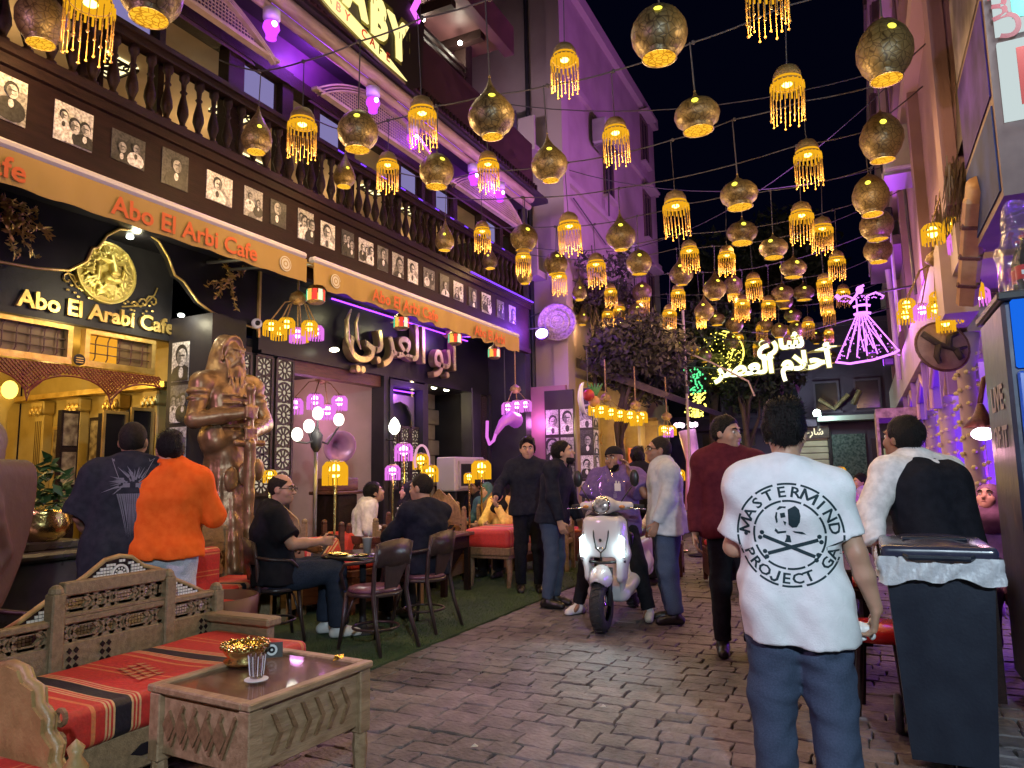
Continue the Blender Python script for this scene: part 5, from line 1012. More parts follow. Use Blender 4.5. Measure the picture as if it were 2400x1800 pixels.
# ------------------------------------------------------------------ furniture in the foreground
KR, KN, KT, KO = (.46, .03, .022), (.010, .009, .016), (.55, .33, .16), (.55, .17, .06)
KSTOPS = [(0, KR), (.10, KO), (.13, KR), (.20, KT), (.215, KR), (.23, KT), (.245, KR), (.26, KT), (.275, KN), (.40, KT), (.415, KR), (.43, KT), (.445, KR), (.46, KT), (.475, KR), (.72, KO), (.74, KR), (.80, KO), (.82, KR)]
def kilim(key, axis, scale, offset=0.0): return stripes(key, axis, KSTOPS, scale=scale, offset=offset, rough=.55)
def fret(b, A, u, v, n, w, h, th=.022):
    """pierced carved strip: bars around long lozenges and crosses; A origin, u/v unit axes, n normal"""
    A, u, v, n = map(Vector, (A, u, v, n))
    def bar(p, q, wd=.012):
        p = A+u*p[0]+v*p[1]; q = A+u*q[0]+v*q[1]; d = (q-p).normalized(); s_ = n.cross(d)*wd/2; t = n*th/2
        b.add([p-s_-t, p+s_-t, q+s_-t, q-s_-t, p-s_+t, p+s_+t, q+s_+t, q-s_+t], [(0, 3, 2, 1), (4, 5, 6, 7), (0, 1, 5, 4), (1, 2, 6, 5), (2, 3, 7, 6), (3, 0, 4, 7)])
    bar((0, .008), (w, .008), .02); bar((0, h-.008), (w, h-.008), .02)
    k = 0; x = 0.0; L = h*1.5; C_ = h*.75
    while x < w-.02:
        if k % 3 == 0:
            e = min(x+L, w); m = (x+e)/2; q = (e-x)*.22
            for s0 in (0, h): bar((x, s0), (x+q, h/2+(s0-h/2)*.0), .016) if False else None
            bar((x, h/2), (x+q, h*.86), .018); bar((x+q, h*.86), (e-q, h*.86), .02); bar((e-q, h*.86), (e, h/2), .018); bar((x, h/2), (x+q, h*.14), .018); bar((x+q, h*.14), (e-q, h*.14), .02); bar((e-q, h*.14), (e, h/2), .018)
            bar((x, 0), (x, h), .012)
        else:
            e = min(x+C_, w); bar((x, 0), (e, h), .016); bar((x, h), (e, 0), .016)
        x = e; k += 1
# carved sofa along the street
sf = thing('carved_sofa', 'carved wooden majlis sofa with long red kilim seat in the bottom left corner', 'sofa', (-3.35, 2.5, 0))
def sp(n, m, f, p=None, **k): return part(n, m, f, p or sf, **k)
sp('seat_base', WOOD_O, lambda b: b.bbox(-3.74, -2.98, 1.55, 3.32, .12, .3, .01)); 
for x in (-3.68, -3.06):
    for y in (1.65, 3.2): sp('leg', WOOD_O, lambda b: b.box(x-.04, x+.04, y-.04, y+.04, 0, .119))
sp('drawer_slot', BLACKP, lambda b: b.prism([(2.2, .2), (2.25, .23), (2.4, .23), (2.45, .2), (2.4, .18), (2.25, .18)], 0, -2.979, -2.974))
s = SDF(.014); s.rbox((-3.33, 2.44, .375), (.33, .82, .045), .04); s.noise(.004, 9, 5); o = link('seat_cushion', s.mesh('seat_cushion', kilim('kilim_sofa', 1, 1/.62, -.12)), sf, -sf.location)
def motif(b):
    for k in range(5):
        for j in range(3):
            y = 2.33+.05*j+.02*k; x = -3.12-.06*k; b.add([(x, y, .4665), (x-.05, y+.012, .4665), (x-.005, y+.045, .4665)], [(0, 2, 1)])
sp('woven_motif', mat('motif_tan', (.5, .24, .1), rough=.8), motif)
def back(b):
    b.bbox(-3.82, -3.77, 1.5, 3.34, .3, .56, .006)
    for y in (1.55, 2.3, 2.5, 2.98, 3.30): pass
sp('back_panel', WOOD_O, back)
for y, z in ((2.33, .87), (2.99, .87), (3.35, .74), (1.7, .74)):
    sp('back_post', WOOD_O, lambda b: (b.bbox(-3.83, -3.75, y-.035, y+.035, .12, z-.05, .008), b.ball((-3.79, y, z-.045), (.042, .036, .04), 10, 6)), smooth=False)
sp('lower_rail', WOOD_O, lambda b: b.bbox(-3.825, -3.765, 1.5, 3.34, .655, .69, .006)); sp('lower_fretwork', WOOD_O, lambda b: fret(b, (-3.795, 1.52, .56), (0, 1, 0), (0, 0, 1), (1, 0, 0), 1.8, .1))
sp('upper_rail', WOOD_O, lambda b: (b.bbox(-3.825, -3.765, 2.36, 2.96, .80, .87, .006), b.bbox(-3.825, -3.765, 2.36, 2.96, .69, .71, .004))); sp('upper_fretwork', WOOD_O, lambda b: fret(b, (-3.795, 2.37, .71), (0, 1, 0), (0, 0, 1), (1, 0, 0), .58, .092))
for y in (2.42, 2.6, 3.24): sp('vertical_fretwork', WOOD_D, lambda b: [b.prism([(y+dy-.014, z), (y+dy, z+.016), (y+dy+.014, z), (y+dy, z-.016)], 0, -3.768, -3.762) for z in np.arange(.40, .55, .04) for dy in (-.018, .018)])
arm = sp('arm_rest', WOOD_O, lambda b: (b.bbox(-3.75, -3.27, 3.28, 3.34, .12, .51, .006), b.bbox(-3.78, -3.24, 3.25, 3.37, .51, .56, .01)))
sp('arm_carving', WOOD_O, lambda b: [b.tube([(-3.68+.09*k, 3.276, .34), (-3.65+.09*k, 3.27, .42), (-3.6+.09*k, 3.276, .37), (-3.63+.09*k, 3.27, .31)], .009, 5) for k in range(5)], arm)
# gilded armchair in the very corner
GA = mat('gilded_carved_wood', (.32, .2, .075), (.45, .3, .12), 9, .4, bump=.3, bsc=35)
ga = thing('carved_armchair', 'gilt carved armchair with scalloped arm and red kilim seat at the bottom left edge', 'armchair', (-2.75, 1.4, 0))
def gp(n, m, f, **k): return part(n, m, f, ga, **k)
prof = [(-3.25, .0), (-2.6, .0), (-2.6, .36), (-2.66, .41), (-2.65, .46), (-2.71, .50), (-2.71, .55), (-2.77, .585), (-2.78, .64), (-2.85, .66), (-2.88, .70), (-2.95, .71), (-3.05, .69), (-3.25, .6)]
gp('side_panel', GA, lambda b: b.prism(prof, 1, 1.64, 1.70)); gp('panel_edge', GA, lambda b: b.tube([(x, 1.67, z) for x, z in prof[2:-1]], .02, 6), smooth=True)
gp('panel_carving', WOOD_T, lambda b: [b.ring((-2.86+.08*i, .2+.085*j), .034, .018, 1, 1.70, 1.712, 10) for i in range(3) for j in range(5)])
gp('front_post', GA, lambda b: b.lathe([(.045, 0), (.045, .2), (.028, .24), (.05, .30), (.028, .36), (.045, .4), (.02, .44), (.03, .47), (0, .5)], 12, c=(-2.55, 1.67, 0)), smooth=True)
s = SDF(.014); s.rbox((-2.75, 1.4, .32), (.22, .2, .05), .04); link('seat_cushion', s.mesh('seat_cushion', kilim('kilim_armchair', 0, 1/.5, .2)), ga, -ga.location); gp('seat_frame', GA, lambda b: b.bbox(-3.1, -2.55, 1.1, 1.635, .1, .27, .01))
# coffee table
ct_ = thing('coffee_table', 'square carved wooden coffee table with glass top in the foreground', 'table', (-2.5, 2.52, 0), R(2))
def cp_(n, m, f, p=None, **k):
    b = MB(); f(b); return b.build(n, m, p or ct_, k.get('smooth', False), world=False)
TW = mat('table_oak', (.27, .17, .09), (.42, .28, .16), 7, .45, bump=.25, bsc=28, stretch=(5, 1, 5))
cp_('top_frame', TW, lambda b: (b.bbox(-.38, -.32, -.41, .41, .515, .545, .006), b.bbox(.32, .38, -.41, .41, .515, .545, .006), b.bbox(-.32, .32, -.41, -.35, .515, .5445, .006), b.bbox(-.32, .32, .35, .41, .515, .5445, .006)))
cp_('inlay_panel', mat('inlay_wood', (.16, .07, .04), (.26, .14, .07), 14, .5), lambda b: b.box(-.32, .32, -.35, .35, .50, .52))
cp_('glass_sheet', mat('table_glass', (.9, .9, .9), rough=.04, trans=1.0, alpha=.28, spec=.9), lambda b: b.box(-.318, .318, -.348, .348, .528, .536))
for x in (-.33, .33):
    for y in (-.36, .36): cp_('leg', TW, lambda b: (b.lathe([(.02, 0), (.03, .05), (.042, .18), (.035, .25)], 8, c=(x, y, 0)), b.bbox(x-.04, x+.04, y-.04, y+.04, .24, .513, .006)))
for sx in (-1, 1):
    ap = cp_('apron', TW, lambda b: b.bbox(*(sorted((sx*.345, sx*.31))), -.32, .32, .27, .513, .004)); cp_('apron_carving', WOOD_T, lambda b: [b.prism([(-.26+.09*k, .32), (-.215+.09*k, .39), (-.26+.09*k, .47), (-.24+.09*k, .47), (-.19+.09*k, .39), (-.24+.09*k, .32)], 0, *sorted((sx*.345, sx*.358))) for k in range(6)], ap)
    ap = cp_('apron', TW, lambda b: b.bbox(-.29, .29, *(sorted((sx*.375, sx*.34))), .27, .513, .004)); cp_('apron_carving', WOOD_T, lambda b: [(b.prism([(-.23+.095*k, .33), (-.185+.095*k, .39), (-.23+.095*k, .45), (-.275+.095*k, .39)], 1, *sorted((sx*.375, sx*.39))), b.prism([(-.21+.095*k, .31), (-.12+.095*k, .47), (-.135+.095*k, .48), (-.225+.095*k, .32)], 1, *sorted((sx*.375, sx*.386)))) for k in range(5)], ap)
ct_.location = (-2.44, 2.445, 0); ct_.scale = (.815, .87, 1); ct_.rotation_euler = (0, 0, R(-3))
at_ = thing('ashtray', 'round ornate brass ashtray on the glass coffee table', 'ashtray', (-2.66, 2.53, .537))
part('bowl', BRASS, lambda b: b.lathe([(.05, 0), (.085, .005), (.095, .02), (.075, .035), (.095, .06), (.105, .085), (.088, .08), (.06, .05), (0, .045)], 24, c=(-2.66, 2.53, .537)), at_, True)
part('rim_rope', BRASS, lambda b: [b.ball((-2.66+.1*math.cos(t), 2.53+.1*math.sin(t), .537+.087+.004*math.sin(t*9)), .013, 6, 5) for t in np.linspace(0, 6.28, 26)[:-1]], at_, True)
GLS = mat('clear_glass', (.95, .97, 1), rough=.03, trans=1.0, spec=.8, alpha=.55)
gl = thing('water_glass', 'small clear fluted glass on a white coaster on the coffee table', 'glass', (-2.42, 2.37, .541)); part('glass', GLS, lambda b: b.lathe([(0, .004), (.026, 0), (.028, .01), (.036, .1), (.034, .1), (.026, .014), (0, .012)], 14, c=(-2.42, 2.37, .541)), gl, False); part('highlight_flutes', mat('painted_glass_highlight', (.85, .88, .95), rough=.1), lambda b: [b.tube([(-2.42+.0285*math.cos(t), 2.37+.0285*math.sin(t), .552), (-2.42+.0365*math.cos(t), 2.37+.0365*math.sin(t), .635)], .0016, 4) for t in np.linspace(0, 6.28, 11)[:-1]], gl)  # flutes take an opaque pale colour, a painted highlight on the glass
o = MB().lathe([(.0, 0), (.05, 0), (.05, .003), (0, .003)], 20, c=(-2.41, 2.36, .537)).build('coaster', WHITE); tag(o, 'round white paper coaster under the water glass', 'coaster')
cd = thing('table_card', 'small dark standing card with a white round emblem on the coffee table', 'card', (-2.62, 2.66, .537)); Mc = frame_M((-2.62, 2.66, .537), (.8, .6, 0), (-.1, .1, 1)); part('card', mat('dark_card', (.06, .05, .045), rough=.4), lambda b: b.box(-.05, .05, 0, .07, -.002, .002, Mc), cd); part('emblem', WHITE, lambda b: b.lathe([(0, .003), (.026, .003), (.026, .0035), (0, .0035)], 16, Mc @ Matrix.Translation((0, .036, 0))), cd); part('emblem_mark', BLACKP, lambda b: b.lathe([(.006, .0042), (.016, .0042)], 10, Mc @ Matrix.Translation((0, .036, 0)), cap=False), cd)
o = MB().add([(-2.3, 2.72, .540), (-2.27, 2.76, .541), (-2.29, 2.79, .556), (-2.31, 2.75, .558)], [(0, 1, 2, 3), (3, 2, 1, 0)]).build('foil_scrap', BRASS); tag(o, 'scrap of gold foil on the far side of the coffee table', 'litter')
# mother of pearl peacock back behind the sofa
pk = thing('peacock_chair', 'wide shell-inlaid lattice chair back with rosette rising behind the sofa', 'chair', (-4.05, 2.85, 0))
outl = [(2.15, .60), (2.3, .67), (2.45, .76), (2.55, .80), (2.65, .86), (2.75, .93), (2.84, .945), (2.92, .93), (3.0, .87), (3.12, .83), (3.2, .77), (3.35, .7), (3.5, .62)]
PRL = mat('mother_of_pearl', (.8, .77, .7), (.86, .83, .78), 20, .35)
part('back_panel', WOOD_D, lambda b: b.prism(outl+[(3.5, .3), (2.15, .3)], 0, -4.06, -4.02), pk); part('edge_moulding', GA, lambda b: b.tube([(-4.03, y, z) for y, z in outl], .016, 6), pk, True)
def pearls(b):
    for i in range(68):
        for j in range(34):
            y = 2.17+i*.0195; z = .32+j*.0185
            if z < np.interp(y, [p[0] for p in outl], [p[1] for p in outl])-.03 and math.hypot(y-2.84, z-.845) > .06: b.box(-4.02, -4.012, y, y+.0148, z, z+.0138)
part('pearl_inlay', PRL, pearls, pk, kind='stuff'); part('rosette', PRL, lambda b: (b.ring((2.84, .845), .055, .043, 0, -4.02, -4.01, 20), b.ring((2.84, .845), .018, .0, 0, -4.02, -4.008, 12), [b.ball((-4.014, 2.84+.03*math.cos(t), .845+.03*math.sin(t)), (.004, .007, .007), 5, 4) for t in np.linspace(0, 6.28, 11)[:-1]]), pk); part('seat', WOOD_D, lambda b: b.bbox(-4.6, -4.07, 2.2, 3.45, .0, .44, .02), pk)

# ------------------------------------------------------------------ bentwood chairs
def chair_mesh():
    t = thing('bentwood_chair', 'x', 'chair', (0, 0, 0)); B = []
    def q(n, f, m=WOOD_B, sm=True): b = MB(); f(b); return b.build(n, m, t, sm)
    q('seat', lambda b: b.lathe([(0, .45), (.2, .45), (.215, .465), (.2, .485), (.1, .5), (0, .5)], 22, Matrix.Diagonal((1, 1.02, 1, 1))), mat('wine_vinyl_seat', (.11, .04, .065), (.15, .06, .09), 6, .3))
    q('seat_ring', lambda b: b.lathe([(.2, .42), (.222, .425), (.222, .455), (.2, .45)], 22, cap=False))
    for sx in (-1, 1):
        q('front_leg', lambda b: b.tube([(sx*.16, .15, .44), (sx*.18, .17, .2), (sx*.2, .2, 0)], [.019, .017, .014], 8))
        q('back_leg', lambda b: b.tube([(sx*.21, -.3, 0), (sx*.19, -.22, .25), (sx*.18, -.18, .46), (sx*.185, -.2, .65), (sx*.19, -.235, .84)], [.015, .018, .019, .017, .014], 8))
        q('arm', lambda b: b.tube([(sx*.19, -.215, .72), (sx*.25, -.1, .70), (sx*.26, .06, .68), (sx*.235, .14, .6), (sx*.2, .13, .47)], .014, 8))
        q('brace', lambda b: b.tube([(sx*.17, .16, .2), (sx*.12, .12, .38), (sx*.0, .1, .43)], .01, 6))
    q('foot_ring', lambda b: b.tube([(.185*math.cos(a), .185*math.sin(a)-.02, .17) for a in np.linspace(0, 6.283, 22)[:-1]], .011, 6, closed=True))
    def bk(b):
        n = 10; vs = []
        for k in range(n+1):
            a = -1+2*k/n; x = a*.2; y = -.215-.045*(1-a*a); top = .84+.035*(1-a*a)
            vs += [(x, y-.02, top), (x, y-.008, top), (x*.97, y+.01, .66), (x*.97, y-.002, .66)]
        fs = []
        for k in range(n): p = k*4; fs += [(p, p+4, p+5, p+1), (p+1, p+5, p+6, p+2), (p+2, p+6, p+7, p+3), (p+3, p+7, p+4, p)]
        b.add(vs, fs+[(0, 1, 2, 3), (n*4+3, n*4+2, n*4+1, n*4)])
    q('crest_rail', bk)
    q('back_splat', lambda b: b.add([(-.12, -.255, .67), (.12, -.255, .67), (.06, -.19, .46), (-.06, -.19, .46), (-.12, -.243, .67), (.12, -.243, .67), (.06, -.178, .46), (-.06, -.178, .46)], [(0, 1, 2, 3), (7, 6, 5, 4), (0, 4, 5, 1), (1, 5, 6, 2), (2, 6, 7, 3), (3, 7, 4, 0)]), sm=False)
    return t
c0 = chair_mesh(); G_ = 'bentwood chairs on the turf'
for i, (x, y, rz, lab) in enumerate(((-3.66, 4.83, 80, 'empty dark bentwood chair with wine seat at the turf edge'), (-4.62, 4.72, -32, 'dark bentwood chair under the seated bald man in black'), (-3.72, 5.62, 88, 'dark bentwood chair under the seated man in navy'), (-4.0, 2.1, -60, 'dark bentwood chair behind the sofa beside the shell-inlaid back'), (-4.85, 3.75, 150, 'dark bentwood chair beyond the orange shirt'))):
    o = c0 if i == 0 else dup(c0); o.location = (x, y, .016); o.rotation_euler = (0, 0, R(rz)); tag(o, lab, 'chair', G_)
# round cafe table, dark table, kilim bench
def ctable(lab, x, y, r=.32, z=.7):
    t = thing('cafe_table', lab, 'table', (x, y, .016)); part('top', mat('black_gloss_top', (.02, .017, .018), rough=.2), lambda b: b.lathe([(0, z-.03), (r, z-.03), (r+.008, z-.015), (r, z), (0, z)], 28, c=(x, y, 0)), t, True); part('stem', CHAR, lambda b: b.lathe([(.2, .016), (.2, .03), (.05, .05), (.03, .1), (.03, z-.03)], 16, c=(x, y, 0)), t, True); return t
ctable('round black cafe table between the two seated men', -4.13, 5.28, .36)
it = [('plastic_cup', 'clear plastic cup with a straw on the round table', -4.2, 5.12)]
pcu = thing('plastic_cup', 'clear plastic cup with a straw on the round black table', 'cup', (-4.1, 5.3, .716)); part('cup', mat('frosted_plastic', (.75, .72, .76), rough=.3, trans=.4), lambda b: b.lathe([(.03, 0), (.045, .13), (.05, .135), (.043, .135), (.028, .005)], 14, c=(-4.1, 5.3, .701)), pcu, True); part('straw', WHITE, lambda b: b.tube([(-4.1, 5.3, .72), (-4.085, 5.31, .9)], .004, 6), pcu)
for i, (x, y) in enumerate(((-4.3, 5.1), (-4.2, 5.05), (-4.0, 5.08))): 
    b = MB(); b.lathe([(0, 0), (.06, .002), (.075, .014), (.07, .014), (.055, .006), (0, .006)], 16, c=(x, y, .7015)); o = b.build('saucer', BRASS, smooth=True); tag(o, ('brass saucer on the round table nearest the bald man', 'brass saucer in the middle of the round table group', 'brass saucer nearest the empty chair on the round table')[i], 'saucer', 'saucers on the round table')
dt = thing('side_table', 'square dark wooden side table standing on the turf by the kilim bench', 'table', (-4.62, 7.3, .016))
part('top', mat('red_gloss_top', (.12, .06, .06), (.17, .09, .08), 6, .25), lambda b: b.bbox(-4.93, -4.3, 6.98, 7.65, .66, .70, .008), dt); part('apron', WOOD_D, lambda b: (b.box(-4.88, -4.35, 7.03, 7.6, .52, .658),), dt)
for x in (-4.86, -4.37):
    for y in (7.05, 7.58): part('leg', WOOD_D, lambda b: b.box(x-.03, x+.03, y-.03, y+.03, .016, .52), dt)
part('basket', WOOD_D, lambda b: b.add([(-4.85, 7.06, .52), (-4.38, 7.06, .52), (-4.38, 7.57, .52), (-4.85, 7.57, .52), (-4.72, 7.2, .28), (-4.5, 7.2, .28), (-4.5, 7.45, .28), (-4.72, 7.45, .28)], [(4, 5, 6, 7), (0, 4, 7, 3), (1, 2, 6, 5), (0, 1, 5, 4), (2, 3, 7, 6)]), dt)
kb = thing('kilim_bench', 'tan wooden bench with thick red and black kilim cushion by the men', 'bench', (-4.25, 8.3, .016))
s = SDF(.016); s.rbox((-4.22, 8.25, .60), (.26, .42, .06), .06); s.noise(.005, 10, 8); link('cushion', s.mesh('cushion', kilim('kilim_bench', 1, 1/.8, .955)), kb, -kb.location)
part('frame', WOOD_T, lambda b: (b.bbox(-4.54, -3.9, 7.78, 8.74, .40, .5, .01), b.bbox(-4.52, -3.92, 7.8, 8.72, .36, .4, .01)), kb)
for x in (-4.48, -3.96):
    for y in (7.86, 8.66): part('leg', WOOD_T, lambda b: b.tube([(x, y, .4), (x+.02, y, .2), (x, y, .016)], [.04, .035, .025], 8), kb)
# carved chairs and benches deeper on the terrace
def carved(label, x, y, rz, grp, tall=1.0, m=WOOD_T, peak=True, w=.5):
    t = thing('carved_chair', label, 'chair', (x, y, .016), R(rz), grp)
    def q(n, f, mm=m): b = MB(); f(b); return b.build(n, mm, t, False, world=False)
    q('seat', lambda b: b.bbox(-w/2, w/2, -.24, .24, .36, .43, .008)); q('seat_pad', lambda b: b.bbox(-w/2+.02, w/2-.02, -.2, .22, .431, .5, .02), kilim('kilim_small', 0, 1.6, .1))
    for sx in (-1, 1):
        q('front_leg', lambda b: b.box(sx*(w/2-.03)-.025, sx*(w/2-.03)+.025, .18, .23, 0, .36)); q('back_post', lambda b: (b.box(sx*(w/2-.03)-.025, sx*(w/2-.03)+.025, -.26, -.21, 0, .9*tall), b.ball((sx*(w/2-.03), -.235, .92*tall), .032, 8, 6)))
        q('side_panel', lambda b: b.bbox(sx*(w/2-.02)-.015, sx*(w/2-.02)+.015, -.2, .2, .1, .355, .004))
    q('back_rail', lambda b: (b.box(-w/2+.055, w/2-.055, -.25, -.22, .52, .58), b.box(-w/2+.055, w/2-.055, -.25, -.22, .74*tall, .80*tall)))
    q('back_fretwork', lambda b: fret(b, (-w/2+.055, -.235, .58), (1, 0, 0), (0, 0, 1), (0, 1, 0), w-.11, .74*tall-.58))
    if peak: q('peaked_crest', lambda b: (b.prism([(-w/2+.06, .80*tall), (w/2-.06, .80*tall), (w/2-.1, .95*tall), (.0, 1.12*tall), (-w/2+.1, .95*tall)], 1, -.25, -.215), b.box(-.09, .09, -.213, -.205, .84*tall, .97*tall)))
    return t
cg = 'carved chairs on the terrace'
for a in (('tan carved chair with peaked back left of the yellow table lamp', -5.0, 8.0, 185, cg), ('tan carved chair with peaked back right of the dark side table', -4.75, 8.75, 182, cg), ('tan carved chair behind the curly haired man', -4.1, 9.6, 100, cg, 1.15, WOOD_O), ('low red-brown carved chair with fretted back behind the round table', -4.95, 6.1, 170, cg, .9, WOOD_R, False, .62), ('wide olive carved chair with fretted back near the lamp post', -4.7, 6.35, 175, cg, .95, WOOD_O, False, .7), ('red-brown carved chair where the white-shirted diner sits', -5.35, 6.8, 160, cg, 1.0, WOOD_R, False), ('olive carved chair beyond the bald seated man', -5.35, 5.35, 200, cg, 1.0, WOOD_O, True, .6), ('red-brown carved chair behind the scooter rider', -3.3, 9.8, 140, cg, 1.1, WOOD_R), ('red-brown carved chair left of the man with glasses', -2.5, 9.6, 190, cg, 1.1, WOOD_R), ('dark red carved chair under the yellow chandeliers', -3.6, 11.6, 160, cg, 1.1, WOOD_R), ('red-brown carved chair near the photo pillar', -4.1, 10.9, 120, cg, 1.1, WOOD_R), ('tan carved chair with fretted back left of the water bottle table', -5.25, 7.25, 120, cg, 1.0, WOOD_T, False, .6), ('tan peaked chair between the table lamps and the air conditioner', -5.35, 8.35, 190, cg, 1.05, WOOD_T, True, .6), ('red-brown peaked chair behind the yellow shirted woman', -4.75, 9.5, 170, cg, 1.1, WOOD_R, True, .6), ('wide olive carved bench before the bronze statue', -5.0, 4.55, -70, cg, 1.0, WOOD_O, True, .75), ('olive fretted chair behind the kilim bench', -4.95, 9.2, 150, cg, 1.0, WOOD_O, False, .6), ('red-brown fretted chair right behind the bald man', -5.3, 5.9, 150, cg, .95, WOOD_R, False, .6), ('dark carved chair behind the scooter on the right', -1.6, 9.2, 200, cg, 1.05, WOOD_R, True, .55), ('dark carved chair behind the maroon sweater', -1.2, 8.6, 170, cg, 1.05, WOOD_D, False, .6)): carved(*a)
for i, (x, y, rz) in enumerate(((-5.3, 6.3, 20), (-5.0, 5.75, 70), (-4.75, 7.0, -15))):
    b = MB(); M_ = Matrix.Translation((x, y, .62)) @ Matrix.Rotation(R(rz), 4, 'Z') @ Matrix.Rotation(R(-20), 4, 'X'); b.bbox(-.2, .2, -.06, .06, -.17, .17, .05, M_); o = b.build('kilim_pillow', kilim('kilim_pillow', 0, 2.2, .3), smooth=False); tag(o, ('red kilim pillow on the chair beside the lamp post', 'red kilim pillow on the chair beyond the orange shirt', 'red kilim pillow beside the seated man in navy')[i], 'pillow', 'loose kilim pillows')
bc = thing('woven_armchair', 'wine red barrel armchair with red cushion beyond the orange shirted man', 'armchair', (-4.45, 3.9, .016))
part('shell', mat('wine_leather', (.06, .02, .022), (.09, .03, .03), 6, .4), lambda b: b.lathe([(.28, .016), (.32, .3), (.33, .52), (.31, .52), (.29, .3)], 24, c=(-4.45, 3.9, 0)), bc, True); part('cushion', mat('red_velvet', (.4, .03, .025), (.5, .05, .04), 8, .7), lambda b: b.bbox(-4.66, -4.24, 3.7, 4.1, .35, .47, .04), bc); part('throw', kilim('kilim_throw', 2, 2.4, .2), lambda b: b.bbox(-4.72, -4.6, 3.78, 4.12, .4, .86, .03), bc)
# ------------------------------------------------------------------ people
SKN = mat('warm_skin', (.42, .235, .155), (.48, .28, .19), 14, .5, bump=.05, bsc=60, sss=.15); SKB = mat('brown_skin', (.26, .135, .085), (.32, .17, .11), 14, .5, bump=.05, bsc=60, sss=.12)
HAIR = mat('black_hair', (.0035, .003, .003), (.009, .007, .007), 60, .55, bump=.7, bsc=160, stretch=(1, 1, .4), spec=.2); STUB = mat('cropped_hair', (.012, .009, .008), (.024, .018, .015), 60, .75, bump=.3, bsc=200, spec=.2)
LIP = mat('lip', (.3, .13, .10), rough=.45); EYEW = mat('eye_white', (.6, .57, .53), rough=.25)
def cloth(key, c1, c2=None, rough=.85): return mat(key, c1, c2 or tuple(q*1.35+.002 for q in c1), 140 if 'denim' in key else 22, rough, bump=.22, bsc=150, detail=3, spec=.12)
JEANS = cloth('blue_denim', (.050, .070, .118), (.068, .092, .148)); DJEANS = cloth('dark_denim', (.02, .026, .045), (.04, .05, .08)); BLK = cloth('black_cloth', (.010, .010, .014)); NAVY = cloth('navy_knit', (.012, .013, .024), (.02, .022, .036))
J0 = dict(pel=(0, 0, .93), ch=(0, 0, 1.30), nk=(0, -.015, 1.455), hd=(0, .015, 1.60), shR=(.182, -.01, 1.385), elR=(.235, -.03, 1.12), wrR=(.245, .05, .87), hipR=(.088, 0, .90), knR=(.10, .02, .49), anR=(.105, -.03, .085))
for q in ('sh', 'el', 'wr', 'hip', 'kn', 'an'): J0[q+'L'] = (-J0[q+'R'][0],)+J0[q+'R'][1:]
def V3(p): return np.array(p, float)
def nrm(v): return v/(np.linalg.norm(v)+1e-9)
SIT = dict(pel=(0, -.02, .53), ch=(0, -.04, .90), nk=(0, -.04, 1.05), hd=(0, .0, 1.20), shR=(.185, -.04, 1.0), shL=(-.185, -.04, 1.0), elR=(.26, .06, .76), elL=(-.26, .06, .76), wrR=(.16, .27, .72), wrL=(-.16, .27, .72),
           hipR=(.09, .0, .52), hipL=(-.09, 0, .52), knR=(.13, .42, .50), knL=(-.13, .42, .50), anR=(.13, .40, .09), anL=(-.13, .40, .09))
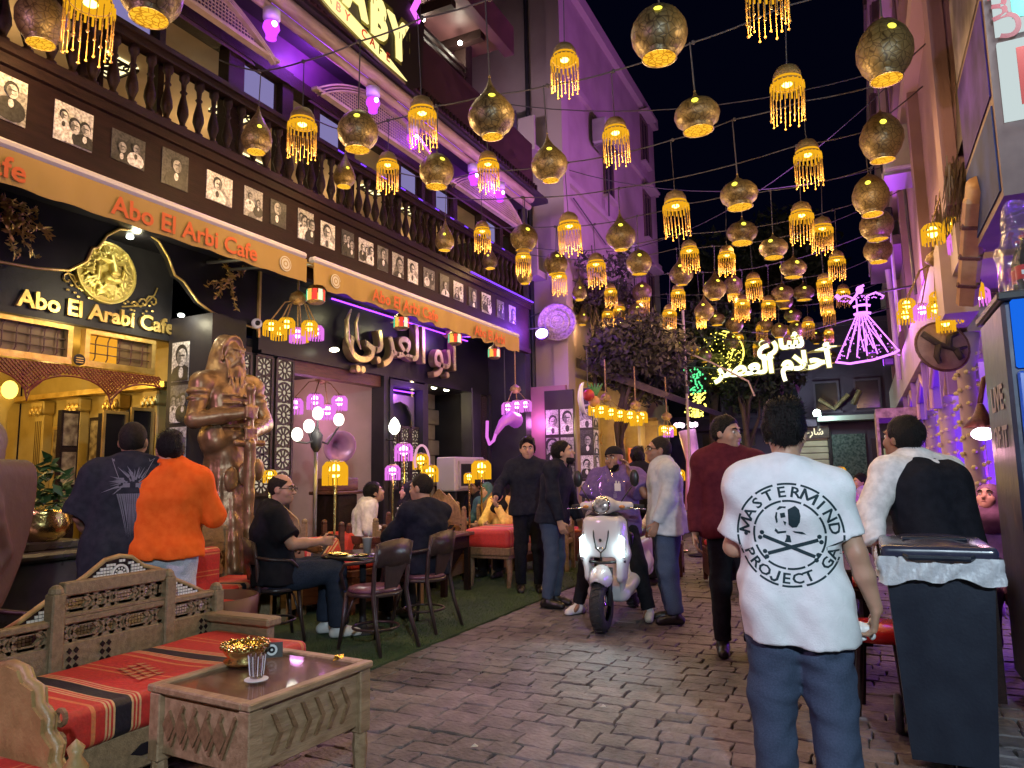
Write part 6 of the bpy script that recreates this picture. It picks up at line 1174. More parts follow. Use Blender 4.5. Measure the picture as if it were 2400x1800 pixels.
def person(label, loc, yaw, H=1.75, J=None, res=.012, skin=SKN, top=None, sleeve=.5, hem=.80, loose=.02, topw=1.0, bottom=DJEANS, legw=.02, shoes=SHOEB, hair='short', head=(0, 0, 0), beard=None, girth=1.0, hands=None, hairm=HAIR, fold=.006, seat=False, toes=None, robe=None, face=True, group=None, legs=True):
    j = {k: V3(v) for k, v in J0.items()}
    for k, v in (J or {}).items(): j[k] = V3(v)
    sc = H/1.75
    for k in j: j[k] = j[k]*sc
    G = girth; yh, ph_, rh = map(R, head)
    HM = Matrix.Rotation(yh, 3, 'Z') @ Matrix.Rotation(ph_, 3, 'X') @ Matrix.Rotation(rh, 3, 'Y'); HMn = np.array(HM)
    def hp(x, y, z): return j['hd']+HMn@(V3((x, y, z))*sc)
    s = SDF(res); e = lambda c, r, k=.02, op='+': s.ell(hp(*c), [q*sc for q in r], k*sc, HM, op)
    e((0, -.012, .028), (.080, .102, .102)); e((0, .03, -.045), (.06, .066, .076), .03); e((0, .062, -.088), (.03, .03, .026), .03)
    if face:
        s.cone(hp(0, .088, .012), hp(0, .112, -.032), .010*sc, .015*sc, .012); e((0, .08, .03), (.06, .024, .014), .015)
        for q in (-1, 1): e((q*.033, .092, .006), (.017, .014, .011), .012, '-'); e((q*.046, .062, -.03), (.024, .026, .028), .02)
        s.cone(hp(-.018, .092, -.062), hp(.018, .092, -.062), .008*sc, .008*sc, .008)
    for q in (-1, 1): e((q*.079, -.008, -.005), (.012, .024, .034), .008)
    s.cone(j['nk']-V3((0, 0, .03)), hp(0, -.02, -.06), .056*sc*G**.5, .054*sc, .03)
    lat = nrm(j['shR']-j['shL']); up = nrm(j['nk']-j['pel'])
    def torso(S_, t, k=.05):
        for q in (-1, 1):
            S_.cone(j['pel']+lat*q*.062*sc*G, j['ch']+lat*q*.07*sc*G, (.098*G+t)*sc, (.102*G**.5+t)*sc, k); S_.cone(j['ch']+lat*q*.07*sc*G, j['nk']+lat*q*.075*sc-up*.09*sc, (.102*G**.5+t)*sc, (.07+t)*sc, k)
        S_.cone(j['shL'], j['shR'], (.058+t)*sc, (.058+t)*sc, k); S_.cone(j['nk']-up*.03*sc, j['ch'], (.06+t)*sc, (.1+t)*sc, k)
        for q in 'LR': S_.cone(j['sh'+q]+up*.0, j['nk']-up*.0*sc, (.05+t)*sc, (.05+t)*sc, k)
    torso(s, 0)
    HD = hands or {}
    for q, sg in (('L', -1), ('R', 1)):
        S_, E_, W_ = j['sh'+q], j['el'+q], j['wr'+q]; ga = G**.5
        s.cone(S_, E_, .050*sc*ga, .041*sc*ga, .02); s.cone(E_, E_+(W_-E_)*.4, .041*sc*ga, .040*sc*ga, .02); s.cone(E_+(W_-E_)*.4, W_, .040*sc*ga, .027*sc, .02)
        hd_ = HD.get(q, {}); d = nrm(V3(hd_.get('d', W_-E_))); n = V3(hd_.get('n', -sg*lat)); n = nrm(n-d*(n@d)); w = np.cross(d, n)*sc; cu = hd_.get('curl', .5); d0 = d*sc; n0 = n*sc
        if w@nrm(V3((0, 1, 0))) < 0: w = -w
        for a in (-.027, -.009, .009, .027): s.cone(W_+d0*.01+w*a*.7, W_+d0*.085+w*a, .015*sc, .0125*sc, .012)
        for i, (a, l) in enumerate(((-.030, .055), (-.010, .07), (.011, .076), (.031, .068))):
            b0 = W_+d0*.085+w*a; d1 = nrm(d+n*cu)*sc; b1 = b0+d1*l*.58; d2 = nrm(d*(1-cu*.8)+n*(cu*1.6+.1))*sc; s.cone(b0, b1, .0105*sc, .0095*sc, .004); s.cone(b1, b1+d2*l*.55, .0095*sc, .008*sc, .004)
        t0 = W_+d0*.03+w*.028; t1 = t0+nrm(d*.6+nrm(w)*.8+n*.3)*.04*sc; s.cone(t0, t1, .014*sc, .0115*sc, .008); s.cone(t1, t1+nrm(d+n*.5)*.032*sc, .011*sc, .009*sc, .004)
        if legs:
            s.cone(j['hip'+q], j['kn'+q], .080*sc*ga, .054*sc*ga, .03); s.cone(j['kn'+q], j['an'+q], .054*sc*ga, .034*sc, .02); s.cone(j['an'+q], j['an'+q]+V3((0, .1, -.04))*sc, .034*sc, .024*sc, .02)
    o = link('person', s.mesh('person', skin)); o.location = loc; o.rotation_euler = (0, 0, R(yaw)); tag(o, label, 'person', group)
    def ch(nm, me): return link(nm, me, o)
    if face:
        for q in (-1, 1):
            b = MB(); b.ball(tuple(hp(q*.033, .083, .006)), .0115*sc, 8, 6); b.mi = 1; b.ball(tuple(hp(q*.033, .0905, .006)), .0062*sc, 6, 5); ch('eye', b.mesh('eye', [EYEW, SHOEB], True))
            b = MB(); b.tube([tuple(hp(q*.016, .103, .026)), tuple(hp(q*.034, .102, .034)), tuple(hp(q*.055, .086, .028))], [.005*sc, .006*sc, .003*sc], 5); ch('eyebrow', b.mesh('eyebrow', HAIR, True))
        b = MB(); b.tube([tuple(hp(-.022, .092, -.062)), tuple(hp(0, .101, -.060)), tuple(hp(.022, .092, -.062))], [.003*sc, .0055*sc, .003*sc], 5); ch('lips', b.mesh('lips', LIP, True))
    # shirt
    if top is not None:
        s = SDF(res); torso(s, .012+loose)
        hemv = j['pel']+up*(hem-.93)*sc if not seat else j['pel']-up*.06*sc
        for q in (-1, 1): s.cone(j['pel']+lat*q*.085*sc*G, hemv-up*.1*sc+lat*q*.092*sc*G, (.108*G+.012+loose)*sc*topw, (.106*G+.016+loose*1.2)*sc*topw, .05)
        for q in 'LR':
            S_, E_, W_ = j['sh'+q], j['el'+q], j['wr'+q]; sl = sleeve.get(q, .5) if isinstance(sleeve, dict) else sleeve
            if sl <= 1: s.cone(S_, S_+(E_-S_)*sl, (.062+loose)*sc, (.058+loose*1.6)*sc, .04, 1)
            else:
                s.cone(S_, E_, (.06+loose*.8)*sc, (.052+loose*.8)*sc, .04); s.cone(E_, E_+(W_-E_)*(sl-1), (.052+loose*.8)*sc, (.038+loose*.5)*sc, .025, 1)
        s.cut(hemv, -up); s.ell(hp(0, .0, -.115), (.062*sc, .066*sc, .05*sc), .012, None, '-'); s.noise(fold, 26, len(label), (1, 1, .55)); s.noise(fold*1.6, 13, len(label)+1, (1, 1, .45)); s.noise(fold*.45, 60, 7, (1, 1, .8)); s.noise(fold*.55, 11, len(label)+3, (1, 1, .7), 4, True); ch('shirt', s.mesh('shirt', top))
    if top is not None and hair != 'hijab':
        u_ = nrm(np.cross(up, lat)); b = MB(); c0_ = j['nk']+up*.005*sc; b.tube([tuple(c0_+(lat*math.cos(t)*.068+u_*math.sin(t)*.066)*sc-up*.018*sc*math.sin(t)) for t in np.linspace(0, 6.283, 21)[:-1]], .0085*sc, 6, closed=True); ch('neckband', b.mesh('neckband', top, True))
    if robe is not None:
        s = SDF(res); torso(s, .03); s.cone(j['pel'], (j['pel'][0], j['pel'][1], .1), .19*sc, .26*sc, .08); s.cut((0, 0, .05), (0, 0, -1))
        for q in 'LR': s.cone(j['sh'+q], j['el'+q], .08*sc, .075*sc, .04); s.cone(j['el'+q], j['wr'+q], .075*sc, .065*sc, .03, 1)
        s.noise(fold*1.4, 18, 4, (1, 1, .3)); ch('robe', s.mesh('robe', robe))
    if bottom is not None and legs:
        s = SDF(res); s.cone(j['hipL'], j['hipR'], .108*sc*G, .108*sc*G, .04); s.cone(j['pel'], j['pel']+up*.04*sc, .108*sc*G, .104*sc*G, .04)
        for q in 'LR':
            s.cone(j['hip'+q], j['kn'+q], (.088*G**.5+legw)*sc, (.062+legw)*sc, .035); s.cone(j['kn'+q], j['an'+q]+V3((0, 0, .015)), (.062+legw)*sc, (.046+legw)*sc, .03, 1)
        s.noise(fold*.55, 26, 5, (1, 1, .6)); s.noise(fold*.4, 48, 9, (.8, .8, 1.1)); s.noise(fold*.4, 13, 4, (1, 1, 1.2), 4, True); ch('trousers', s.mesh('trousers', bottom))
    if shoes is not None and legs:
        for q in 'LR':
            t_ = nrm(V3((toes or {}).get(q, (0, 1, 0)))); a = j['an'+q]; z0 = a[2]-.085*sc; s = SDF(min(res, .01)); base = V3((a[0], a[1], z0))
            s.cone(base-t_*.04*sc+V3((0, 0, .04*sc)), base+t_*.15*sc+V3((0, 0, .028*sc)), .045*sc, .038*sc, .03); s.cone(base+V3((0, 0, .05*sc)), base+V3((0, 0, .105*sc)), .045*sc, .042*sc, .03, 1); s.cone(base+t_*.02*sc+V3((0, 0, .06*sc)), base+t_*.1*sc+V3((0, 0, .05*sc)), .036*sc, .032*sc, .03); s.cut((0, 0, z0+.004), (0, 0, -1)); ch('shoe', s.mesh('shoe', shoes))
    # hair
    if hair:
        s = SDF(min(res, .009)); E = lambda c, r, k=.015, op='+': s.ell(hp(*c), [q*sc for q in r], k*sc, HM, op)
        nrml = lambda v: HMn@V3(v)
        if hair in ('short', 'pomp', 'curly', 'crop', 'bald', 'bun', 'long'):
            th = {'short': .011, 'pomp': .012, 'curly': .02, 'crop': .005, 'bald': .004, 'bun': .014, 'long': .016}[hair]
            E((0, -.016, .031), (.080+th*.7, .102+th, .102+th))
            if hair == 'pomp': E((0, .012, .125), (.078, .10, .05), .03); E((0, -.045, .1), (.08, .075, .065), .03)
            if hair == 'curly': E((0, .03, .1), (.07, .07, .045), .02)
            if hair == 'bun': E((0, -.11, .06), (.045, .045, .045), .02)
            if hair == 'long': E((0, -.06, -.08), (.08, .06, .15), .04)
            s.cut(hp(0, .058, .05), nrml((0, 1, -.72))) if hair != 'pomp' else s.cut(hp(0, .075, .05), nrml((0, 1, -.45)))
            if hair != 'long': s.cut(hp(0, -.05, -.05 if hair != 'pomp' else -.035), nrml((0, .35, -1)))
            if hair == 'bald': s.ell(hp(0, .03, .13), [.07*sc, .10*sc, .075*sc], .01, HM, '-')
            s.noise({'short': .003, 'pomp': .006, 'curly': .008, 'crop': .001, 'bald': .001, 'bun': .003, 'long': .004}[hair], 70 if hair == 'curly' else 55, 6, (1, 1, .6)); s.noise(.004 if hair in ('pomp', 'short', 'curly', 'long', 'bun') else .0008, 75, 3, (1, .5, .5), 3, True)
        elif hair == 'cap':
            E((0, -.012, .045), (.088, .108, .088)); s.cut(hp(0, 0, .035), nrml((0, .12, -1))); s.cone(hp(-.035, .08, .045), hp(-.03, .15, .03), .014*sc, .01*sc, .02); s.cone(hp(.035, .08, .045), hp(.03, .15, .03), .014*sc, .01*sc, .02); s.cone(hp(0, .09, .048), hp(0, .165, .034), .014*sc, .01*sc, .02)
        elif hair == 'hijab':
            E((0, -.02, .02), (.098, .115, .118)); E((0, -.03, -.1), (.10, .095, .12), .05); E((0, .0, -.19), (.15, .12, .09), .06); s.ell(hp(0, .10, -.018), [.056*sc, .07*sc, .078*sc], .01, HM, '-'); s.noise(.004, 35, 3)
        hm_ = s.mesh('hair', hairm); ch('cap' if hair == 'cap' else 'headscarf' if hair == 'hijab' else 'hair', hm_)
        if hair in ('short', 'pomp', 'curly', 'long', 'bun'):
            gg = np.random.default_rng(len(label)); nv = len(hm_.vertices); vs = []; n_b = 1500 if res < .009 else 420
            for i in gg.integers(0, nv, n_b):
                v = hm_.vertices[int(i)]; nn = np.array(v.normal); p = np.array(v.co)
                fl = HMn@V3((gg.normal()*.35, -.5, .25 if p[2] > hp(0, 0, .07)[2] else -.7)); d = nrm(nn*.22+fl*.9+gg.normal(size=3)*.16); l = gg.uniform(.012, .028)*sc; w = nrm(np.cross(d, nn)+1e-4)*.0022*sc
                p = p-nn*.003; vs += [tuple(p-w), tuple(p+w), tuple(p+d*l+nn*.002)]
            b = MB(); b.add(vs, [(3*i, 3*i+1, 3*i+2) for i in range(len(vs)//3)]); q_ = ch('hair_strands', b.mesh('hair_strands', hairm)); q_['kind'] = 'stuff'
    if beard:
        s = SDF(min(res, .009)); s.ell(hp(0, .034, -.05), [.061*sc, .064*sc, .078*sc], .01, HM); s.ell(hp(0, .06, -.1), [.036*sc, .034*sc, .032*sc], .02, HM); s.cut(hp(0, .05, -.052), HMn@V3((0, .35, 1))); s.noise(.002, 80, 3); ch('beard', s.mesh('beard', beard))
    return o
WT = cloth('white_cotton', (.72, .74, .76), (.78, .80, .82)); ORG = cloth('orange_knit', (.80, .115, .012), (.86, .15, .02)); MAR = cloth('maroon_knit', (.075, .010, .018), (.10, .016, .025)); GRY = cloth('pale_grey_linen', (.40, .43, .48), (.48, .51, .55)); PRP = cloth('violet_tee', (.13, .085, .25), (.17, .11, .31)); CHT = cloth('charcoal_tee', (.022, .024, .032), (.034, .036, .046)); WHT2 = cloth('warm_white_shirt', (.62, .58, .56)); YEL = cloth('yellow_shirt', (.62, .45, .14)); LJ = cloth('light_denim', (.42, .45, .5), (.58, .6, .64)); PNK = cloth('dusty_pink_scarf', (.15, .075, .13)); LIL = cloth('lilac_top', (.3, .22, .5))
# the man in the white shirt, seen from behind
wm = person('man in white printed T-shirt and jeans walking away with a tissue in his hand', (-.295, 3.2, 0), 4, 1.665, dict(hd=(.0, .03, 1.615), elR=(.25, -.02, 1.11), wrR=(.31, .02, .88), elL=(-.25, .03, 1.12), wrL=(-.22, .20, 1.10), knR=(.12, .03, .49), anR=(.13, -.02, .085), anL=(-.12, .06, .085), knL=(-.12, .05, .49)), .0085, SKN, WT, .82, .745, .018, .98, JEANS, .034, SHOEW, 'pomp', (-6, -3, 0), hands={'R': dict(d=(-.1, .35, -1), n=(-1, .2, 0), curl=.95)}, girth=1.02, fold=.009)
wm_shirt = [c for c in wm.children if c.name.startswith('shirt')][0]
person('man in charcoal T-shirt with pale skull backprint walking to the entrance', (-4.43, 3.18, 0), 48, 1.80, dict(elR=(.27, .04, 1.13), wrR=(.22, .2, .98), elL=(-.28, .04, 1.13), wrL=(-.24, .2, .98)), .011, SKB, CHT, .92, .74, .03, 1.03, BLK, .03, SHOEB, 'crop', (-8, 0, 0), girth=1.12, hairm=STUB, fold=.007)
person('man in bright orange sweatshirt and pale jeans seen from behind', (-4.22, 3.3, 0), 44, 1.74, dict(elR=(.29, .05, 1.14), wrR=(.2, .24, 1.10), elL=(-.29, .05, 1.13), wrL=(-.2, .24, 1.02)), .011, SKN, ORG, 1.5, .90, .03, 1.0, LJ, .03, SHOEW, 'short', (22, -4, 0), girth=1.04, fold=.008)
person('young man in maroon sweater looking right past the white-shirted man', (-.96, 5.75, 0), 190, 1.83, dict(elR=(.25, -.02, 1.12), wrR=(.26, .06, .87)), .012, SKN, MAR, 1.98, .84, .028, 1.0, BLK, .012, SHOEB, 'short', (55, 0, 0))
person('man with glasses in pale grey shirt and jeans standing right of the scooter', (-1.71, 6.72, 0), 112, 1.75, dict(hd=(0, .05, 1.58), nk=(0, .01, 1.45), elL=(-.23, .02, 1.14), wrL=(-.22, .12, .92), elR=(.25, .0, 1.12), wrR=(.25, .1, .88)), .012, SKB, GRY, 1.95, .82, .03, 1.02, JEANS, .03, SHOEB, 'crop', (0, 8, 0), girth=1.12, hairm=STUB)
gm = bpy.data.objects[len(bpy.data.objects)-1] if False else None
person('bearded man in black shirt and blue jeans leaning towards the scooter', (-3.02, 7.05, 0), -88, 1.76, dict(ch=(0, .05, 1.30), nk=(0, .09, 1.45), hd=(0, .14, 1.585), shR=(.185, .07, 1.41), shL=(-.185, .07, 1.41), elR=(.24, .1, 1.13), wrR=(.23, .17, .89), elL=(-.23, .12, 1.13), wrL=(-.2, .22, .9)), .012, SKN, NAVY, 1.97, .86, .022, 1.0, JEANS, .012, SHOEB, 'short', (15, 14, 0), beard=STUB)
person('curly haired young man in dark shirt standing behind the bearded man', (-3.62, 7.75, 0), 205, 1.83, dict(elR=(.33, .08, 1.2), wrR=(.36, .3, 1.06), elL=(-.28, .02, 1.14)), .013, SKN, NAVY, 1.9, .86, .025, 1.0, BLK, .012, SHOEB, 'curly', (0, 0, 0))
# rider astride the scooter
person('rider in violet T-shirt and dark cap sitting astride the white scooter', (-2.28, 6.95, 0), 176, 1.76, dict(pel=(0, -.05, .87), ch=(0, -.06, 1.22), nk=(0, -.05, 1.36), hd=(0, .0, 1.51), shR=(.19, -.05, 1.31), shL=(-.19, -.05, 1.31), elR=(.26, .08, 1.07), wrR=(.05, .26, 1.04), elL=(-.34, .06, 1.16), wrL=(-.20, .12, 1.38), hipR=(.10, -.02, .85), hipL=(-.10, -.02, .85), knR=(.27, .14, .48), knL=(-.27, .14, .48), anR=(.36, .16, .085), anL=(-.36, .16, .085)), .011, SKB, PRP, .8, .83, .03, 1.0, BLK, .016, SHOEW, 'cap', (-8, 0, 6), beard=HAIR, hairm=BLK, hands={'L': dict(d=(.2, .1, 1), n=(.6, .4, 0), curl=.7)}, toes={'R': (.35, 1, 0), 'L': (-.35, 1, 0)})
# seated guests
def S_(**k): d = dict(SIT); d.update(k); return d
person('bald man with glasses in black T-shirt seated with his back turned', (-4.62, 4.72, .016), -42, 1.80, S_(hd=(.01, .03, 1.235), elR=(.29, .10, .80), wrR=(.22, .33, .80), knR=(.18, .46, .55), knL=(-.10, .46, .55), anR=(.16, .50, .09), anL=(-.06, .42, .09)), .012, SKN, BLK, .8, .8, .03, 1.0, DJEANS, .035, SHOEW, 'bald', (-28, 0, 0), girth=1.28, hairm=STUB, seat=True)
person('man in navy long sleeves seated facing left at the round table', (-3.72, 5.66, .016), 72, 1.80, S_(hd=(.0, .05, 1.215), elR=(.25, .16, .80), wrR=(.12, .30, .98), elL=(-.24, .2, .78), wrL=(-.1, .36, .82)), .012, SKN, NAVY, 1.95, .8, .022, 1.0, BLK, .02, SHOEB, 'crop', (20, 0, 0), hairm=STUB, seat=True)
person('diner in white shirt bent over his phone near the pink lamps', (-5.4, 6.85, .016), -45, 1.75, S_(nk=(0, .08, 1.04), ch=(0, .03, .9), hd=(0, .16, 1.17), shR=(.18, .06, 1.0), shL=(-.18, .06, 1.0), pel=(0, -.02, .60)), .014, SKN, WHT2, 1.6, .8, .025, 1.0, WHT2, .02, SHOEB, 'short', (10, 18, 0), seat=True)
person('woman in black headscarf and robe facing the white-shirted diner', (-5.2, 7.55, .016), 140, 1.7, S_(), .015, SKN, BLK, 1.95, .8, .03, 1.0, BLK, .05, SHOEB, 'hijab', (0, 10, 0), seat=True, hairm=BLK)
person('woman in black scarf and yellow shirt resting her chin on her hand', (-4.55, 8.95, .016), 175, 1.66, S_(nk=(.0, .05, 1.02), hd=(.02, .12, 1.14), elL=(-.2, .3, .74), wrL=(-.03, .27, 1.0), elR=(.25, .2, .74)), .014, SKN, YEL, 1.9, .8, .035, 1.0, BLK, .03, SHOEB, 'hijab', (20, 5, 5), seat=True, hairm=BLK)
person('waiter in black waistcoat over a white shirt leaning over the table on the right', (.36, 4.66, 0), 40, 1.76, dict(ch=(0, .08, 1.27), nk=(-.02, .14, 1.41), hd=(-.03, .2, 1.545), shR=(.185, .1, 1.36), shL=(-.2, .13, 1.35), elL=(-.36, .12, 1.14), wrL=(-.42, .02, .98), elR=(.25, .15, 1.09), wrR=(.22, .3, .9)), .012, SKB, WHT2, 1.98, .86, .024, 1.0, BLK, .02, SHOEB, 'short', (10, 10, 0), girth=1.0)
person('woman in dusty pink headscarf and lilac top reading on the right', (.83, 6.6, 0), 178, 1.68, S_(hd=(0, .06, 1.18), pel=(0, -.02, .58)), .013, SKN, LIL, 1.95, .8, .03, 1.0, PNK, .05, SHOEB, 'hijab', (-25, 26, 0), seat=True, hairm=PNK)
person('woman in black scarf half hidden behind the waiter', (.42, 6.6, 0), 205, 1.62, S_(), .014, SKN, BLK, 1.95, .8, .03, 1.0, BLK, .05, SHOEB, 'hijab', (20, 5, 0), seat=True, hairm=BLK)
person('guest with hair bun in pink shirt seated far behind the white-shirted man', (-.33, 10.6, 0), 70, 1.74, S_(pel=(0, -.02, .60), hd=(0, .02, 1.24)), .016, SKB, cloth('salmon_shirt', (.5, .26, .2)), .8, .8, .03, 1.0, BLK, .03, SHOEB, 'bun', (0, 0, 0), seat=True)
person('passer-by in white headscarf behind the man with glasses', (-2.35, 9.1, 0), 150, 1.62, S_(pel=(0, -.02, .6)), .015, SKN, WHT2, 1.95, .8, .04, 1.0, BLK, .04, SHOEB, 'hijab', (30, 0, 0), seat=True, hairm=WHT2)
person('dark haired person standing behind the rider', (-2.75, 9.4, 0), 20, 1.72, None, .016, SKN, BLK, 1.9, .84, .03, 1.0, BLK, .03, SHOEB, 'curly', (0, 0, 0))
person('small far figure behind the maroon sweater', (-1.55, 10.4, 0), 190, 1.66, S_(), .017, SKB, BLK, 1.9, .84, .03, 1.0, BLK, .03, SHOEB, 'short', (0, 0, 0), seat=True)
person('woman in teal scarf seated behind the kilim bench', (-4.95, 9.15, .016), 160, 1.64, S_(), .016, SKN, cloth('teal_scarf', (.05, .11, .12)), 1.9, .8, .03, 1.0, BLK, .03, SHOEB, 'hijab', (10, 5, 0), seat=True, hairm=cloth('teal_scarf', (.05, .11, .12)))
person('guest in salmon top seated far up the right side', (-.75, 9.5, 0), 150, 1.68, S_(), .017, SKN, cloth('salmon_shirt', (.5, .26, .2)), 1.9, .84, .03, 1.0, BLK, .03, SHOEB, 'long', (0, 0, 0), seat=True)
for i, (x, y, a, lb, m_, hr) in enumerate(((-1.15, 12.2, 30, 'guest in white top at the far tables near the lane end', WHT2, 'short'), (-.1, 12.8, 120, 'guest in violet top far up on the right', LIL, 'long'), (-2.1, 12.6, 200, 'guest in grey shirt far behind the man with glasses', GRY, 'short'), (-3.1, 11.0, 160, 'guest in yellow far left behind the rider', YEL, 'hijab'))):
    person(lb, (x, y, 0), a, 1.68, S_(), .02, SKN, m_, 1.9, .84, .03, 1.0, BLK, .03, SHOEB, hr, (0, 0, 0), seat=True, group='far guests', hairm=HAIR if hr != 'hijab' else YEL)
person('man in dark shirt seated by the air conditioner', (-5.35, 9.55, .016), 150, 1.72, S_(pel=(0, -.02, .6)), .016, SKB, BLK, 1.9, .8, .03, 1.0, BLK, .03, SHOEB, 'short', (0, 0, 0), seat=True)
# ------------------------------------------------------------------ print on the white shirt, laid on the cloth
from mathutils.bvhtree import BVHTree
def wrap_print(shirt, me, cx, cz, sx=1, mt=None, name='shirt_print', off=.0018, front=-1, grid=True):
    """project a flat print (x, y of mesh me) on the back of the shirt along its own y axis"""
    ms = shirt.data; T = BVHTree.FromPolygons([v.co for v in ms.vertices], [p.vertices[:] for p in ms.polygons])
    for v in me.vertices:
        x, z = cx+v.co.x*sx, cz+v.co.y; h = T.ray_cast(Vector((x, front*1.0, z)), Vector((0, -front, 0)))
        if h[0] is None: h = T.find_nearest(Vector((x, front*.2, z)))
        v.co = h[0]+Vector((0, front*off, 0))
    me.materials.clear(); me.materials.append(mt); return link(name, me, shirt)
def subdivide(me, ln):
    import bmesh
    bm = bmesh.new(); bm.from_mesh(me); bmesh.ops.triangulate(bm, faces=bm.faces)
    for _ in range(3):
        ed = [e for e in bm.edges if e.calc_length() > ln]
        if not ed: break
        bmesh.ops.subdivide_edges(bm, edges=ed, cuts=1); bmesh.ops.triangulate(bm, faces=bm.faces)
    bm.to_mesh(me); bm.free(); return me
INK = mat('dark_green_ink', (.008, .03, .04), rough=.8)
def ringm(ro, ri, a0=0, a1=360, n=60):
    b = MB(); vs = []; fs = []
    for k in range(n+1):
        t = R(a0+(a1-a0)*k/n); vs += [(ri*math.cos(t), ri*math.sin(t), 0), (ro*math.cos(t), ro*math.sin(t), 0)]
    b.add(vs, [(2*k, 2*k+1, 2*k+3, 2*k+2) for k in range(n)]); return b.mesh('print', INK)
pcx, pcz = -.005, 1.135
g = random.Random(5)
for ro, ri, seg in ((.205, .197, 14), (.138, .130, 11)):
    for k in range(seg): wrap_print(wm_shirt, ringm(ro, ri, 360/seg*k+2, 360/seg*(k+1)-g.uniform(0, 3), 8), pcx, pcz, 1, INK, 'print_ring')
STK = {'M': (((-.38, 0), (-.38, .7)), ((-.38, .7), (0, .12)), ((0, .12), (.38, .7)), ((.38, .7), (.38, 0))), 'J': (((.18, .7), (.18, .14)), ((.18, .14), (.06, .0)), ((.06, .0), (-.1, .0)), ((-.1, .0), (-.2, .14)))}
def stroke_letter(c, size, w=.075):
    b = MB()
    for p, q in STK[c]:
        p, q = Vector(p), Vector(q); d = (q-p).normalized()*w; n = Vector((-d.y, d.x)); p, q = p-d*.5, q+d*.5; b.add([((p-n).x*size, (p-n).y*size, 0), ((q-n).x*size, (q-n).y*size, 0), ((q+n).x*size, (q+n).y*size, 0), ((p+n).x*size, (p+n).y*size, 0)], [(0, 1, 2, 3)])
    return b.mesh('print', INK)
def arc_text(t, r, a0, a1, size, flip):
    for k, chh in enumerate(t):
        if chh == ' ': continue
        a = a0+(a1-a0)*k/(len(t)-1); me = stroke_letter(chh, size) if chh in STK else text_mesh(chh, size, 0, .0012, 'CENTER', 2); me.transform(Matrix.Translation((r*math.cos(R(a)), r*math.sin(R(a)), 0)) @ Matrix.Rotation(R(a-90 if not flip else a+90), 4, 'Z') @ Matrix.Diagonal((1.15, 1, 1, 1))); subdivide(me, .02); wrap_print(wm_shirt, me, pcx, pcz, 1, INK, 'print_letter')
arc_text('MASTERMIND', .150, 168, 8, .058, False); arc_text('PROJECT GA', .190, 205, 335, .056, True)
b = MB(); b.lathe([(0, 0), (.008, 0)], 10, cap=False); me = b.mesh('print', INK); me.transform(Matrix.Translation((-.168, .0, 0))); wrap_print(wm_shirt, me, pcx, pcz, 1, INK, 'print_dot')
def poly(P):
    b = MB(); b.add([(x, y, 0) for x, y in P], [tuple(range(len(P)))]); return subdivide(b.mesh('print', INK), .02)
def pr(P): wrap_print(wm_shirt, poly(P), pcx, pcz, 1, INK, 'print_mark')
def bone(x0, y0, x1, y1, w=.007):
    d = Vector((x1-x0, y1-y0)).normalized(); n = Vector((-d.y, d.x))*w; pr([(x0-n.x, y0-n.y), (x1-n.x, y1-n.y), (x1+n.x, y1+n.y), (x0+n.x, y0+n.y)])
    for (x, y, s0) in ((x0, y0, -1), (x1, y1, 1)):
        for q in (-1, 1): c = Vector((x, y))+d*s0*.008+Vector((-d.y, d.x))*q*.011; pr([(c.x+.009*math.cos(t), c.y+.009*math.sin(t)) for t in np.linspace(0, 6.28, 9)[:-1]])
bone(-.10, -.005, .09, -.085); bone(-.085, -.075, .105, -.02)
sk = [(.0, .10), (.028, .115), (.042, .10), (.046, .075), (.042, .05), (.03, .03), (.012, .028), (0, .04)]
pr(sk); pr([(-.006, .112), (-.03, .113), (-.042, .1), (-.036, .098), (-.02, .106), (-.008, .104)]); pr([(-.045, .09), (-.05, .07), (-.046, .045), (-.040, .05), (-.042, .07), (-.039, .088)]); pr([(-.03, .085), (-.012, .088), (-.01, .07), (-.028, .066)]); pr([(-.02, .055), (-.008, .05), (-.014, .035)])
for P in (((-.05, .025), (-.04, .012), (-.01, .015), (-.012, .008), (-.044, .003), (-.055, .015)), ((.012, .015), (.05, .012), (.062, .002), (.045, .003), (.02, .008)), ((-.012, .0), (.002, -.004), (.006, -.03), (-.02, -.03), (-.012, -.012))): pr(P)
# tissue in his hand, hem tag
s = SDF(.006); g = random.Random(2)
for k in range(7): a = Vector((g.uniform(-.03, .03), g.uniform(-.03, .03), g.uniform(-.035, .035))); c = a+Vector((g.uniform(-.04, .04), g.uniform(-.03, .03), g.uniform(-.02, .05))); s.cone(a, c, .016, .003, .008)
s.noise(.006, 90, 3); o = link('tissue', s.mesh('tissue', WHITE)); wv = Matrix.Rotation(R(4), 3, 'Z') @ (Vector((.262, .075, .785))*1.665/1.75); o.location = Vector((-.295, 3.2, 0))+wv; tag(o, 'crumpled white tissue held by the white-shirted man', 'tissue')
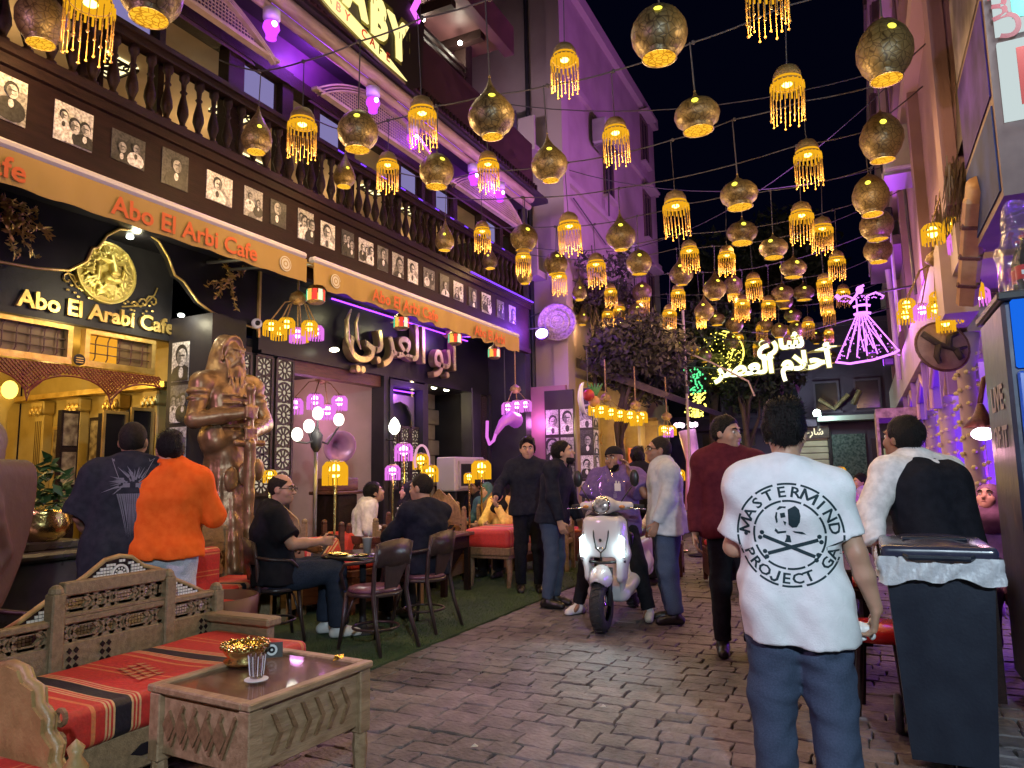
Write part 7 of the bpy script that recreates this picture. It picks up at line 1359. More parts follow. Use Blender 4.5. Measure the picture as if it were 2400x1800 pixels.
# backprint on the charcoal shirt
dts = [c for p in bpy.data.objects if p.get('label', '').startswith('man in charcoal') for c in p.children if c.name.startswith('shirt')][0]
PALE = mat('pale_grey_ink', (.16, .16, .19), rough=.8)
def scaled(me, k): me.transform(Matrix.Scale(k, 4)); return me
b = MB(); g = random.Random(12)
for k in range(46):
    a = g.uniform(-.4, 3.6); r0 = g.uniform(.02, .06); r1 = r0+g.uniform(.03, .09); P = [(r0*math.cos(a), .06+r0*math.sin(a)*.9), (r1*math.cos(a+.25), .06+r1*math.sin(a+.25)*.8)]; w = g.uniform(.002, .005)
    if P[1][1] < -.02: continue
    d = Vector((P[1][0]-P[0][0], P[1][1]-P[0][1])).normalized()*w; b.add([(P[0][0]-d.y, P[0][1]+d.x, 0), (P[0][0]+d.y, P[0][1]-d.x, 0), (P[1][0], P[1][1], 0)], [(0, 1, 2)])
for k in range(14): x = -.06+.12*k/13; b.add([(x, .02, 0), (x+.008, .02, 0), (x*.35+.012, -.17+g.uniform(-.02, .02), 0)], [(0, 1, 2)])
for y0, y1, x in ((.05, .07, -.035), (.05, .07, .02)): b.add([(x, y0, 0), (x+.03, y0, 0), (x+.03, y1, 0), (x, y1, 0)], [(0, 1, 2, 3)])
for sx in (-1, 1): b.add([(sx*.05, .09, 0), (sx*.054, .092, 0), (sx*.12, .25, 0), (sx*.116, .25, 0)], [(0, 1, 2, 3)])
wrap_print(dts, subdivide(scaled(b.mesh('print', PALE), 1.35), .02), .02, 1.28, 1, PALE, 'back_print', .003)
def of(lbl): return [p for p in bpy.data.objects if p.get('label', '').startswith(lbl)][0]
# glasses for two men
def glasses(p, hd, sc, head, y=.112):
    HM = Matrix.Rotation(R(head[0]), 3, 'Z') @ Matrix.Rotation(R(head[1]), 3, 'X'); H = Vector(hd)*sc; b = MB(); q = lambda x, yy, z: H+HM @ Vector((x*sc, yy*sc, z*sc))
    for sx in (-1, 1):
        b.tube([q(sx*.034+.023*math.cos(t), y, .004+.016*math.sin(t)) for t in np.linspace(0, 6.28, 13)[:-1]], .0028, 5, closed=True); b.tube([q(sx*.057, y-.002, .008), q(sx*.082, .01, .012)], .003, 5)
    b.tube([q(-.011, y, .006), q(.011, y, .006)], .003, 5); link('glasses', b.mesh('glasses', SHOEB), p)
glasses(of('man with glasses'), (0, .05, 1.58), 1.0, (25, 8)); glasses(of('bald man'), (.01, .03, 1.235), 1.80/1.75, (-28, 0))
# waistcoat of the waiter: a second shell without sleeves
wt = of('waiter'); k_ = 1.76/1.75; s = SDF(.012)
ch_, nk_, pel_ = V3((0, .08, 1.27)), V3((-.02, .14, 1.41)), V3((0, 0, .93)); up_ = nrm(nk_-pel_)
for q in (-1, 1): s.cone((pel_+V3((q*.08, 0, 0)))*k_, (ch_+V3((q*.085, 0, 0)))*k_, .155*k_, .158*k_, .05); s.cone((ch_+V3((q*.085, 0, 0)))*k_, (nk_+V3((q*.085, 0, -.07)))*k_, .158*k_, .108*k_, .05)
s.cone(ch_*k_, (nk_-up_*.06)*k_, .15*k_, .11*k_, .06); s.cut(pel_*k_-up_*.05, -up_); s.noise(.004, 24, 8); link('waistcoat', s.mesh('waistcoat', BLK), wt)
# chest print of the rider
rd = of('rider'); b = MB(); b.box(-.032, .032, .0, .004, 0, .075); b.box(-.02, -.008, .0, .004, .075, .095); b.box(.008, .02, 0, .004, .075, .1); me = b.mesh('chest_print', WHITE); me.transform(Matrix.Translation((-.07, .105, 1.2))); link('chest_print', me, rd)
# ------------------------------------------------------------------ scooter
PAINT = mat('white_scooter_paint', (.62, .60, .62), rough=.25, coat=.5); TRIM = mat('black_trim', (.015, .015, .017), rough=.35); TYRE = mat('tyre_rubber', (.02, .02, .022), (.035, .035, .037), 30, .75, bump=.5, bsc=60); CHR = mat('chrome', (.7, .7, .72), rough=.12, metal=1.0)
st = thing('motor_scooter', 'white motor scooter with bright white headlights facing the camera', 'scooter', (-2.2, 6.7, 0), R(184))
def so(n, s, m): return link(n, s.mesh(n, m), st)
def sm(n, m, f, p=None, smooth=True): b = MB(); f(b); return b.build(n, m, p or st, smooth, world=False)
for y in (.62, -.62):
    w = sm('wheel', TYRE, lambda b: b.lathe([(.13, -.055), (.19, -.06), (.22, -.035), (.232, 0), (.22, .035), (.19, .06), (.13, .055)], 28, Matrix.Translation((0, y, .232)) @ Matrix.Rotation(math.pi/2, 4, 'Y'), cap=False)); sm('rim', CHR, lambda b: (b.lathe([(.13, -.045), (.12, -.02), (.04, -.03), (.03, -.05), (0, -.05)], 20, Matrix.Translation((0, y, .232)) @ Matrix.Rotation(math.pi/2, 4, 'Y')), b.lathe([(.13, .045), (.12, .02), (.04, .03), (.03, .05), (0, .05)], 20, Matrix.Translation((0, y, .232)) @ Matrix.Rotation(math.pi/2, 4, 'Y'))), w)
    sm('tread', RUB, lambda b: [b.box(-.04, .04, -.008, .008, -.004, .004, Matrix.Translation((0, y, .232)) @ Matrix.Rotation(t, 4, 'X') @ Matrix.Translation((0, 0, .231)) @ Matrix.Rotation(.4, 4, 'Z')) for t in np.linspace(0, 6.28, 25)[:-1]], w, False)
s = SDF(.012); s.rbox((0, .47, .70), (.13, .03, .24), .05, .05); s.cone((-.15, .42, .92), (-.17, .45, .66), .055, .06, .05); s.cone((.15, .42, .92), (.17, .45, .66), .055, .06, .05); s.cone((-.17, .45, .66), (-.11, .4, .3), .06, .04, .05); s.cone((.17, .45, .66), (.11, .4, .3), .06, .04, .05); s.ell((0, .53, .8), (.13, .04, .2), .04)
s.rbox((0, .58, .47), (.09, .2, .13), .03, .02, op='-'); so('front_shield', s, PAINT)
s = SDF(.01); s.ell((0, .60, .45), (.095, .2, .13), .02); s.ell((0, .6, .36), (.075, .28, .13), .01, op='-'); s.cut((0, .6, .41), (0, -.25, -1)); so('front_fender', s, PAINT)
sm('shield_trim', TRIM, lambda b: (b.tube([(-.20, .44, .60), (-.215, .43, .75), (-.19, .41, .95), (-.12, .41, 1.01), (.12, .41, 1.01), (.19, .41, .95), (.215, .43, .75), (.20, .44, .60)], .02, 8), b.tube([(-.2, .50, .60), (0, .585, .59), (.2, .50, .60)], .013, 6)))
sm('v_moulding', TRIM, lambda b: (b.tube([(-.075, .53, .98), (-.066, .575, .82), (-.045, .59, .72), (0, .592, .68), (.045, .59, .72), (.066, .575, .82), (.075, .53, .98)], .007, 6), b.tube([(0, .592, .68), (0, .588, .61)], .008, 6)))
sm('badge', TRIM, lambda b: b.lathe([(0, 0), (.014, 0), (.014, .008), (0, .008)], 14, Matrix.Translation((0, .595, .79)) @ Matrix.Rotation(-math.pi/2, 4, 'X'))); sm('name_plate', CHR, lambda b: b.box(-.025, .025, .594, .598, .715, .727))
LED = emat('scooter_headlight', (.72, 1.0, 1.0), 9)
for sx in (-1, 1):
    h = sm('headlight', TRIM, lambda b: b.prism([(sx*.10, .66), (sx*.195, .63), (sx*.205, .78), (sx*.17, .84), (sx*.12, .76)], 1, .515, .535), smooth=False); sm('led_bar', LED, lambda b: (b.prism([(sx*.165, .635), (sx*.20, .64), (sx*.207, .80), (sx*.175, .83)], 1, .536, .548), b.prism([(sx*.11, .638), (sx*.165, .635), (sx*.17, .675), (sx*.12, .675)], 1, .536, .546)), h, False)
    l = lamp('headlight_beam', st, (0, 0, 0), (.72, 1, 1), 9, .03, 120, (0, 1, -.12)); l.location = (sx*.19, .60, .72)
    l = lamp('headlight_glow', st, (0, 0, 0), (.72, 1, 1), .8, .02); l.location = (sx*.19, .60, .70)
s = SDF(.01); s.ell((0, .44, 1.09), (.11, .10, .085), .03); s.cone((-.05, .40, 1.08), (-.22, .34, 1.08), .05, .035, .04); s.cone((.05, .40, 1.08), (.22, .34, 1.08), .05, .035, .04); so('headset_cowl', s, PAINT)
sm('round_headlamp', CHR, lambda b: b.lathe([(0, .0), (.05, .008), (.078, .0), (.085, -.01), (.078, -.02)], 24, Matrix.Translation((0, .535, 1.095)) @ Matrix.Rotation(R(-80), 4, 'X'))); sm('headlamp_glass', mat('headlamp_glass', (.75, .78, .8), (.2, .2, .22), 30, .08, .4), lambda b: b.lathe([(0, .022), (.04, .018), (.07, .004)], 20, Matrix.Translation((0, .537, 1.095)) @ Matrix.Rotation(R(-80), 4, 'X'), cap=False))
for sx in (-1, 1):
    sm('grip', RUB, lambda b: b.tube([(sx*.22, .34, 1.08), (sx*.34, .30, 1.07)], .018, 8)); sm('brake_lever', CHR, lambda b: b.tube([(sx*.2, .38, 1.07), (sx*.28, .385, 1.055), (sx*.37, .36, 1.05)], .007, 6)); sm('mirror_stem', TRIM, lambda b: b.tube([(sx*.15, .38, 1.12), (sx*.24, .34, 1.25)], .007, 6)); sm('mirror', TRIM, lambda b: b.ball((sx*.27, .34, 1.33), (.045, .022, .08), 12, 8, None))
    sm('indicator', mat('amber_lens', (.5, .2, .04), rough=.3), lambda b: b.ball((sx*.17, .44, 1.075), (.03, .015, .015), 8, 6))
sc_ = []; b = MB(); n = 10
for j in range(7):
    for i in range(n+1):
        a = -1+2*i/n; w = .19-.02*j*(j > 3); z = 1.15+.05*j; sc_.append((a*w, .46-.02*j-.06*a*a, z-.02*abs(a)*(j > 4)))
b.add(sc_, [(j*(n+1)+i, j*(n+1)+i+1, (j+1)*(n+1)+i+1, (j+1)*(n+1)+i) for j in range(6) for i in range(n)]); b.build('windscreen', mat('smoked_screen', (.75, .75, .8), rough=.05, trans=1.0, alpha=.16, spec=.8), st, True, world=False)
s = SDF(.014); s.rbox((0, .05, .30), (.12, .35, .03), .04, .04); s.rbox((0, -.45, .52), (.12, .3, .14), .07, .06); s.cone((-.15, .35, .3), (-.16, -.55, .48), .05, .08, .06); s.cone((.15, .35, .3), (.16, -.55, .48), .05, .08, .06); s.rbox((0, -.62, .26), (.06, .2, .18), .03, .02, op='-'); so('body', s, PAINT)
s = SDF(.014); s.rbox((0, -.42, .73), (.09, .32, .03), .05, .04); so('seat', s, SHOEB)
sm('fork', CHAR, lambda b: (b.tube([(-.075, .62, .23), (-.075, .55, .55)], .02, 8), b.tube([(.075, .62, .23), (.075, .55, .55)], .02, 8))); sm('side_stand', CHAR, lambda b: b.tube([(.1, .1, .28), (.2, .05, .01)], .012, 6)); sm('exhaust', CHAR, lambda b: b.tube([(.14, -.3, .25), (.16, -.85, .3)], [.03, .055], 10))
sm('brake_disc', STEEL, lambda b: b.ring((.62, .232), .1, .05, 0, .062, .066, 22), smooth=False)

# ------------------------------------------------------------------ wheeled bin
wb = thing('wheeled_bin', 'dark navy wheeled rubbish bin with white liner over its rim at bottom right', 'bin', (.27, 4.1, 0))
BIN = mat('navy_bin_plastic', (.012, .016, .03), (.018, .024, .042), 6, .42, bump=.08, bsc=60)
def wp(n, m, f, **k): return part(n, m, f, wb, **k)
wp('body', BIN, lambda b: (b.add([(.06, 3.9, .06), (.48, 3.9, .06), (.48, 4.36, .06), (.06, 4.36, .06), (.0, 3.83, .94), (.54, 3.83, .94), (.54, 4.42, .94), (.0, 4.42, .94)], [(0, 3, 2, 1), (4, 5, 6, 7), (0, 1, 5, 4), (1, 2, 6, 5), (2, 3, 7, 6), (3, 0, 4, 7)]), [b.add([(x-.012, 3.9-.001, .06), (x+.012, 3.9-.001, .06), (x+.012+.002, 3.815, .93), (x-.012, 3.815, .93), (x-.006, 3.91, .06), (x-.006, 3.84, .93)], [(0, 1, 2, 3), (0, 3, 5, 4)]) for x in ()]))
wp('rim', BIN, lambda b: b.bbox(-.025, .565, 3.80, 4.45, .93, .975, .012))
s = SDF(.014); s.rbox((.27, 4.1, 1.0), (.27, .29, .012), .02, .02); s.ell((.27, 4.12, 1.01), (.26, .3, .05), .03); s.noise(.003, 14, 4); link('lid', s.mesh('lid', mat('bin_lid', (.03, .03, .06), (.045, .045, .08), 5, .22)), wb, -wb.location)
wp('lid_recess', BIN, lambda b: (b.bbox(.1, .44, 3.95, 4.0, 1.045, 1.06, .006),)); wp('lid_handle', BIN, lambda b: b.tube([(.1, 3.79, .99), (.12, 3.76, .985), (.42, 3.76, .985), (.44, 3.79, .99)], .012, 6))
vs = []; n = 120; g = random.Random(6)
ro = [(-.035, 3.79), (.575, 3.79), (.575, 4.46), (-.035, 4.46)]; per = []
for i in range(4):
    a, c = ro[i], ro[(i+1) % 4]
    for k in range(30): per.append((a[0]+(c[0]-a[0])*k/30, a[1]+(c[1]-a[1])*k/30))
cxy = (.27, 4.12); b = MB()
for j in range(6):
    for k, (x, y) in enumerate(per):
        d = Vector((x-cxy[0], y-cxy[1])).normalized(); w = (.004+.010*math.sin(k*.9+j*1.3)+.008*math.sin(k*2.3+j*.7))*(1 if j not in (0,) else .3); zz = .985-.022*j-(.012*math.sin(k*.55)+.01*math.sin(k*.21+1))*(j/5); vs.append((x+d.x*w, y+d.y*w, zz))
b.add(vs, [(j*n+k, (j+1)*n+k, (j+1)*n+(k+1) % n, j*n+(k+1) % n) for j in range(5) for k in range(n)]); b.build('liner_bag', mat('white_bin_liner', (.62, .62, .66), (.55, .55, .6), 10, .35, bump=.5, bsc=25), wb, True)
for x in (.02, .52): wp('wheel', RUB, lambda b: b.lathe([(.0, -.025), (.09, -.025), (.1, -.01), (.1, .01), (.09, .025), (0, .025)], 18, Matrix.Translation((x, 4.42, .1)) @ Matrix.Rotation(math.pi/2, 4, 'Y')), smooth=True)
wp('axle', STEEL, lambda b: b.tube([(.02, 4.42, .1), (.52, 4.42, .1)], .012, 6)); wp('handle', BIN, lambda b: b.tube([(.0, 4.46, .93), (-.0, 4.52, .95), (.54, 4.52, .95), (.54, 4.46, .93)], .016, 6))

wb.scale = (.8, 1, 1); wb.location.x = .266
# red stools and low wall between the bin and the white shirt
rs = thing('red_stool', 'red vinyl topped wooden stool behind the hand holding the tissue', 'stool', (-.0, 4.7, 0)); part('seat', mat('red_vinyl', (.42, .015, .012), (.5, .025, .02), 5, .25), lambda b: b.lathe([(0, .42), (.2, .42), (.22, .45), (.19, .49), (0, .5)], 22, c=(0, 4.75, 0)), rs, True); 
for k in range(4): part('leg', WOOD_D, lambda b: b.tube([(.13*math.cos(k*1.57+.7), 4.75+.13*math.sin(k*1.57+.7), .42), (.18*math.cos(k*1.57+.7), 4.75+.18*math.sin(k*1.57+.7), 0)], .02, 6), rs)
dn = thing('dark_table', 'dark wooden dining table with drinks where the waiter serves', 'table', (.35, 5.4, 0)); part('top', WOOD_D, lambda b: b.bbox(-.25, .68, 5.15, 6.1, .70, .74, .01), dn)
for x in (-.18, .62):
    for y in (5.22, 6.03): part('leg', WOOD_D, lambda b: b.box(x-.03, x+.03, y-.03, y+.03, 0, .7), dn)
carved('dark carved chair right of the white-shirted man', -.35, 6.5, 190, cg, 1.1, WOOD_D, True, .55); carved('dark carved chair at the waiter\'s table', -.35, 5.6, -90, cg, 1.05, WOOD_D, False); carved('dark carved chair farther up the right side', -.3, 8.2, 180, cg, 1.05, WOOD_D, True, .6); carved('dark carved chair beside the hair bun guest', -.55, 9.7, 200, cg, 1.1, WOOD_D, False, .6)
def parasol(x, y, c):
    t = thing('folded_umbrella', 'furled dark umbrella beside the seated guests on the right', 'umbrella', (x, y, 0)); part('pole', STEEL, lambda b: b.tube([(x, y, 0), (x, y, 2.2)], .02, 8), t); part('canopy', cloth('grey_canopy', c), lambda b: b.lathe([(.02, 2.2), (.12, 1.9), (.16, 1.3), (.08, 1.2)], 10, c=(x, y, 0)), t)

# ------------------------------------------------------------------ bronze warrior statue by the entrance
BRZ = mat('bronze_resin', (.20, .115, .055), (.33, .205, .11), 7, .34, .45, bump=.25, bsc=18)
sw = thing('warrior_statue', 'tall bronze statue of a hooded bearded warrior gripping a sword hilt', 'statue', (-5.7, 5.1, .0), R(-98)); K = 2.45/1.75; ZB = .38
s = SDF(.0125); P = lambda x, y, z: (x*K, y*K, z*K+ZB)
def C_(a, b_, ra, rb, k=.05, flat=0, op='+'): s.cone(P(*a), P(*b_), ra*K, rb*K, k, flat, op)
def E_(c, r, k=.04, op='+', M=None): s.ell(P(*c), [q*K for q in r], k, M, op)
C_((0, 0, .10), (0, .0, .95), .25, .15, .05); C_((-.08, .02, .95), (-.085, .03, 1.28), .115, .125); C_((.08, .02, .95), (.085, .03, 1.28), .115, .125); C_((-.18, 0, 1.4), (.18, 0, 1.4), .08, .08, .06); C_((0, -.02, 1.3), (0, .0, 1.48), .16, .10, .08)
E_((0, -.01, 1.615), (.10, .118, .135), .02); C_((0, -.05, 1.66), (0, -.07, 1.44), .10, .15, .05); E_((0, .085, 1.60), (.075, .06, .105), .02, '-'); E_((0, .045, 1.585), (.074, .082, .112), .012); C_((0, .12, 1.615), (0, .15, 1.572), .011, .021, .008); C_((-.055, .118, 1.637), (.0, .132, 1.632), .014, .014, .006); C_((.055, .118, 1.637), (.0, .132, 1.632), .014, .014, .006)
for q in (-1, 1): E_((q*.034, .128, 1.614), (.022, .02, .013), .006, '-'); E_((q*.034, .112, 1.612), (.014, .012, .010), .004); C_((q*.006, .14, 1.55), (q*.07, .11, 1.50), .018, .007, .006); C_((q*.055, .085, 1.585), (q*.04, .105, 1.56), .022, .018, .02)
for k in range(9): t = -1.5+k*3.0/8; C_((.098*math.sin(t), .075-.02*abs(math.sin(t)), 1.60+.135*math.cos(t)), (.098*math.sin(t+.37), .075-.02*abs(math.sin(t+.37)), 1.60+.135*math.cos(t+.37)), .014, .014, .006)
g = random.Random(3)
for k in range(34):
    x = g.uniform(-.075, .075); C_((x, .115-abs(x)*.5, 1.53+abs(x)*.6), (x*1.0+g.uniform(-.02, .02), .15-abs(x)*.3, 1.28+abs(x)*1.9+g.uniform(-.02, .03)), .017, .005, .003)
for q in (-1, 1):
    C_((q*.21, 0, 1.38), (q*.33, .06, 1.12), .075, .06, .02); C_((q*.33, .06, 1.12), (q*.04, .27, 1.10+.07*q), .058, .042, .02); E_((q*.23, .0, 1.37), (.10, .095, .10), .015); E_((q*.255, .01, 1.32), (.095, .09, .03), .006); E_((q*.27, .015, 1.27), (.088, .085, .028), .006); C_((q*.2, .13, 1.115+.03*q), (q*.16, .16, 1.11+.04*q), .062, .058, .004)
    for i in range(4): C_((q*.0-.05, .30-.0, 1.10+.075*q-.035+.022*i), (q*.0+.045, .315, 1.10+.075*q-.035+.022*i), .016, .016, .006)
C_((0, .29, 1.32), (0, .30, .95), .026, .026, .01); C_((0, .30, .95), (0, .32, .0), .045, .03, .01); E_((0, .29, 1.34), (.04, .04, .04), .02); C_((-.12, .295, .96), (.12, .295, .96), .022, .022, .01)
for i in range(5):
    C_((-.13, .145, 1.30-.055*i), (-.02, .185, 1.30-.055*i), .012, .012, .006); C_((.13, .145, 1.30-.055*i), (.02, .185, 1.30-.055*i), .012, .012, .006)
C_((-.12, .03, 1.0), (.12, .03, 1.0), .125, .125, .01); C_((-.12, .05, 1.0), (.12, .05, 1.0), .128, .128, .004) if False else None; E_((0, .15, 1.0), (.05, .03, .05), .004)
for k in range(12):
    a = k*.52+.2; C_((.13*math.cos(a), .12*math.sin(a), .95), (.24*math.cos(a+.1), .24*math.sin(a+.1), .12), .022, .04, .012)
for k in range(3): E_((-.14+.12*k, .22, .78-.03*k), (.06, .03, .08), .02)
s.noise(.004, 30, 9); s.cut((0, 0, ZB+.1), (0, 0, -1)); link('figure', s.mesh('figure', BRZ), sw)
b = MB(); b.bbox(-.42, .42, -.42, .42, 0, .5, .02); b.build('plinth', BLACKP, sw, False, world=False); sw.scale = (.88, .92, 1)
# shield bearer at the left edge
sb = thing('shield_statue', 'brown statue bearing a relief carved shield at the left edge', 'statue', (-3.58, 1.86, 0), R(-55))
TC = mat('terracotta_resin', (.055, .020, .011), (.085, .033, .018), 5, .6, .05, bump=.2, bsc=15)
s = SDF(.012)
for k in range(22): t = k/21; w = .26*(1-t**2.4*.92); s.cone((-w, .02, 1.46-.62*t), (w, .02, 1.46-.62*t), .04, .04, .06)
s.ell((.09, .075, 1.26), (.075, .03, .085), .02); s.cone((.05, .06, 1.33), (.13, .065, 1.41), .025, .012, .015); s.cone((.12, .06, 1.33), (.2, .06, 1.38), .022, .01, .015); s.cone((.13, .08, 1.24), (.2, .075, 1.2), .03, .02, .015); s.ell((.11, .105, 1.28), (.016, .016, .012), .006, None, '-'); s.cone((.03, .06, 1.2), (-.04, .06, 1.08), .045, .04, .02); s.cone((-.04, .06, 1.08), (.06, .06, .98), .04, .03, .02); s.cone((.06, .06, .98), (.12, .06, 1.06), .028, .012, .015); s.cone((.0, .07, 1.15), (.1, .07, 1.12), .02, .01, .01)
link('shield', s.mesh('shield', TC), sb)
s = SDF(.02); s.cone((-.1, -.3, .1), (-.1, -.25, 1.2), .28, .2, .1); s.cone((-.3, -.22, 1.6), (.1, -.22, 1.6), .13, .13, .1); s.cone((-.1, -.22, 1.2), (-.1, -.22, 1.6), .2, .2, .1); s.cone((.1, -.2, 1.6), (.15, -.05, 1.72), .11, .09, .05); s.noise(.008, 12, 4); link('figure', s.mesh('figure', mat('grey_brown_resin', (.10, .07, .05), (.15, .11, .085), 6, .5, .2, bump=.2)), sb)
# brass planter on a stone ledge by the steps
ld = thing('stone_ledge', 'dark stone ledge beside the entrance steps', 'ledge', (-5.45, 2.9, 0)); part('ledge', mat('dark_stone_step', (.05, .048, .04), (.09, .085, .07), 5, .3), lambda b: (b.bbox(-5.8, -5.0, 2.3, 3.35, 0, .86, .02), b.bbox(-5.85, -4.95, 2.28, 3.4, .86, .92, .02), b.bbox(-5.6, -5.1, 2.7, 3.3, .92, .98, .01)), ld)
pl = thing('brass_planter', 'hammered brass planter with glossy green leaves beside the dark T-shirt', 'planter', (-5.2, 3.08, .98)); part('pot', BRASS, lambda b: b.lathe([(.09, 0), (.15, .05), (.17, .12), (.15, .19), (.16, .22), (.145, .22), (.1, .18), (0, .17)], 20, c=(-5.2, 3.08, .98)), pl, True)
GLF = mat('glossy_leaf', (.02, .06, .018), (.05, .12, .035), 5, .35)
def lv(b):
    g = random.Random(4)
    for k in range(120):
        a = g.uniform(0, 6.28); r = g.uniform(.0, .2); z = 1.17+g.uniform(0, .42)*(1-r*2); c = Vector((-5.2+r*math.cos(a), 3.08+r*math.sin(a), z)); u = Vector((math.cos(a)*.7+g.uniform(-.4, .4), math.sin(a)*.7+g.uniform(-.4, .4), g.uniform(-.6, .8))).normalized()*g.uniform(.04, .075); v = u.cross(Vector((g.uniform(-1, 1), g.uniform(-1, 1), 1))).normalized()*.028; b.add([c-u*.6, c+v, c+u, c-v, c+u*.2+Vector((0, 0, .008))], [(0, 1, 4), (1, 2, 4), (2, 3, 4), (3, 0, 4)])
part('leaves', GLF, lv, pl, kind='stuff')
# ------------------------------------------------------------------ street lanterns on strings
SHD = mat('pierced_brown_shade', (.125, .088, .03), (.18, .13, .05), 5, .42, .25, bump=.0)
n_ = SHD.node_tree; vz = n_.nodes.new('ShaderNodeTexVoronoi'); vz.feature = 'DISTANCE_TO_EDGE'; vz.inputs['Scale'].default_value = 8; tcz = n_.nodes.new('ShaderNodeTexCoord'); n_.links.new(tcz.outputs['Object'], vz.inputs['Vector']); bpz = n_.nodes.new('ShaderNodeBump'); bpz.inputs['Strength'].default_value = .14; bpz.inputs['Distance'].default_value = .05; n_.links.new(vz.outputs['Distance'], bpz.inputs['Height']); n_.links.new(bpz.outputs[0], n_.nodes['Principled BSDF'].inputs['Normal']); mz = n_.nodes.new('ShaderNodeMix'); mz.data_type = 'RGBA'; mz.blend_type = 'MULTIPLY'; mz.inputs[0].default_value = 1.0; rz0 = n_.nodes.new('ShaderNodeValToRGB'); rz0.color_ramp.elements[0].position = .02; rz0.color_ramp.elements[0].color = (.35, .3, .25, 1); rz0.color_ramp.elements[1].position = .07; n_.links.new(vz.outputs['Distance'], rz0.inputs[0]); sz_ = n_.nodes['Principled BSDF'].inputs['Base Color'].links[0].from_socket; n_.links.new(sz_, mz.inputs[6]); n_.links.new(rz0.outputs[0], mz.inputs[7]); n_.links.new(mz.outputs[2], n_.nodes['Principled BSDF'].inputs['Base Color'])
DISC = emat('orange_pierced_disc', (1.0, .47, .03), .95)
n_ = DISC.node_tree; vz = n_.nodes.new('ShaderNodeTexVoronoi'); vz.feature = 'DISTANCE_TO_EDGE'; vz.inputs['Scale'].default_value = 9; tcz = n_.nodes.new('ShaderNodeTexCoord'); n_.links.new(tcz.outputs['Object'], vz.inputs['Vector']); rz = n_.nodes.new('ShaderNodeValToRGB'); rz.color_ramp.elements[0].position = .03; rz.color_ramp.elements[0].color = (.5, .2, .01, 1); rz.color_ramp.elements[1].position = .1; rz.color_ramp.elements[1].color = (1, .5, .03, 1); n_.links.new(vz.outputs['Distance'], rz.inputs[0]); n_.links.new(rz.outputs[0], [q for q in n_.nodes if q.type == 'EMISSION'][0].inputs[0])
SPOT = emat('yellow_peep_hole', (1.0, .92, .08), 1.6); CORE = emat('yellow_bulb', (1.0, .80, .14), 6.0); FRN = emat('lit_yellow_fringe', (1.0, .47, .015), .72); BEAD = mat('amber_glass_bead', (.34, .18, .035), (.46, .27, .06), 30, .25, emit=.06, ec=(1, .45, .03)); CAPM = mat('beaded_cap', (.2, .13, .05), (.34, .23, .09), 40, .4, .5, bump=.5, bsc=90)
PROF = dict(R=[(.03, .56), (.06, .52), (.2, .47), (.36, .34), (.47, .16), (.5, 0), (.47, -.17), (.40, -.29), (.33, -.36), (.29, -.40), (.31, -.46), (.29, -.46)], G=[(.012, .86), (.03, .78), (.07, .66), (.16, .5), (.33, .32), (.46, .14), (.5, 0), (.47, -.16), (.38, -.3), (.26, -.4), (.21, -.43), (.23, -.47), (.21, -.47)],
            S=[(.015, .56), (.05, .46), (.16, .37), (.36, .27), (.47, .13), (.5, 0), (.45, -.15), (.35, -.24), (.31, -.28), (.34, -.36), (.32, -.36)], E=[(.03, .66), (.08, .62), (.24, .52), (.4, .32), (.49, .08), (.49, -.12), (.42, -.32), (.32, -.46), (.27, -.52), (.29, -.58), (.27, -.58)],
            P=[(.02, .98), (.05, .88), (.1, .72), (.24, .46), (.4, .16), (.5, -.14), (.48, -.34), (.38, -.5), (.29, -.57), (.31, -.63), (.29, -.63)])
HOLE = dict(R=.2, G=.26, S=.13, E=.22, P=.1)
protos = {}
def shade_lantern(t):
    P = PROF[t]; r = thing('hanging_lantern', 'x', 'lantern', (0, 0, 0)); q = lambda n, m, f, sm=True: (lambda b: (f(b), b.build(n, m, r, sm, world=False))[1])(MB())
    q('shade', SHD, lambda b: b.lathe(P, 24, cap=False)); ri = P[-1][0]; q('light_disc', DISC, lambda b: b.lathe([(0, P[-1][1]+.02), (ri, P[-1][1]+.02)], 20, cap=False)); z = HOLE[t]; rr = np.interp(-z, [-p[1] for p in P], [p[0] for p in P])
    sl = (np.interp(-(z-.03), [-p[1] for p in P], [p[0] for p in P])-np.interp(-(z+.03), [-p[1] for p in P], [p[0] for p in P]))/.06
    for k in range(3):
        a = -math.pi/2+k*2.094+.12; nv = Vector((math.cos(a), math.sin(a), sl)).normalized(); M_ = Matrix.Translation((rr*math.cos(a), rr*math.sin(a), z)) @ nv.to_track_quat('Z', 'Y').to_matrix().to_4x4(); q('peep_hole', SPOT, lambda b: b.lathe([(0, .012), (.075, .009)], 12, M_, cap=False))
    q('finial', CAPM, lambda b: b.ball((0, 0, P[0][1]+.01), .03, 8, 6)); return r, P[0][1], P[-1][1]
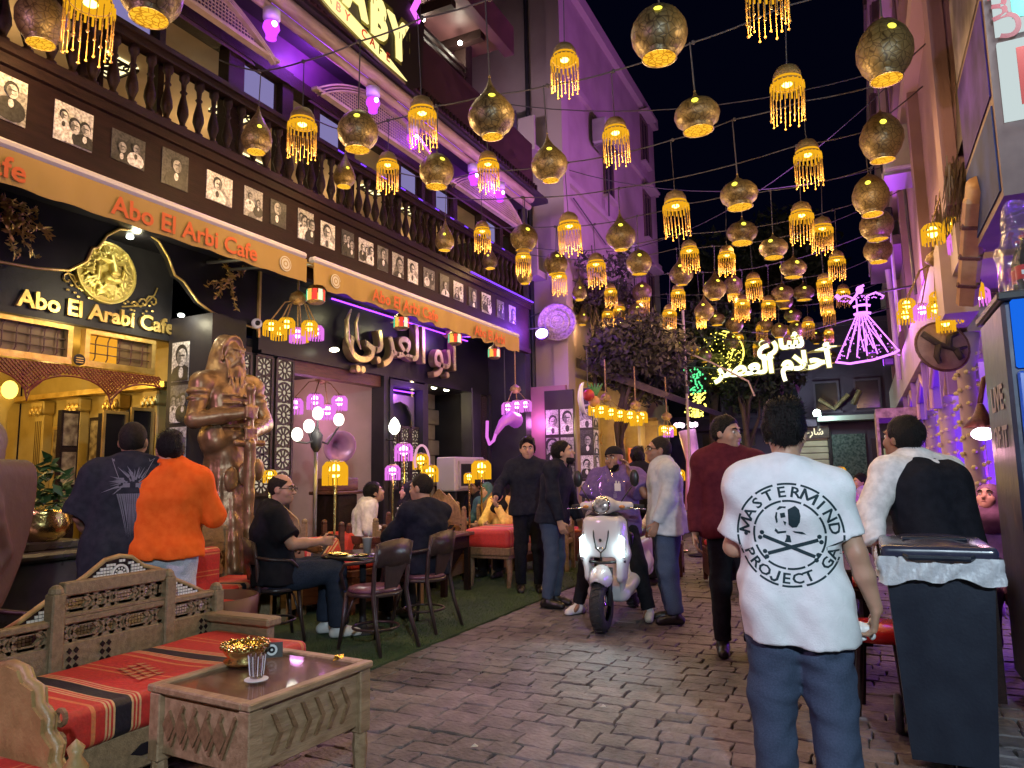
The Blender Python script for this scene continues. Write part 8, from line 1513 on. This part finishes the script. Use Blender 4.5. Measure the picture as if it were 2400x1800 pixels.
def bead_lantern():
    r = thing('hanging_lantern', 'x', 'lantern', (0, 0, 0)); q = lambda n, m, f, sm=True: (lambda b: (f(b), b.build(n, m, r, sm, world=False))[1])(MB())
    q('cap', CAPM, lambda b: b.lathe([(.03, .72), (.12, .7), (.3, .6), (.4, .42), (.42, .2), (.40, .2)], 18, cap=False)); q('rim', CAPM, lambda b: b.tube([(.44*math.cos(t), .44*math.sin(t), .12) for t in np.linspace(0, 6.28, 21)[:-1]], .03, 6, closed=True))
    q('glow_band', FRN, lambda b: (b.lathe([(.40, .30), (.43, .2), (.45, .06)], 18, cap=False), b.lathe([(0, .1), (.41, .1)], 16, cap=False))); q('bulb', CORE, lambda b: b.ball((0, 0, .22), (.2, .2, .2), 12, 8))
    def fr(b):
        for k in range(20): a = 2*math.pi*k/20; x, y = .47*math.cos(a), .47*math.sin(a); b.tube([(x, y, .1), (x*1.02, y*1.02, -.14-.05*math.sin(k*5))], .026, 5)
    q('fringe', FRN, fr)
    g = random.Random(3)
    def bd(b):
        for k in range(22):
            a = 2*math.pi*k/22; x, y = .48*math.cos(a), .48*math.sin(a); l = .95+.14*math.sin(k*2.1); b.tube([(x, y, -.08), (x, y, -l)], .013, 4); b.ball((x, y, -l-.03), .035, 6, 5); b.ball((x, y, -l*.55), .024, 5, 4)
    o = q('bead_strands', BEAD, bd); o['kind'] = 'stuff'; return r, .72, -.9
LAN = [('E',-5.65,3.08,5.06,0.37),('B',-4.03,2.47,4.25,0.28),('R',-3.63,2.58,4.28,0.36),('P',-4.38,4.14,4.25,0.25),('B',-3.96,4.22,4.25,0.24),('R',-3.81,4.75,4.41,0.36),('P',-5.02,6.03,4.77,0.25),('B',-4.03,5.49,4.42,0.22),('B',-2.99,4.53,4.25,0.23),('R',-3.77,5.98,4.51,0.36),('G',-2.50,4.79,4.25,0.38),('B',-3.14,5.93,4.41,0.22),('G',-2.55,6.09,4.37,0.36),('B',-1.85,4.77,4.51,0.22),('B',-1.72,5.59,4.25,0.23),('R',-1.02,4.36,4.25,0.37),('S',-1.07,5.81,4.37,0.38),('B',-0.33,5.47,4.25,0.25),('B',-0.33,4.20,4.25,0.25),('S',-0.99,7.48,4.25,0.39),('B',-0.28,6.86,4.25,0.25),('S',-1.19,9.07,4.35,0.38),('B',-0.46,8.55,4.25,0.27),('B',-0.27,9.16,4.25,0.25),('S',-0.92,10.04,4.38,0.38),('S',-0.76,11.12,4.35,0.38),('B',-0.16,10.69,4.25,0.23),('B',-1.67,7.55,4.25,0.29),('B',-1.89,9.23,4.25,0.24),('G',-2.49,8.15,4.25,0.37),('B',-2.94,7.58,4.25,0.28),('R',-3.76,8.07,4.41,0.36),('B',-4.08,8.72,4.37,0.22),('P',-4.64,9.95,4.52,0.25),('P',-4.64,7.55,4.40,0.25),('B',-4.20,7.75,4.46,0.22),('P',-5.12,9.68,4.77,0.25),('R',-3.94,9.56,4.48,0.36),('B',-3.87,9.51,4.25,0.23),('B',-3.19,9.22,4.25,0.27),('P',-4.12,11.01,4.42,0.25),('R',-2.67,9.56,4.31,0.36),('R',-3.40,12.30,4.59,0.36),('G',-2.27,10.41,4.30,0.36),('G',-1.96,11.36,4.25,0.37),('B',-1.49,9.69,4.25,0.23),('B',-1.36,11.32,4.25,0.25),('B',-2.55,11.39,4.25,0.23),('B',-3.67,11.31,4.40,0.22),('B',-4.19,12.69,4.34,0.22),('P',-4.69,12.66,4.35,0.25),('R',-3.77,13.22,4.44,0.36),('B',-4.18,14.74,4.25,0.32),('P',-4.81,15.17,4.36,0.25),('B',-1.74,12.73,4.25,0.26),('B',-3.04,12.81,4.25,0.26),('G',-2.43,12.90,4.25,0.36),('B',-1.33,12.97,4.25,0.24),('S',-1.09,12.97,4.42,0.38),('S',-0.79,13.72,4.56,0.38),('B',-0.38,11.89,4.25,0.23),('B',-0.41,13.19,4.25,0.22),('B',-0.41,14.24,4.25,0.22),('S',-1.18,16.19,4.66,0.38),('R',-1.20,17.21,4.54,0.36),('G',-2.20,14.83,4.32,0.36),('B',-1.72,15.19,4.25,0.23),('G',-2.71,17.62,4.47,0.36),('R',-3.56,14.76,4.25,0.37),('R',-3.76,16.47,4.25,0.38),('R',-3.79,22.45,4.94,0.36),('B',-1.34,16.16,4.30,0.22),('E',0.32,5.30,4.26,0.37),('E',0.34,7.00,4.36,0.37),('E',0.25,8.22,4.26,0.37),('R',0.32,9.28,4.25,0.38),('R',0.35,10.46,4.27,0.36),('G',-3.85,14.23,4.39,0.28),('R',-1.88,12.74,4.61,0.34),('R',-1.94,14.13,4.60,0.34),('B',-0.15,14.41,4.63,0.24),('R',-3.45,18.12,4.25,0.35),('R',-0.57,19.23,4.11,0.32),('B',-2.07,17.23,4.22,0.21),('S',-0.70,19.12,4.64,0.27),('R',-1.20,14.61,4.64,0.32),('G',-1.66,15.46,4.37,0.29),('B',-0.79,14.39,4.08,0.23),('G',-1.95,14.53,4.54,0.28),('B',-4.01,17.25,4.49,0.22),('S',-2.38,13.87,4.27,0.32),('B',-3.86,18.84,4.55,0.21),('B',-0.51,16.62,4.28,0.20),('P',-4.11,15.77,4.11,0.26),('R',-1.33,14.57,4.06,0.30),('G',-0.89,19.27,4.65,0.35),('S',-3.96,17.29,4.18,0.31),('B',-2.62,13.54,4.28,0.19),('B',-3.55,12.91,4.61,0.25),('B',-2.37,16.54,4.35,0.20),('B',-4.06,13.01,4.47,0.25),('S',-1.90,16.78,4.22,0.36),('B',-1.97,13.44,4.75,0.23)]
rows = [2.0, 3.6, 5.05, 6.35, 8.0, 9.0, 10.1, 11.15, 12.2, 13.6, 15.6, 19, 24]; ordn = ['first', 'second', 'third', 'fourth', 'fifth', 'sixth', 'seventh', 'eighth', 'ninth', 'tenth', 'eleventh', 'twelfth', 'thirteenth', 'fourteenth', 'fifteenth', 'sixteenth', 'seventeenth', 'eighteenth', 'nineteenth', 'twentieth', 'twenty-first', 'twenty-second']
DSC = dict(R='round brown pierced', G='onion-shaped brown pierced', S='squat brown pierced', E='egg-shaped brown pierced', P='pear-shaped brown pierced', B='yellow beaded fringe')
byrow = {}
for L in LAN:
    k = max(i for i in range(len(rows)) if L[2] >= rows[i]); byrow.setdefault(k, []).append(L)
STR = CABLE; GLOW = []; CORDS = []
for ri_, k in enumerate(sorted(byrow)):
    Ls = byrow[k]; ym = sum(q[2] for q in Ls)/len(Ls); out = []
    for t, x, y, z, d in Ls:
        f = ym/y; out.append((t, x*f, ym, 1.4+(z-1.4)*f, d*f))
    out.sort(key=lambda q: q[1]); hooks = []
    for i, (t, x, y, z, d) in enumerate(out):
        if t not in protos: protos[t] = bead_lantern() if t == 'B' else shade_lantern(t); o = protos[t][0]
        else: o = dup(protos[t][0])
        o.location = (x, y, z); o.scale = (d, d, d); o.rotation_euler = (random.uniform(-.05, .05), random.uniform(-.05, .05), math.atan2(x, y)*-.9+random.uniform(-.3, .3))
        tag(o, '%s lantern, %s from the left on the %s string from the camera' % (DSC[t], ordn[i], ordn[ri_]), 'lantern', 'lanterns strung over the lane')
        top = z+protos[t][1]*d; zs = 4.98+.05*math.sin(x*2+ri_)+max(0, .02*(x+2)**2); zs = max(zs, top+.06); hooks.append((x, y, zs))
        if t == 'B' or i % 2 == 0:
            if y < 14: GLOW.append((o, protos[t][2], t))
        b = MB(); b.tube([(0, 0, protos[t][1]), (0, 0, (zs-z)/d)], .018, 5); CORDS.append((o, b))
    ln = thing('lantern_string', 'thin cable carrying the %s row of lanterns across the lane from the camera' % ordn[ri_], 'cable', (-2, ym, 5), group='lantern cables')
    P = [(-5.25, ym, 5.35)]+hooks+[(max(.85, hooks[-1][0]+.3), ym+.2, 5.5)]; Q = []
    for a, c in zip(P[:-1], P[1:]):
        for s_ in range(6): u = s_/6; Q.append((a[0]+(c[0]-a[0])*u, a[1]+(c[1]-a[1])*u, a[2]+(c[2]-a[2])*u-.10*(c[0]-a[0])*u*(1-u)))
    part('cable', STR, lambda b: b.tube(Q+[P[-1]], .0075, 5), ln, True); part('twist', STR, lambda b: [b.ball(h, .02, 6, 5) for h in hooks], ln, kind='stuff')
for o, z0, t in GLOW:
    l = lamp('lantern_glow', None, (0, 0, 0), (1, .60, .22), 13.0 if t == 'B' else 11.0, .06); l.parent = o; l.location = (0, 0, z0-.12)
for o, b in CORDS: b.build('cord', STR, o, world=False)
# ------------------------------------------------------------------ chandeliers, table lamps, stained glass drums
PINKC = emat('pink_bulb', (1.0, .45, .95), 6.0); PINKF = emat('pink_lit_fringe', (.85, .2, .85), .8)
def small_lamp(p, d, parent, pink=False, name='beaded_shade'):
    fr, co = (PINKF, PINKC) if pink else (FRN, CORE); x, y, z = p
    o = part(name, fr, lambda b: (b.lathe([(d*.5, d*.12), (d*.52, .0), (d*.5, -d*.04)], 12, c=p, cap=False), [b.tube([(x+d*.34*math.cos(a), y+d*.34*math.sin(a), z+d*.5), (x+d*.5*math.cos(a), y+d*.5*math.sin(a), z+d*.3), (x+d*.51*math.cos(a), y+d*.51*math.sin(a), z), (x+d*.5*math.cos(a), y+d*.5*math.sin(a), z-d*.5)], d*.045, 4) for a in np.linspace(0, 6.28, 17)[:-1]]), parent)
    part('bulb', co, lambda b: b.ball((x, y, z+d*.12), (d*.26, d*.26, d*.3), 8, 6), o); part('cap', CAPM, lambda b: b.lathe([(d*.05, d*.62), (d*.3, d*.56), (d*.37, d*.48)], 12, c=p, cap=False), o)
def chandelier(label, c, lamps_, d, pinks=(), top=None, watts=6, col=(1, .62, .2)):
    t = thing('chandelier', label, 'chandelier', c)
    for i, p in enumerate(lamps_): small_lamp(p, d, t, i in pinks)
    tp_ = top or (c[0], c[1], c[2]+.5); part('stem', CAPM, lambda b: b.tube([tp_, c], .012, 6), t)
    for p in lamps_: part('arm', CAPM, lambda b: b.tube([c, ((c[0]+p[0])/2, (c[1]+p[1])/2, c[2]-.04), (p[0], p[1], p[2]+d*.6)], .008, 5), t)
    part('crown', CAPM, lambda b: (b.lathe([(.02, .1), (.08, .06), (.1, 0), (.05, -.05), (0, -.06)], 12, c=c),), t, True); lamp('chandelier_glow', t, (c[0]+.15, c[1]-.15, c[2]-.35), col, watts, .12); return t
chandelier('ornate bead chandelier with yellow and pink lamps under the first awning end', (-5.45, 5.8, 3.32), [(-5.5+.22*math.cos(a), 5.8+.26*math.sin(a), 2.98+.06*math.sin(a*3)) for a in np.linspace(0, 6.28, 7)[:-1]]+[(-5.45, 5.8, 2.92)], .16, (6, 1), (-5.45, 5.8, 3.75), 5)
chandelier('pink lamp chandelier hanging in the shop window above the gramophone', (-6.5, 7.4, 2.68), [(-6.4, 7.16, 2.36), (-6.4, 7.4, 2.24), (-6.4, 7.64, 2.38), (-6.6, 7.0, 2.3)], .2, (0, 1, 2, 3), (-6.5, 7.4, 2.9), 6, (1, .4, .95))
chandelier('pink triple lamp chandelier at the end of the shop front', (-5.3, 10.9, 2.8), [(-5.3, 10.6, 2.46), (-5.3, 10.95, 2.52), (-5.3, 11.3, 2.56)], .2, (0, 1, 2), (-5.3, 10.9, 3.6), 7, (1, .4, .95))
chandelier('yellow five lamp chandelier above the red chairs', (-3.9, 11.55, 2.62), [(-3.9+.1*math.cos(a*2), 11.0+.25*i, 2.36+.06*(i % 2)) for i, a in enumerate(np.linspace(0, 6.28, 5))], .2, (), (-3.9, 11.55, 3.3), 6)
chandelier('yellow three lamp chandelier left of the man with glasses', (-3.5, 11.95, 2.5), [(-3.5, 11.6, 2.3), (-3.5, 11.95, 2.26), (-3.5, 12.3, 2.33)], .2, (), (-3.5, 11.95, 3.2), 6)
chandelier('small yellow chandelier above the head of the man with glasses', (-3.2, 12.9, 2.35), [(-3.2, 12.65, 2.1), (-3.2, 12.95, 2.08), (-3.2, 13.2, 2.12)], .18, (1,), (-3.2, 12.9, 3.1), 5)
chandelier('high yellow and pink lamp cluster under the thatch on the right', (.85, 7.1, 3.8), [(.67, 7.02, 3.4), (.85, 7.1, 3.5), (1.05, 7.2, 3.47), (.86, 7.05, 3.3)], .17, (3,), (.85, 7.1, 4.1), 6)
chandelier('low yellow and pink lamp cluster above the wicker disc', (.75, 7.75, 3.35), [(.49, 8.11, 3.0), (.47, 8.11, 2.9), (.61, 7.96, 2.9), (.74, 7.79, 2.97), (.71, 7.78, 2.87), (.87, 7.51, 2.97), (.83, 7.63, 2.78), (.76, 7.6, 2.70), (1.02, 7.4, 2.88), (.95, 7.2, 2.9)], .15, (2, 8), (.75, 7.75, 3.6), 8)
ht = thing('pink_table_lamp', 'bright white and pink lamp with dark hood beside the pink headscarf', 'lamp', (.82, 6.45, 1.2)); part('hood', WOOD_R, lambda b: b.lathe([(.02, 1.86), (.05, 1.78), (.13, 1.68), (.12, 1.68)], 16, c=(.82, 6.45, 0), cap=False), ht, True); part('bulb', emat('white_pink_bulb', (1, .8, .95), 7), lambda b: b.ball((.82, 6.45, 1.63), (.08, .08, .05)), ht); part('stem', WOOD_R, lambda b: b.tube([(.82, 6.45, 1.86), (.86, 6.45, 2.05), (.98, 6.45, 2.12), (1.1, 6.45, 2.0)], .02, 8), ht, True); lamp('pink_glow', ht, (.7, 6.3, 1.5), (1, .45, .6), 9, .06)
for i, (y, z) in enumerate(((5.91, 3.37), (7.53, 3.36), (8.89, 3.37), (10.13, 3.33))):
    t = thing('glass_drum_lantern', '%s coloured glass drum lantern under the awnings counted from the left' % ordn[i], 'lantern', (-5.3, y, z), group='coloured drum lanterns'); part('frame_top', CAPM, lambda b: b.lathe([(.1, .065), (.08, .1), (.02, .14)], 12, c=(-5.3, y, z), cap=False), t); part('frame_base', CAPM, lambda b: b.lathe([(.1, -.065), (.07, -.09), (.0, -.1)], 12, c=(-5.3, y, z), cap=False), t); part('hook', CAPM, lambda b: b.tube([(-5.3, y, z+.13), (-5.3, y, 3.68)], .006, 5), t)
    for k in range(10):
        a0, a1 = 2*math.pi*k/10+.05, 2*math.pi*(k+1)/10-.05; part('glass_pane', emat(('glass_red', 'glass_cream', 'glass_green', 'glass_amber')[k % 4], ((.9, .06, .04), (1, .85, .55), (.1, .6, .3), (1, .5, .08))[k % 4], 1.0), lambda b: b.add([(-5.3+.1*math.cos(a), y+.1*math.sin(a), z+dz) for a, dz in ((a0, -.062), (a1, -.062), (a1, .062), (a0, .062))], [(0, 1, 2, 3)]), t)
# lamp post with globes, gramophone and table lamps on the terrace
gp_ = thing('globe_lamp_post', 'thin brass post with four white globe lamps among the carved chairs', 'lamp post', (-5.5, 6.18, 0)); part('post', STEEL, lambda b: b.tube([(-5.5, 6.18, .016), (-5.5, 6.18, 1.72)], .022, 8), gp_); part('urn', CHAR, lambda b: b.lathe([(.02, 1.66), (.06, 1.72), (.075, 1.85), (.04, 1.9), (.02, 1.95)], 12, c=(-5.5, 6.18, 0)), gp_, True)
GLB = emat('white_globe', (1, .97, .82), 3.2)
for y, z in ((6.2, 2.1), (6.06, 1.95), (5.88, 1.85), (6.56, 2.05)): part('arm', CHAR, lambda b: b.tube([(-5.5, 6.18, 1.8), (-5.5, (6.18+y)/2, 1.76), (-5.5, y, z-.08)], .012, 6), gp_); part('globe', GLB, lambda b: b.ball((-5.5, y, z), (.062, .062, .075), 12, 9), gp_, True)
lamp('globe_glow', gp_, (-5.3, 6.1, 2.0), (1, .95, .8), 9, .12)
ws = thing('wall_sconce', 'white flame shaped sconce on the dark pier left of the mirror niche', 'lamp', (-6.1, 8.36, 2.0)); part('bracket', CHAR, lambda b: b.tube([(-6.14, 8.36, 1.9), (-6.02, 8.36, 1.88), (-6.0, 8.36, 1.96)], .012, 6), ws); part('flame', GLB, lambda b: b.lathe([(.03, 0), (.075, .05), (.085, .12), (.05, .2), (0, .25)], 14, c=(-6.0, 8.36, 1.97)), ws, True); lamp('sconce_glow', ws, (-5.85, 8.3, 2.1), (1, .9, .65), 4, .08)
gr_ = thing('gramophone', 'old gramophone with violet horn in front of the shop window', 'gramophone', (-5.6, 6.7, 1.2))
Mh = frame_M((-5.58, 6.72, 1.74), Vector((0, 1, 0)), Vector((-.5, 0, 1)));  part('horn', mat('violet_horn', (.34, .16, .32), (.42, .2, .4), 5, .35, .3), lambda b: b.lathe([(.015, -.3), (.03, -.2), (.06, -.1), (.12, -.02), (.19, .02), (.2, .015), (.12, -.04), (.05, -.12), (.02, -.22)], 18, frame_M((-5.6, 6.7, 1.74), (.5, .8, 0), (.2, -.1, 1)), cap=False), gr_, True); part('neck', WOOD_D, lambda b: b.tube([(-5.78, 6.78, 1.66), (-5.8, 6.76, 1.5), (-5.66, 6.7, 1.42), (-5.6, 6.66, 1.4)], .022, 8), gr_, True); part('box', WOOD_R, lambda b: (b.bbox(-5.8, -5.44, 6.48, 6.86, 1.22, 1.37, .01), b.bbox(-5.84, -5.4, 6.44, 6.9, 1.18, 1.22, .01)), gr_); part('turntable', CHAR, lambda b: b.lathe([(0, 1.371), (.13, 1.371), (.13, 1.385), (0, 1.385)], 18, c=(-5.6, 6.66, 0)), gr_); part('stand', WOOD_D, lambda b: b.bbox(-5.8, -5.44, 6.5, 6.84, .016, 1.179, .01), gr_)
def table_lamp(label, p, d, pink=False, pole=True, base=.016, w=3.2):
    t = thing('table_lamp', label, 'lamp', (p[0], p[1], base), group='glowing lamps on the terrace'); small_lamp(p, d, t, pink, 'shade'); part('stem', BRASS, lambda b: b.tube([(p[0], p[1], base), (p[0], p[1], p[2])], .014, 6), t); part('foot', BRASS, lambda b: b.lathe([(.09, 0), (.09, .015), (.02, .03)], 14, c=(p[0], p[1], base)), t); lamp('lamp_glow', t, (p[0]+.1, p[1]-.16, p[2]-.05), (1, .4, .9) if pink else (1, .65, .15), w, .08)
table_lamp('bright yellow bead lamp beside the thin globe lamp post', (-5.3, 6.27, 1.42), .26); table_lamp('yellow bead lamp inside a pink arched handle', (-5.3, 7.98, 1.56), .2); table_lamp('yellow bead lamp just above the head of the man in navy', (-5.3, 8.2, 1.4), .22); table_lamp('tall yellow bead lamp left of the woman in yellow', (-4.9, 8.92, 1.44), .26); table_lamp('small hooded yellow lamp left of the tall bead lamp', (-4.95, 8.66, 1.33), .14, w=1); table_lamp('pink glowing lamp left of the arched handle lamp', (-5.35, 7.66, 1.68), .22, True); table_lamp('little pink hooded lamp by the black scarfed woman', (-5.35, 7.42, 1.42), .18, True, w=1.5); table_lamp('small yellow lamp by the rosette screens', (-5.6, 5.6, 1.4), .13, w=1)
ah = thing('arched_handle', 'pink glowing hoop over the yellow lamp near the air conditioner', 'decoration', (-5.3, 7.98, 1.3)); part('hoop', emat('pink_hoop', (.9, .45, .6), .7), lambda b: b.tube([(-5.28, 7.98+.17*math.cos(t), 1.58+.2*math.sin(t)) for t in np.linspace(-.5, 3.64, 18)], .016, 6), ah)
for i, (x, y, z) in enumerate(((-2.3, 13.2, 1.3), (-1.5, 14.0, 1.35), (-.4, 13.6, 1.3), (-1.0, 12.6, 1.25), (-2.9, 12.4, 1.3), (.3, 9.6, 1.3))): table_lamp('%s small yellow lamp among the far tables, counted from the left' % ('second', 'fourth', 'sixth', 'third', 'first', 'nearest')[i] if False else ('small far yellow lamp behind the man with glasses', 'small far yellow lamp in the middle of the lane end', 'small far yellow lamp at the right of the lane end', 'small far yellow lamp behind the maroon sweater', 'small far yellow lamp below the small chandelier', 'small yellow lamp among the right hand tables')[i], (x, y, z), .18, w=2.5)
for i, (x, y) in enumerate(((-1.5, 12.9), (-.4, 12.4), (-2.5, 11.9))): ctable(('far round table in the middle of the lane end', 'far round table at the right of the lane end', 'far round table behind the man with glasses')[i], x, y, .4, .72)
# water bottles and oddments on the terrace tables
ctable('low dark table with water bottles before the woman in black', -4.85, 7.55, .3, .68) if False else ctable('round black table with water bottles behind the man in navy', -5.0, 7.1, .32, .78)
PET = mat('clear_bottle', (.7, .72, .85), rough=.1, trans=.6, alpha=.75)
for i, (x, y) in enumerate(((-4.95, 6.98), (-4.85, 7.2))):
    t = thing('water_bottle', ('clear water bottle on the left of the round table', 'clear water bottle on the right of the round table')[i], 'bottle', (x, y, .796)); part('bottle', PET, lambda b: b.lathe([(.0, 0), (.032, 0), (.034, .13), (.014, .18), (.014, .2), (0, .2)], 12, c=(x, y, .797)), t, True); part('cap', WHITE, lambda b: b.lathe([(.016, .2), (.016, .22), (0, .22)], 10, c=(x, y, .797)), t); part('label', mat('blue_label', (.1, .12, .4), rough=.5), lambda b: b.lathe([(.0345, .06), (.0348, .1)], 12, c=(x, y, .797), cap=False), t)
cd_ = thing('crescent_ornament', 'white crescent with red and gold balls hanging by the portrait pillar', 'decoration', (-4.0, 10.8, 2.5)); part('crescent', WHITE, lambda b: b.tube([(-4.0, 10.85+.26*math.cos(t), 2.58+.26*math.sin(t)) for t in np.linspace(1.9, 4.8, 16)], [.01+.04*math.sin(math.pi*k/15) for k in range(16)], 8), cd_, True); part('red_ball', mat('red_ball', (.4, .03, .02), rough=.4), lambda b: b.ball((-4.0, 10.98, 2.64), .1), cd_, True); part('gold_ball', mat('tan_ball', (.5, .25, .08), rough=.4), lambda b: b.ball((-3.95, 11.1, 2.54), .1), cd_, True); part('green_tuft', mat('green_tuft', (.05, .2, .05), rough=.7), lambda b: [b.tube([(-3.95, 11.15, 2.65), (-3.95+.05*k, 11.15+.05*k, 2.85)], [.04, .01], 5) for k in range(-2, 3)], cd_); part('thread', CABLE, lambda b: b.tube([(-4.0, 10.95, 2.7), (-4.0, 10.95, 3.4)], .006, 5), cd_)
eh = thing('violet_cane_ornament', 'curled violet lit cane and trumpet ornament below the pink chandelier', 'decoration', (-5.2, 10.2, 2.1)); part('cane', PINKF, lambda b: b.tube([(-5.2, 9.68, 2.2), (-5.2, 9.66, 1.95), (-5.2, 9.74, 1.84), (-5.2, 9.88, 1.9), (-5.2, 9.95, 2.0)], .025, 8), eh, True); part('trumpet', mat('violet_enamel', (.4, .12, .45), rough=.3, emit=.25, ec=(.6, .1, .8)), lambda b: b.tube([(-5.2, 9.95, 2.0), (-5.2, 10.2, 2.2), (-5.2, 10.45, 2.3), (-5.2, 10.7, 2.26)], [.03, .07, .11, .13], 12), eh, True); part('thread', CABLE, lambda b: b.tube([(-5.2, 10.3, 2.3), (-5.2, 10.3, 3.4)], .006, 5), eh)
# violet glass lamps along the eave
VGL = emat('violet_glass', (.5, .05, 1.0), 1.5)
for i, (y, z) in enumerate(((4.87, 5.84), (6.51, 5.84), (7.36, 5.75), (8.97, 5.84), (9.84, 5.88))):
    t = thing('violet_lamp', '%s violet glass lamp under the eave counted from the left' % ordn[i], 'lamp', (-5.0, y, z), group='violet lamps under the eave'); part('glass', VGL, lambda b: b.lathe([(.03, .07), (.075, .04), (.085, -.01), (.06, -.06), (.05, -.1), (.055, -.12), (0, -.12)], 14, c=(-5.0, y, z)), t, True); part('hot_core', emat('violet_core', (1, .75, 1), 5), lambda b: b.ball((-4.93, y-.03, z), .03, 8, 6), t); part('socket', mat('white_socket', (.5, .46, .55), rough=.5), lambda b: b.lathe([(.04, .07), (.085, .09), (.085, .18), (.04, .2)], 14, c=(-5.0, y, z)), t, True); lamp('violet_glow', t, (-4.85, y-.1, z-.1), (.5, .12, 1), 3, .06)
# ------------------------------------------------------------------ fill lamps added behind the viewer to light the people and setts
def fill_flood(label, p, aim, col, w, ang=120):
    t = thing('fill_floodlight', label, 'floodlight', p, group=None); part('housing', CHAR, lambda b: b.bbox(p[0]-.12, p[0]+.12, p[1]-.06, p[1]+.06, p[2]-.09, p[2]+.09, .02), t); part('lens', emat('fill_flood_lens', (1, .97, .92), 5), lambda b: b.box(p[0]-.1, p[0]+.1, p[1]+.061, p[1]+.065, p[2]-.07, p[2]+.07), t); part('bracket', CHAR, lambda b: b.tube([(p[0], p[1]-.06, p[2]), (p[0], p[1]-.5, p[2]+.1)], .02, 6), t); lamp('fill_beam', t, (p[0], p[1]+.09, p[2]), col, w, .12, ang, aim, .8)
fill_flood('added cool fill floodlight behind the viewer on the right', (1.3, -1.5, 3.2), (-.35, 1, -.38), (.70, .88, 1), 900, 110)
fill_flood('added pink fill floodlight behind the viewer on the left', (-4.6, -1.6, 3.6), (.35, 1, -.30), (1, .50, .82), 430, 125)
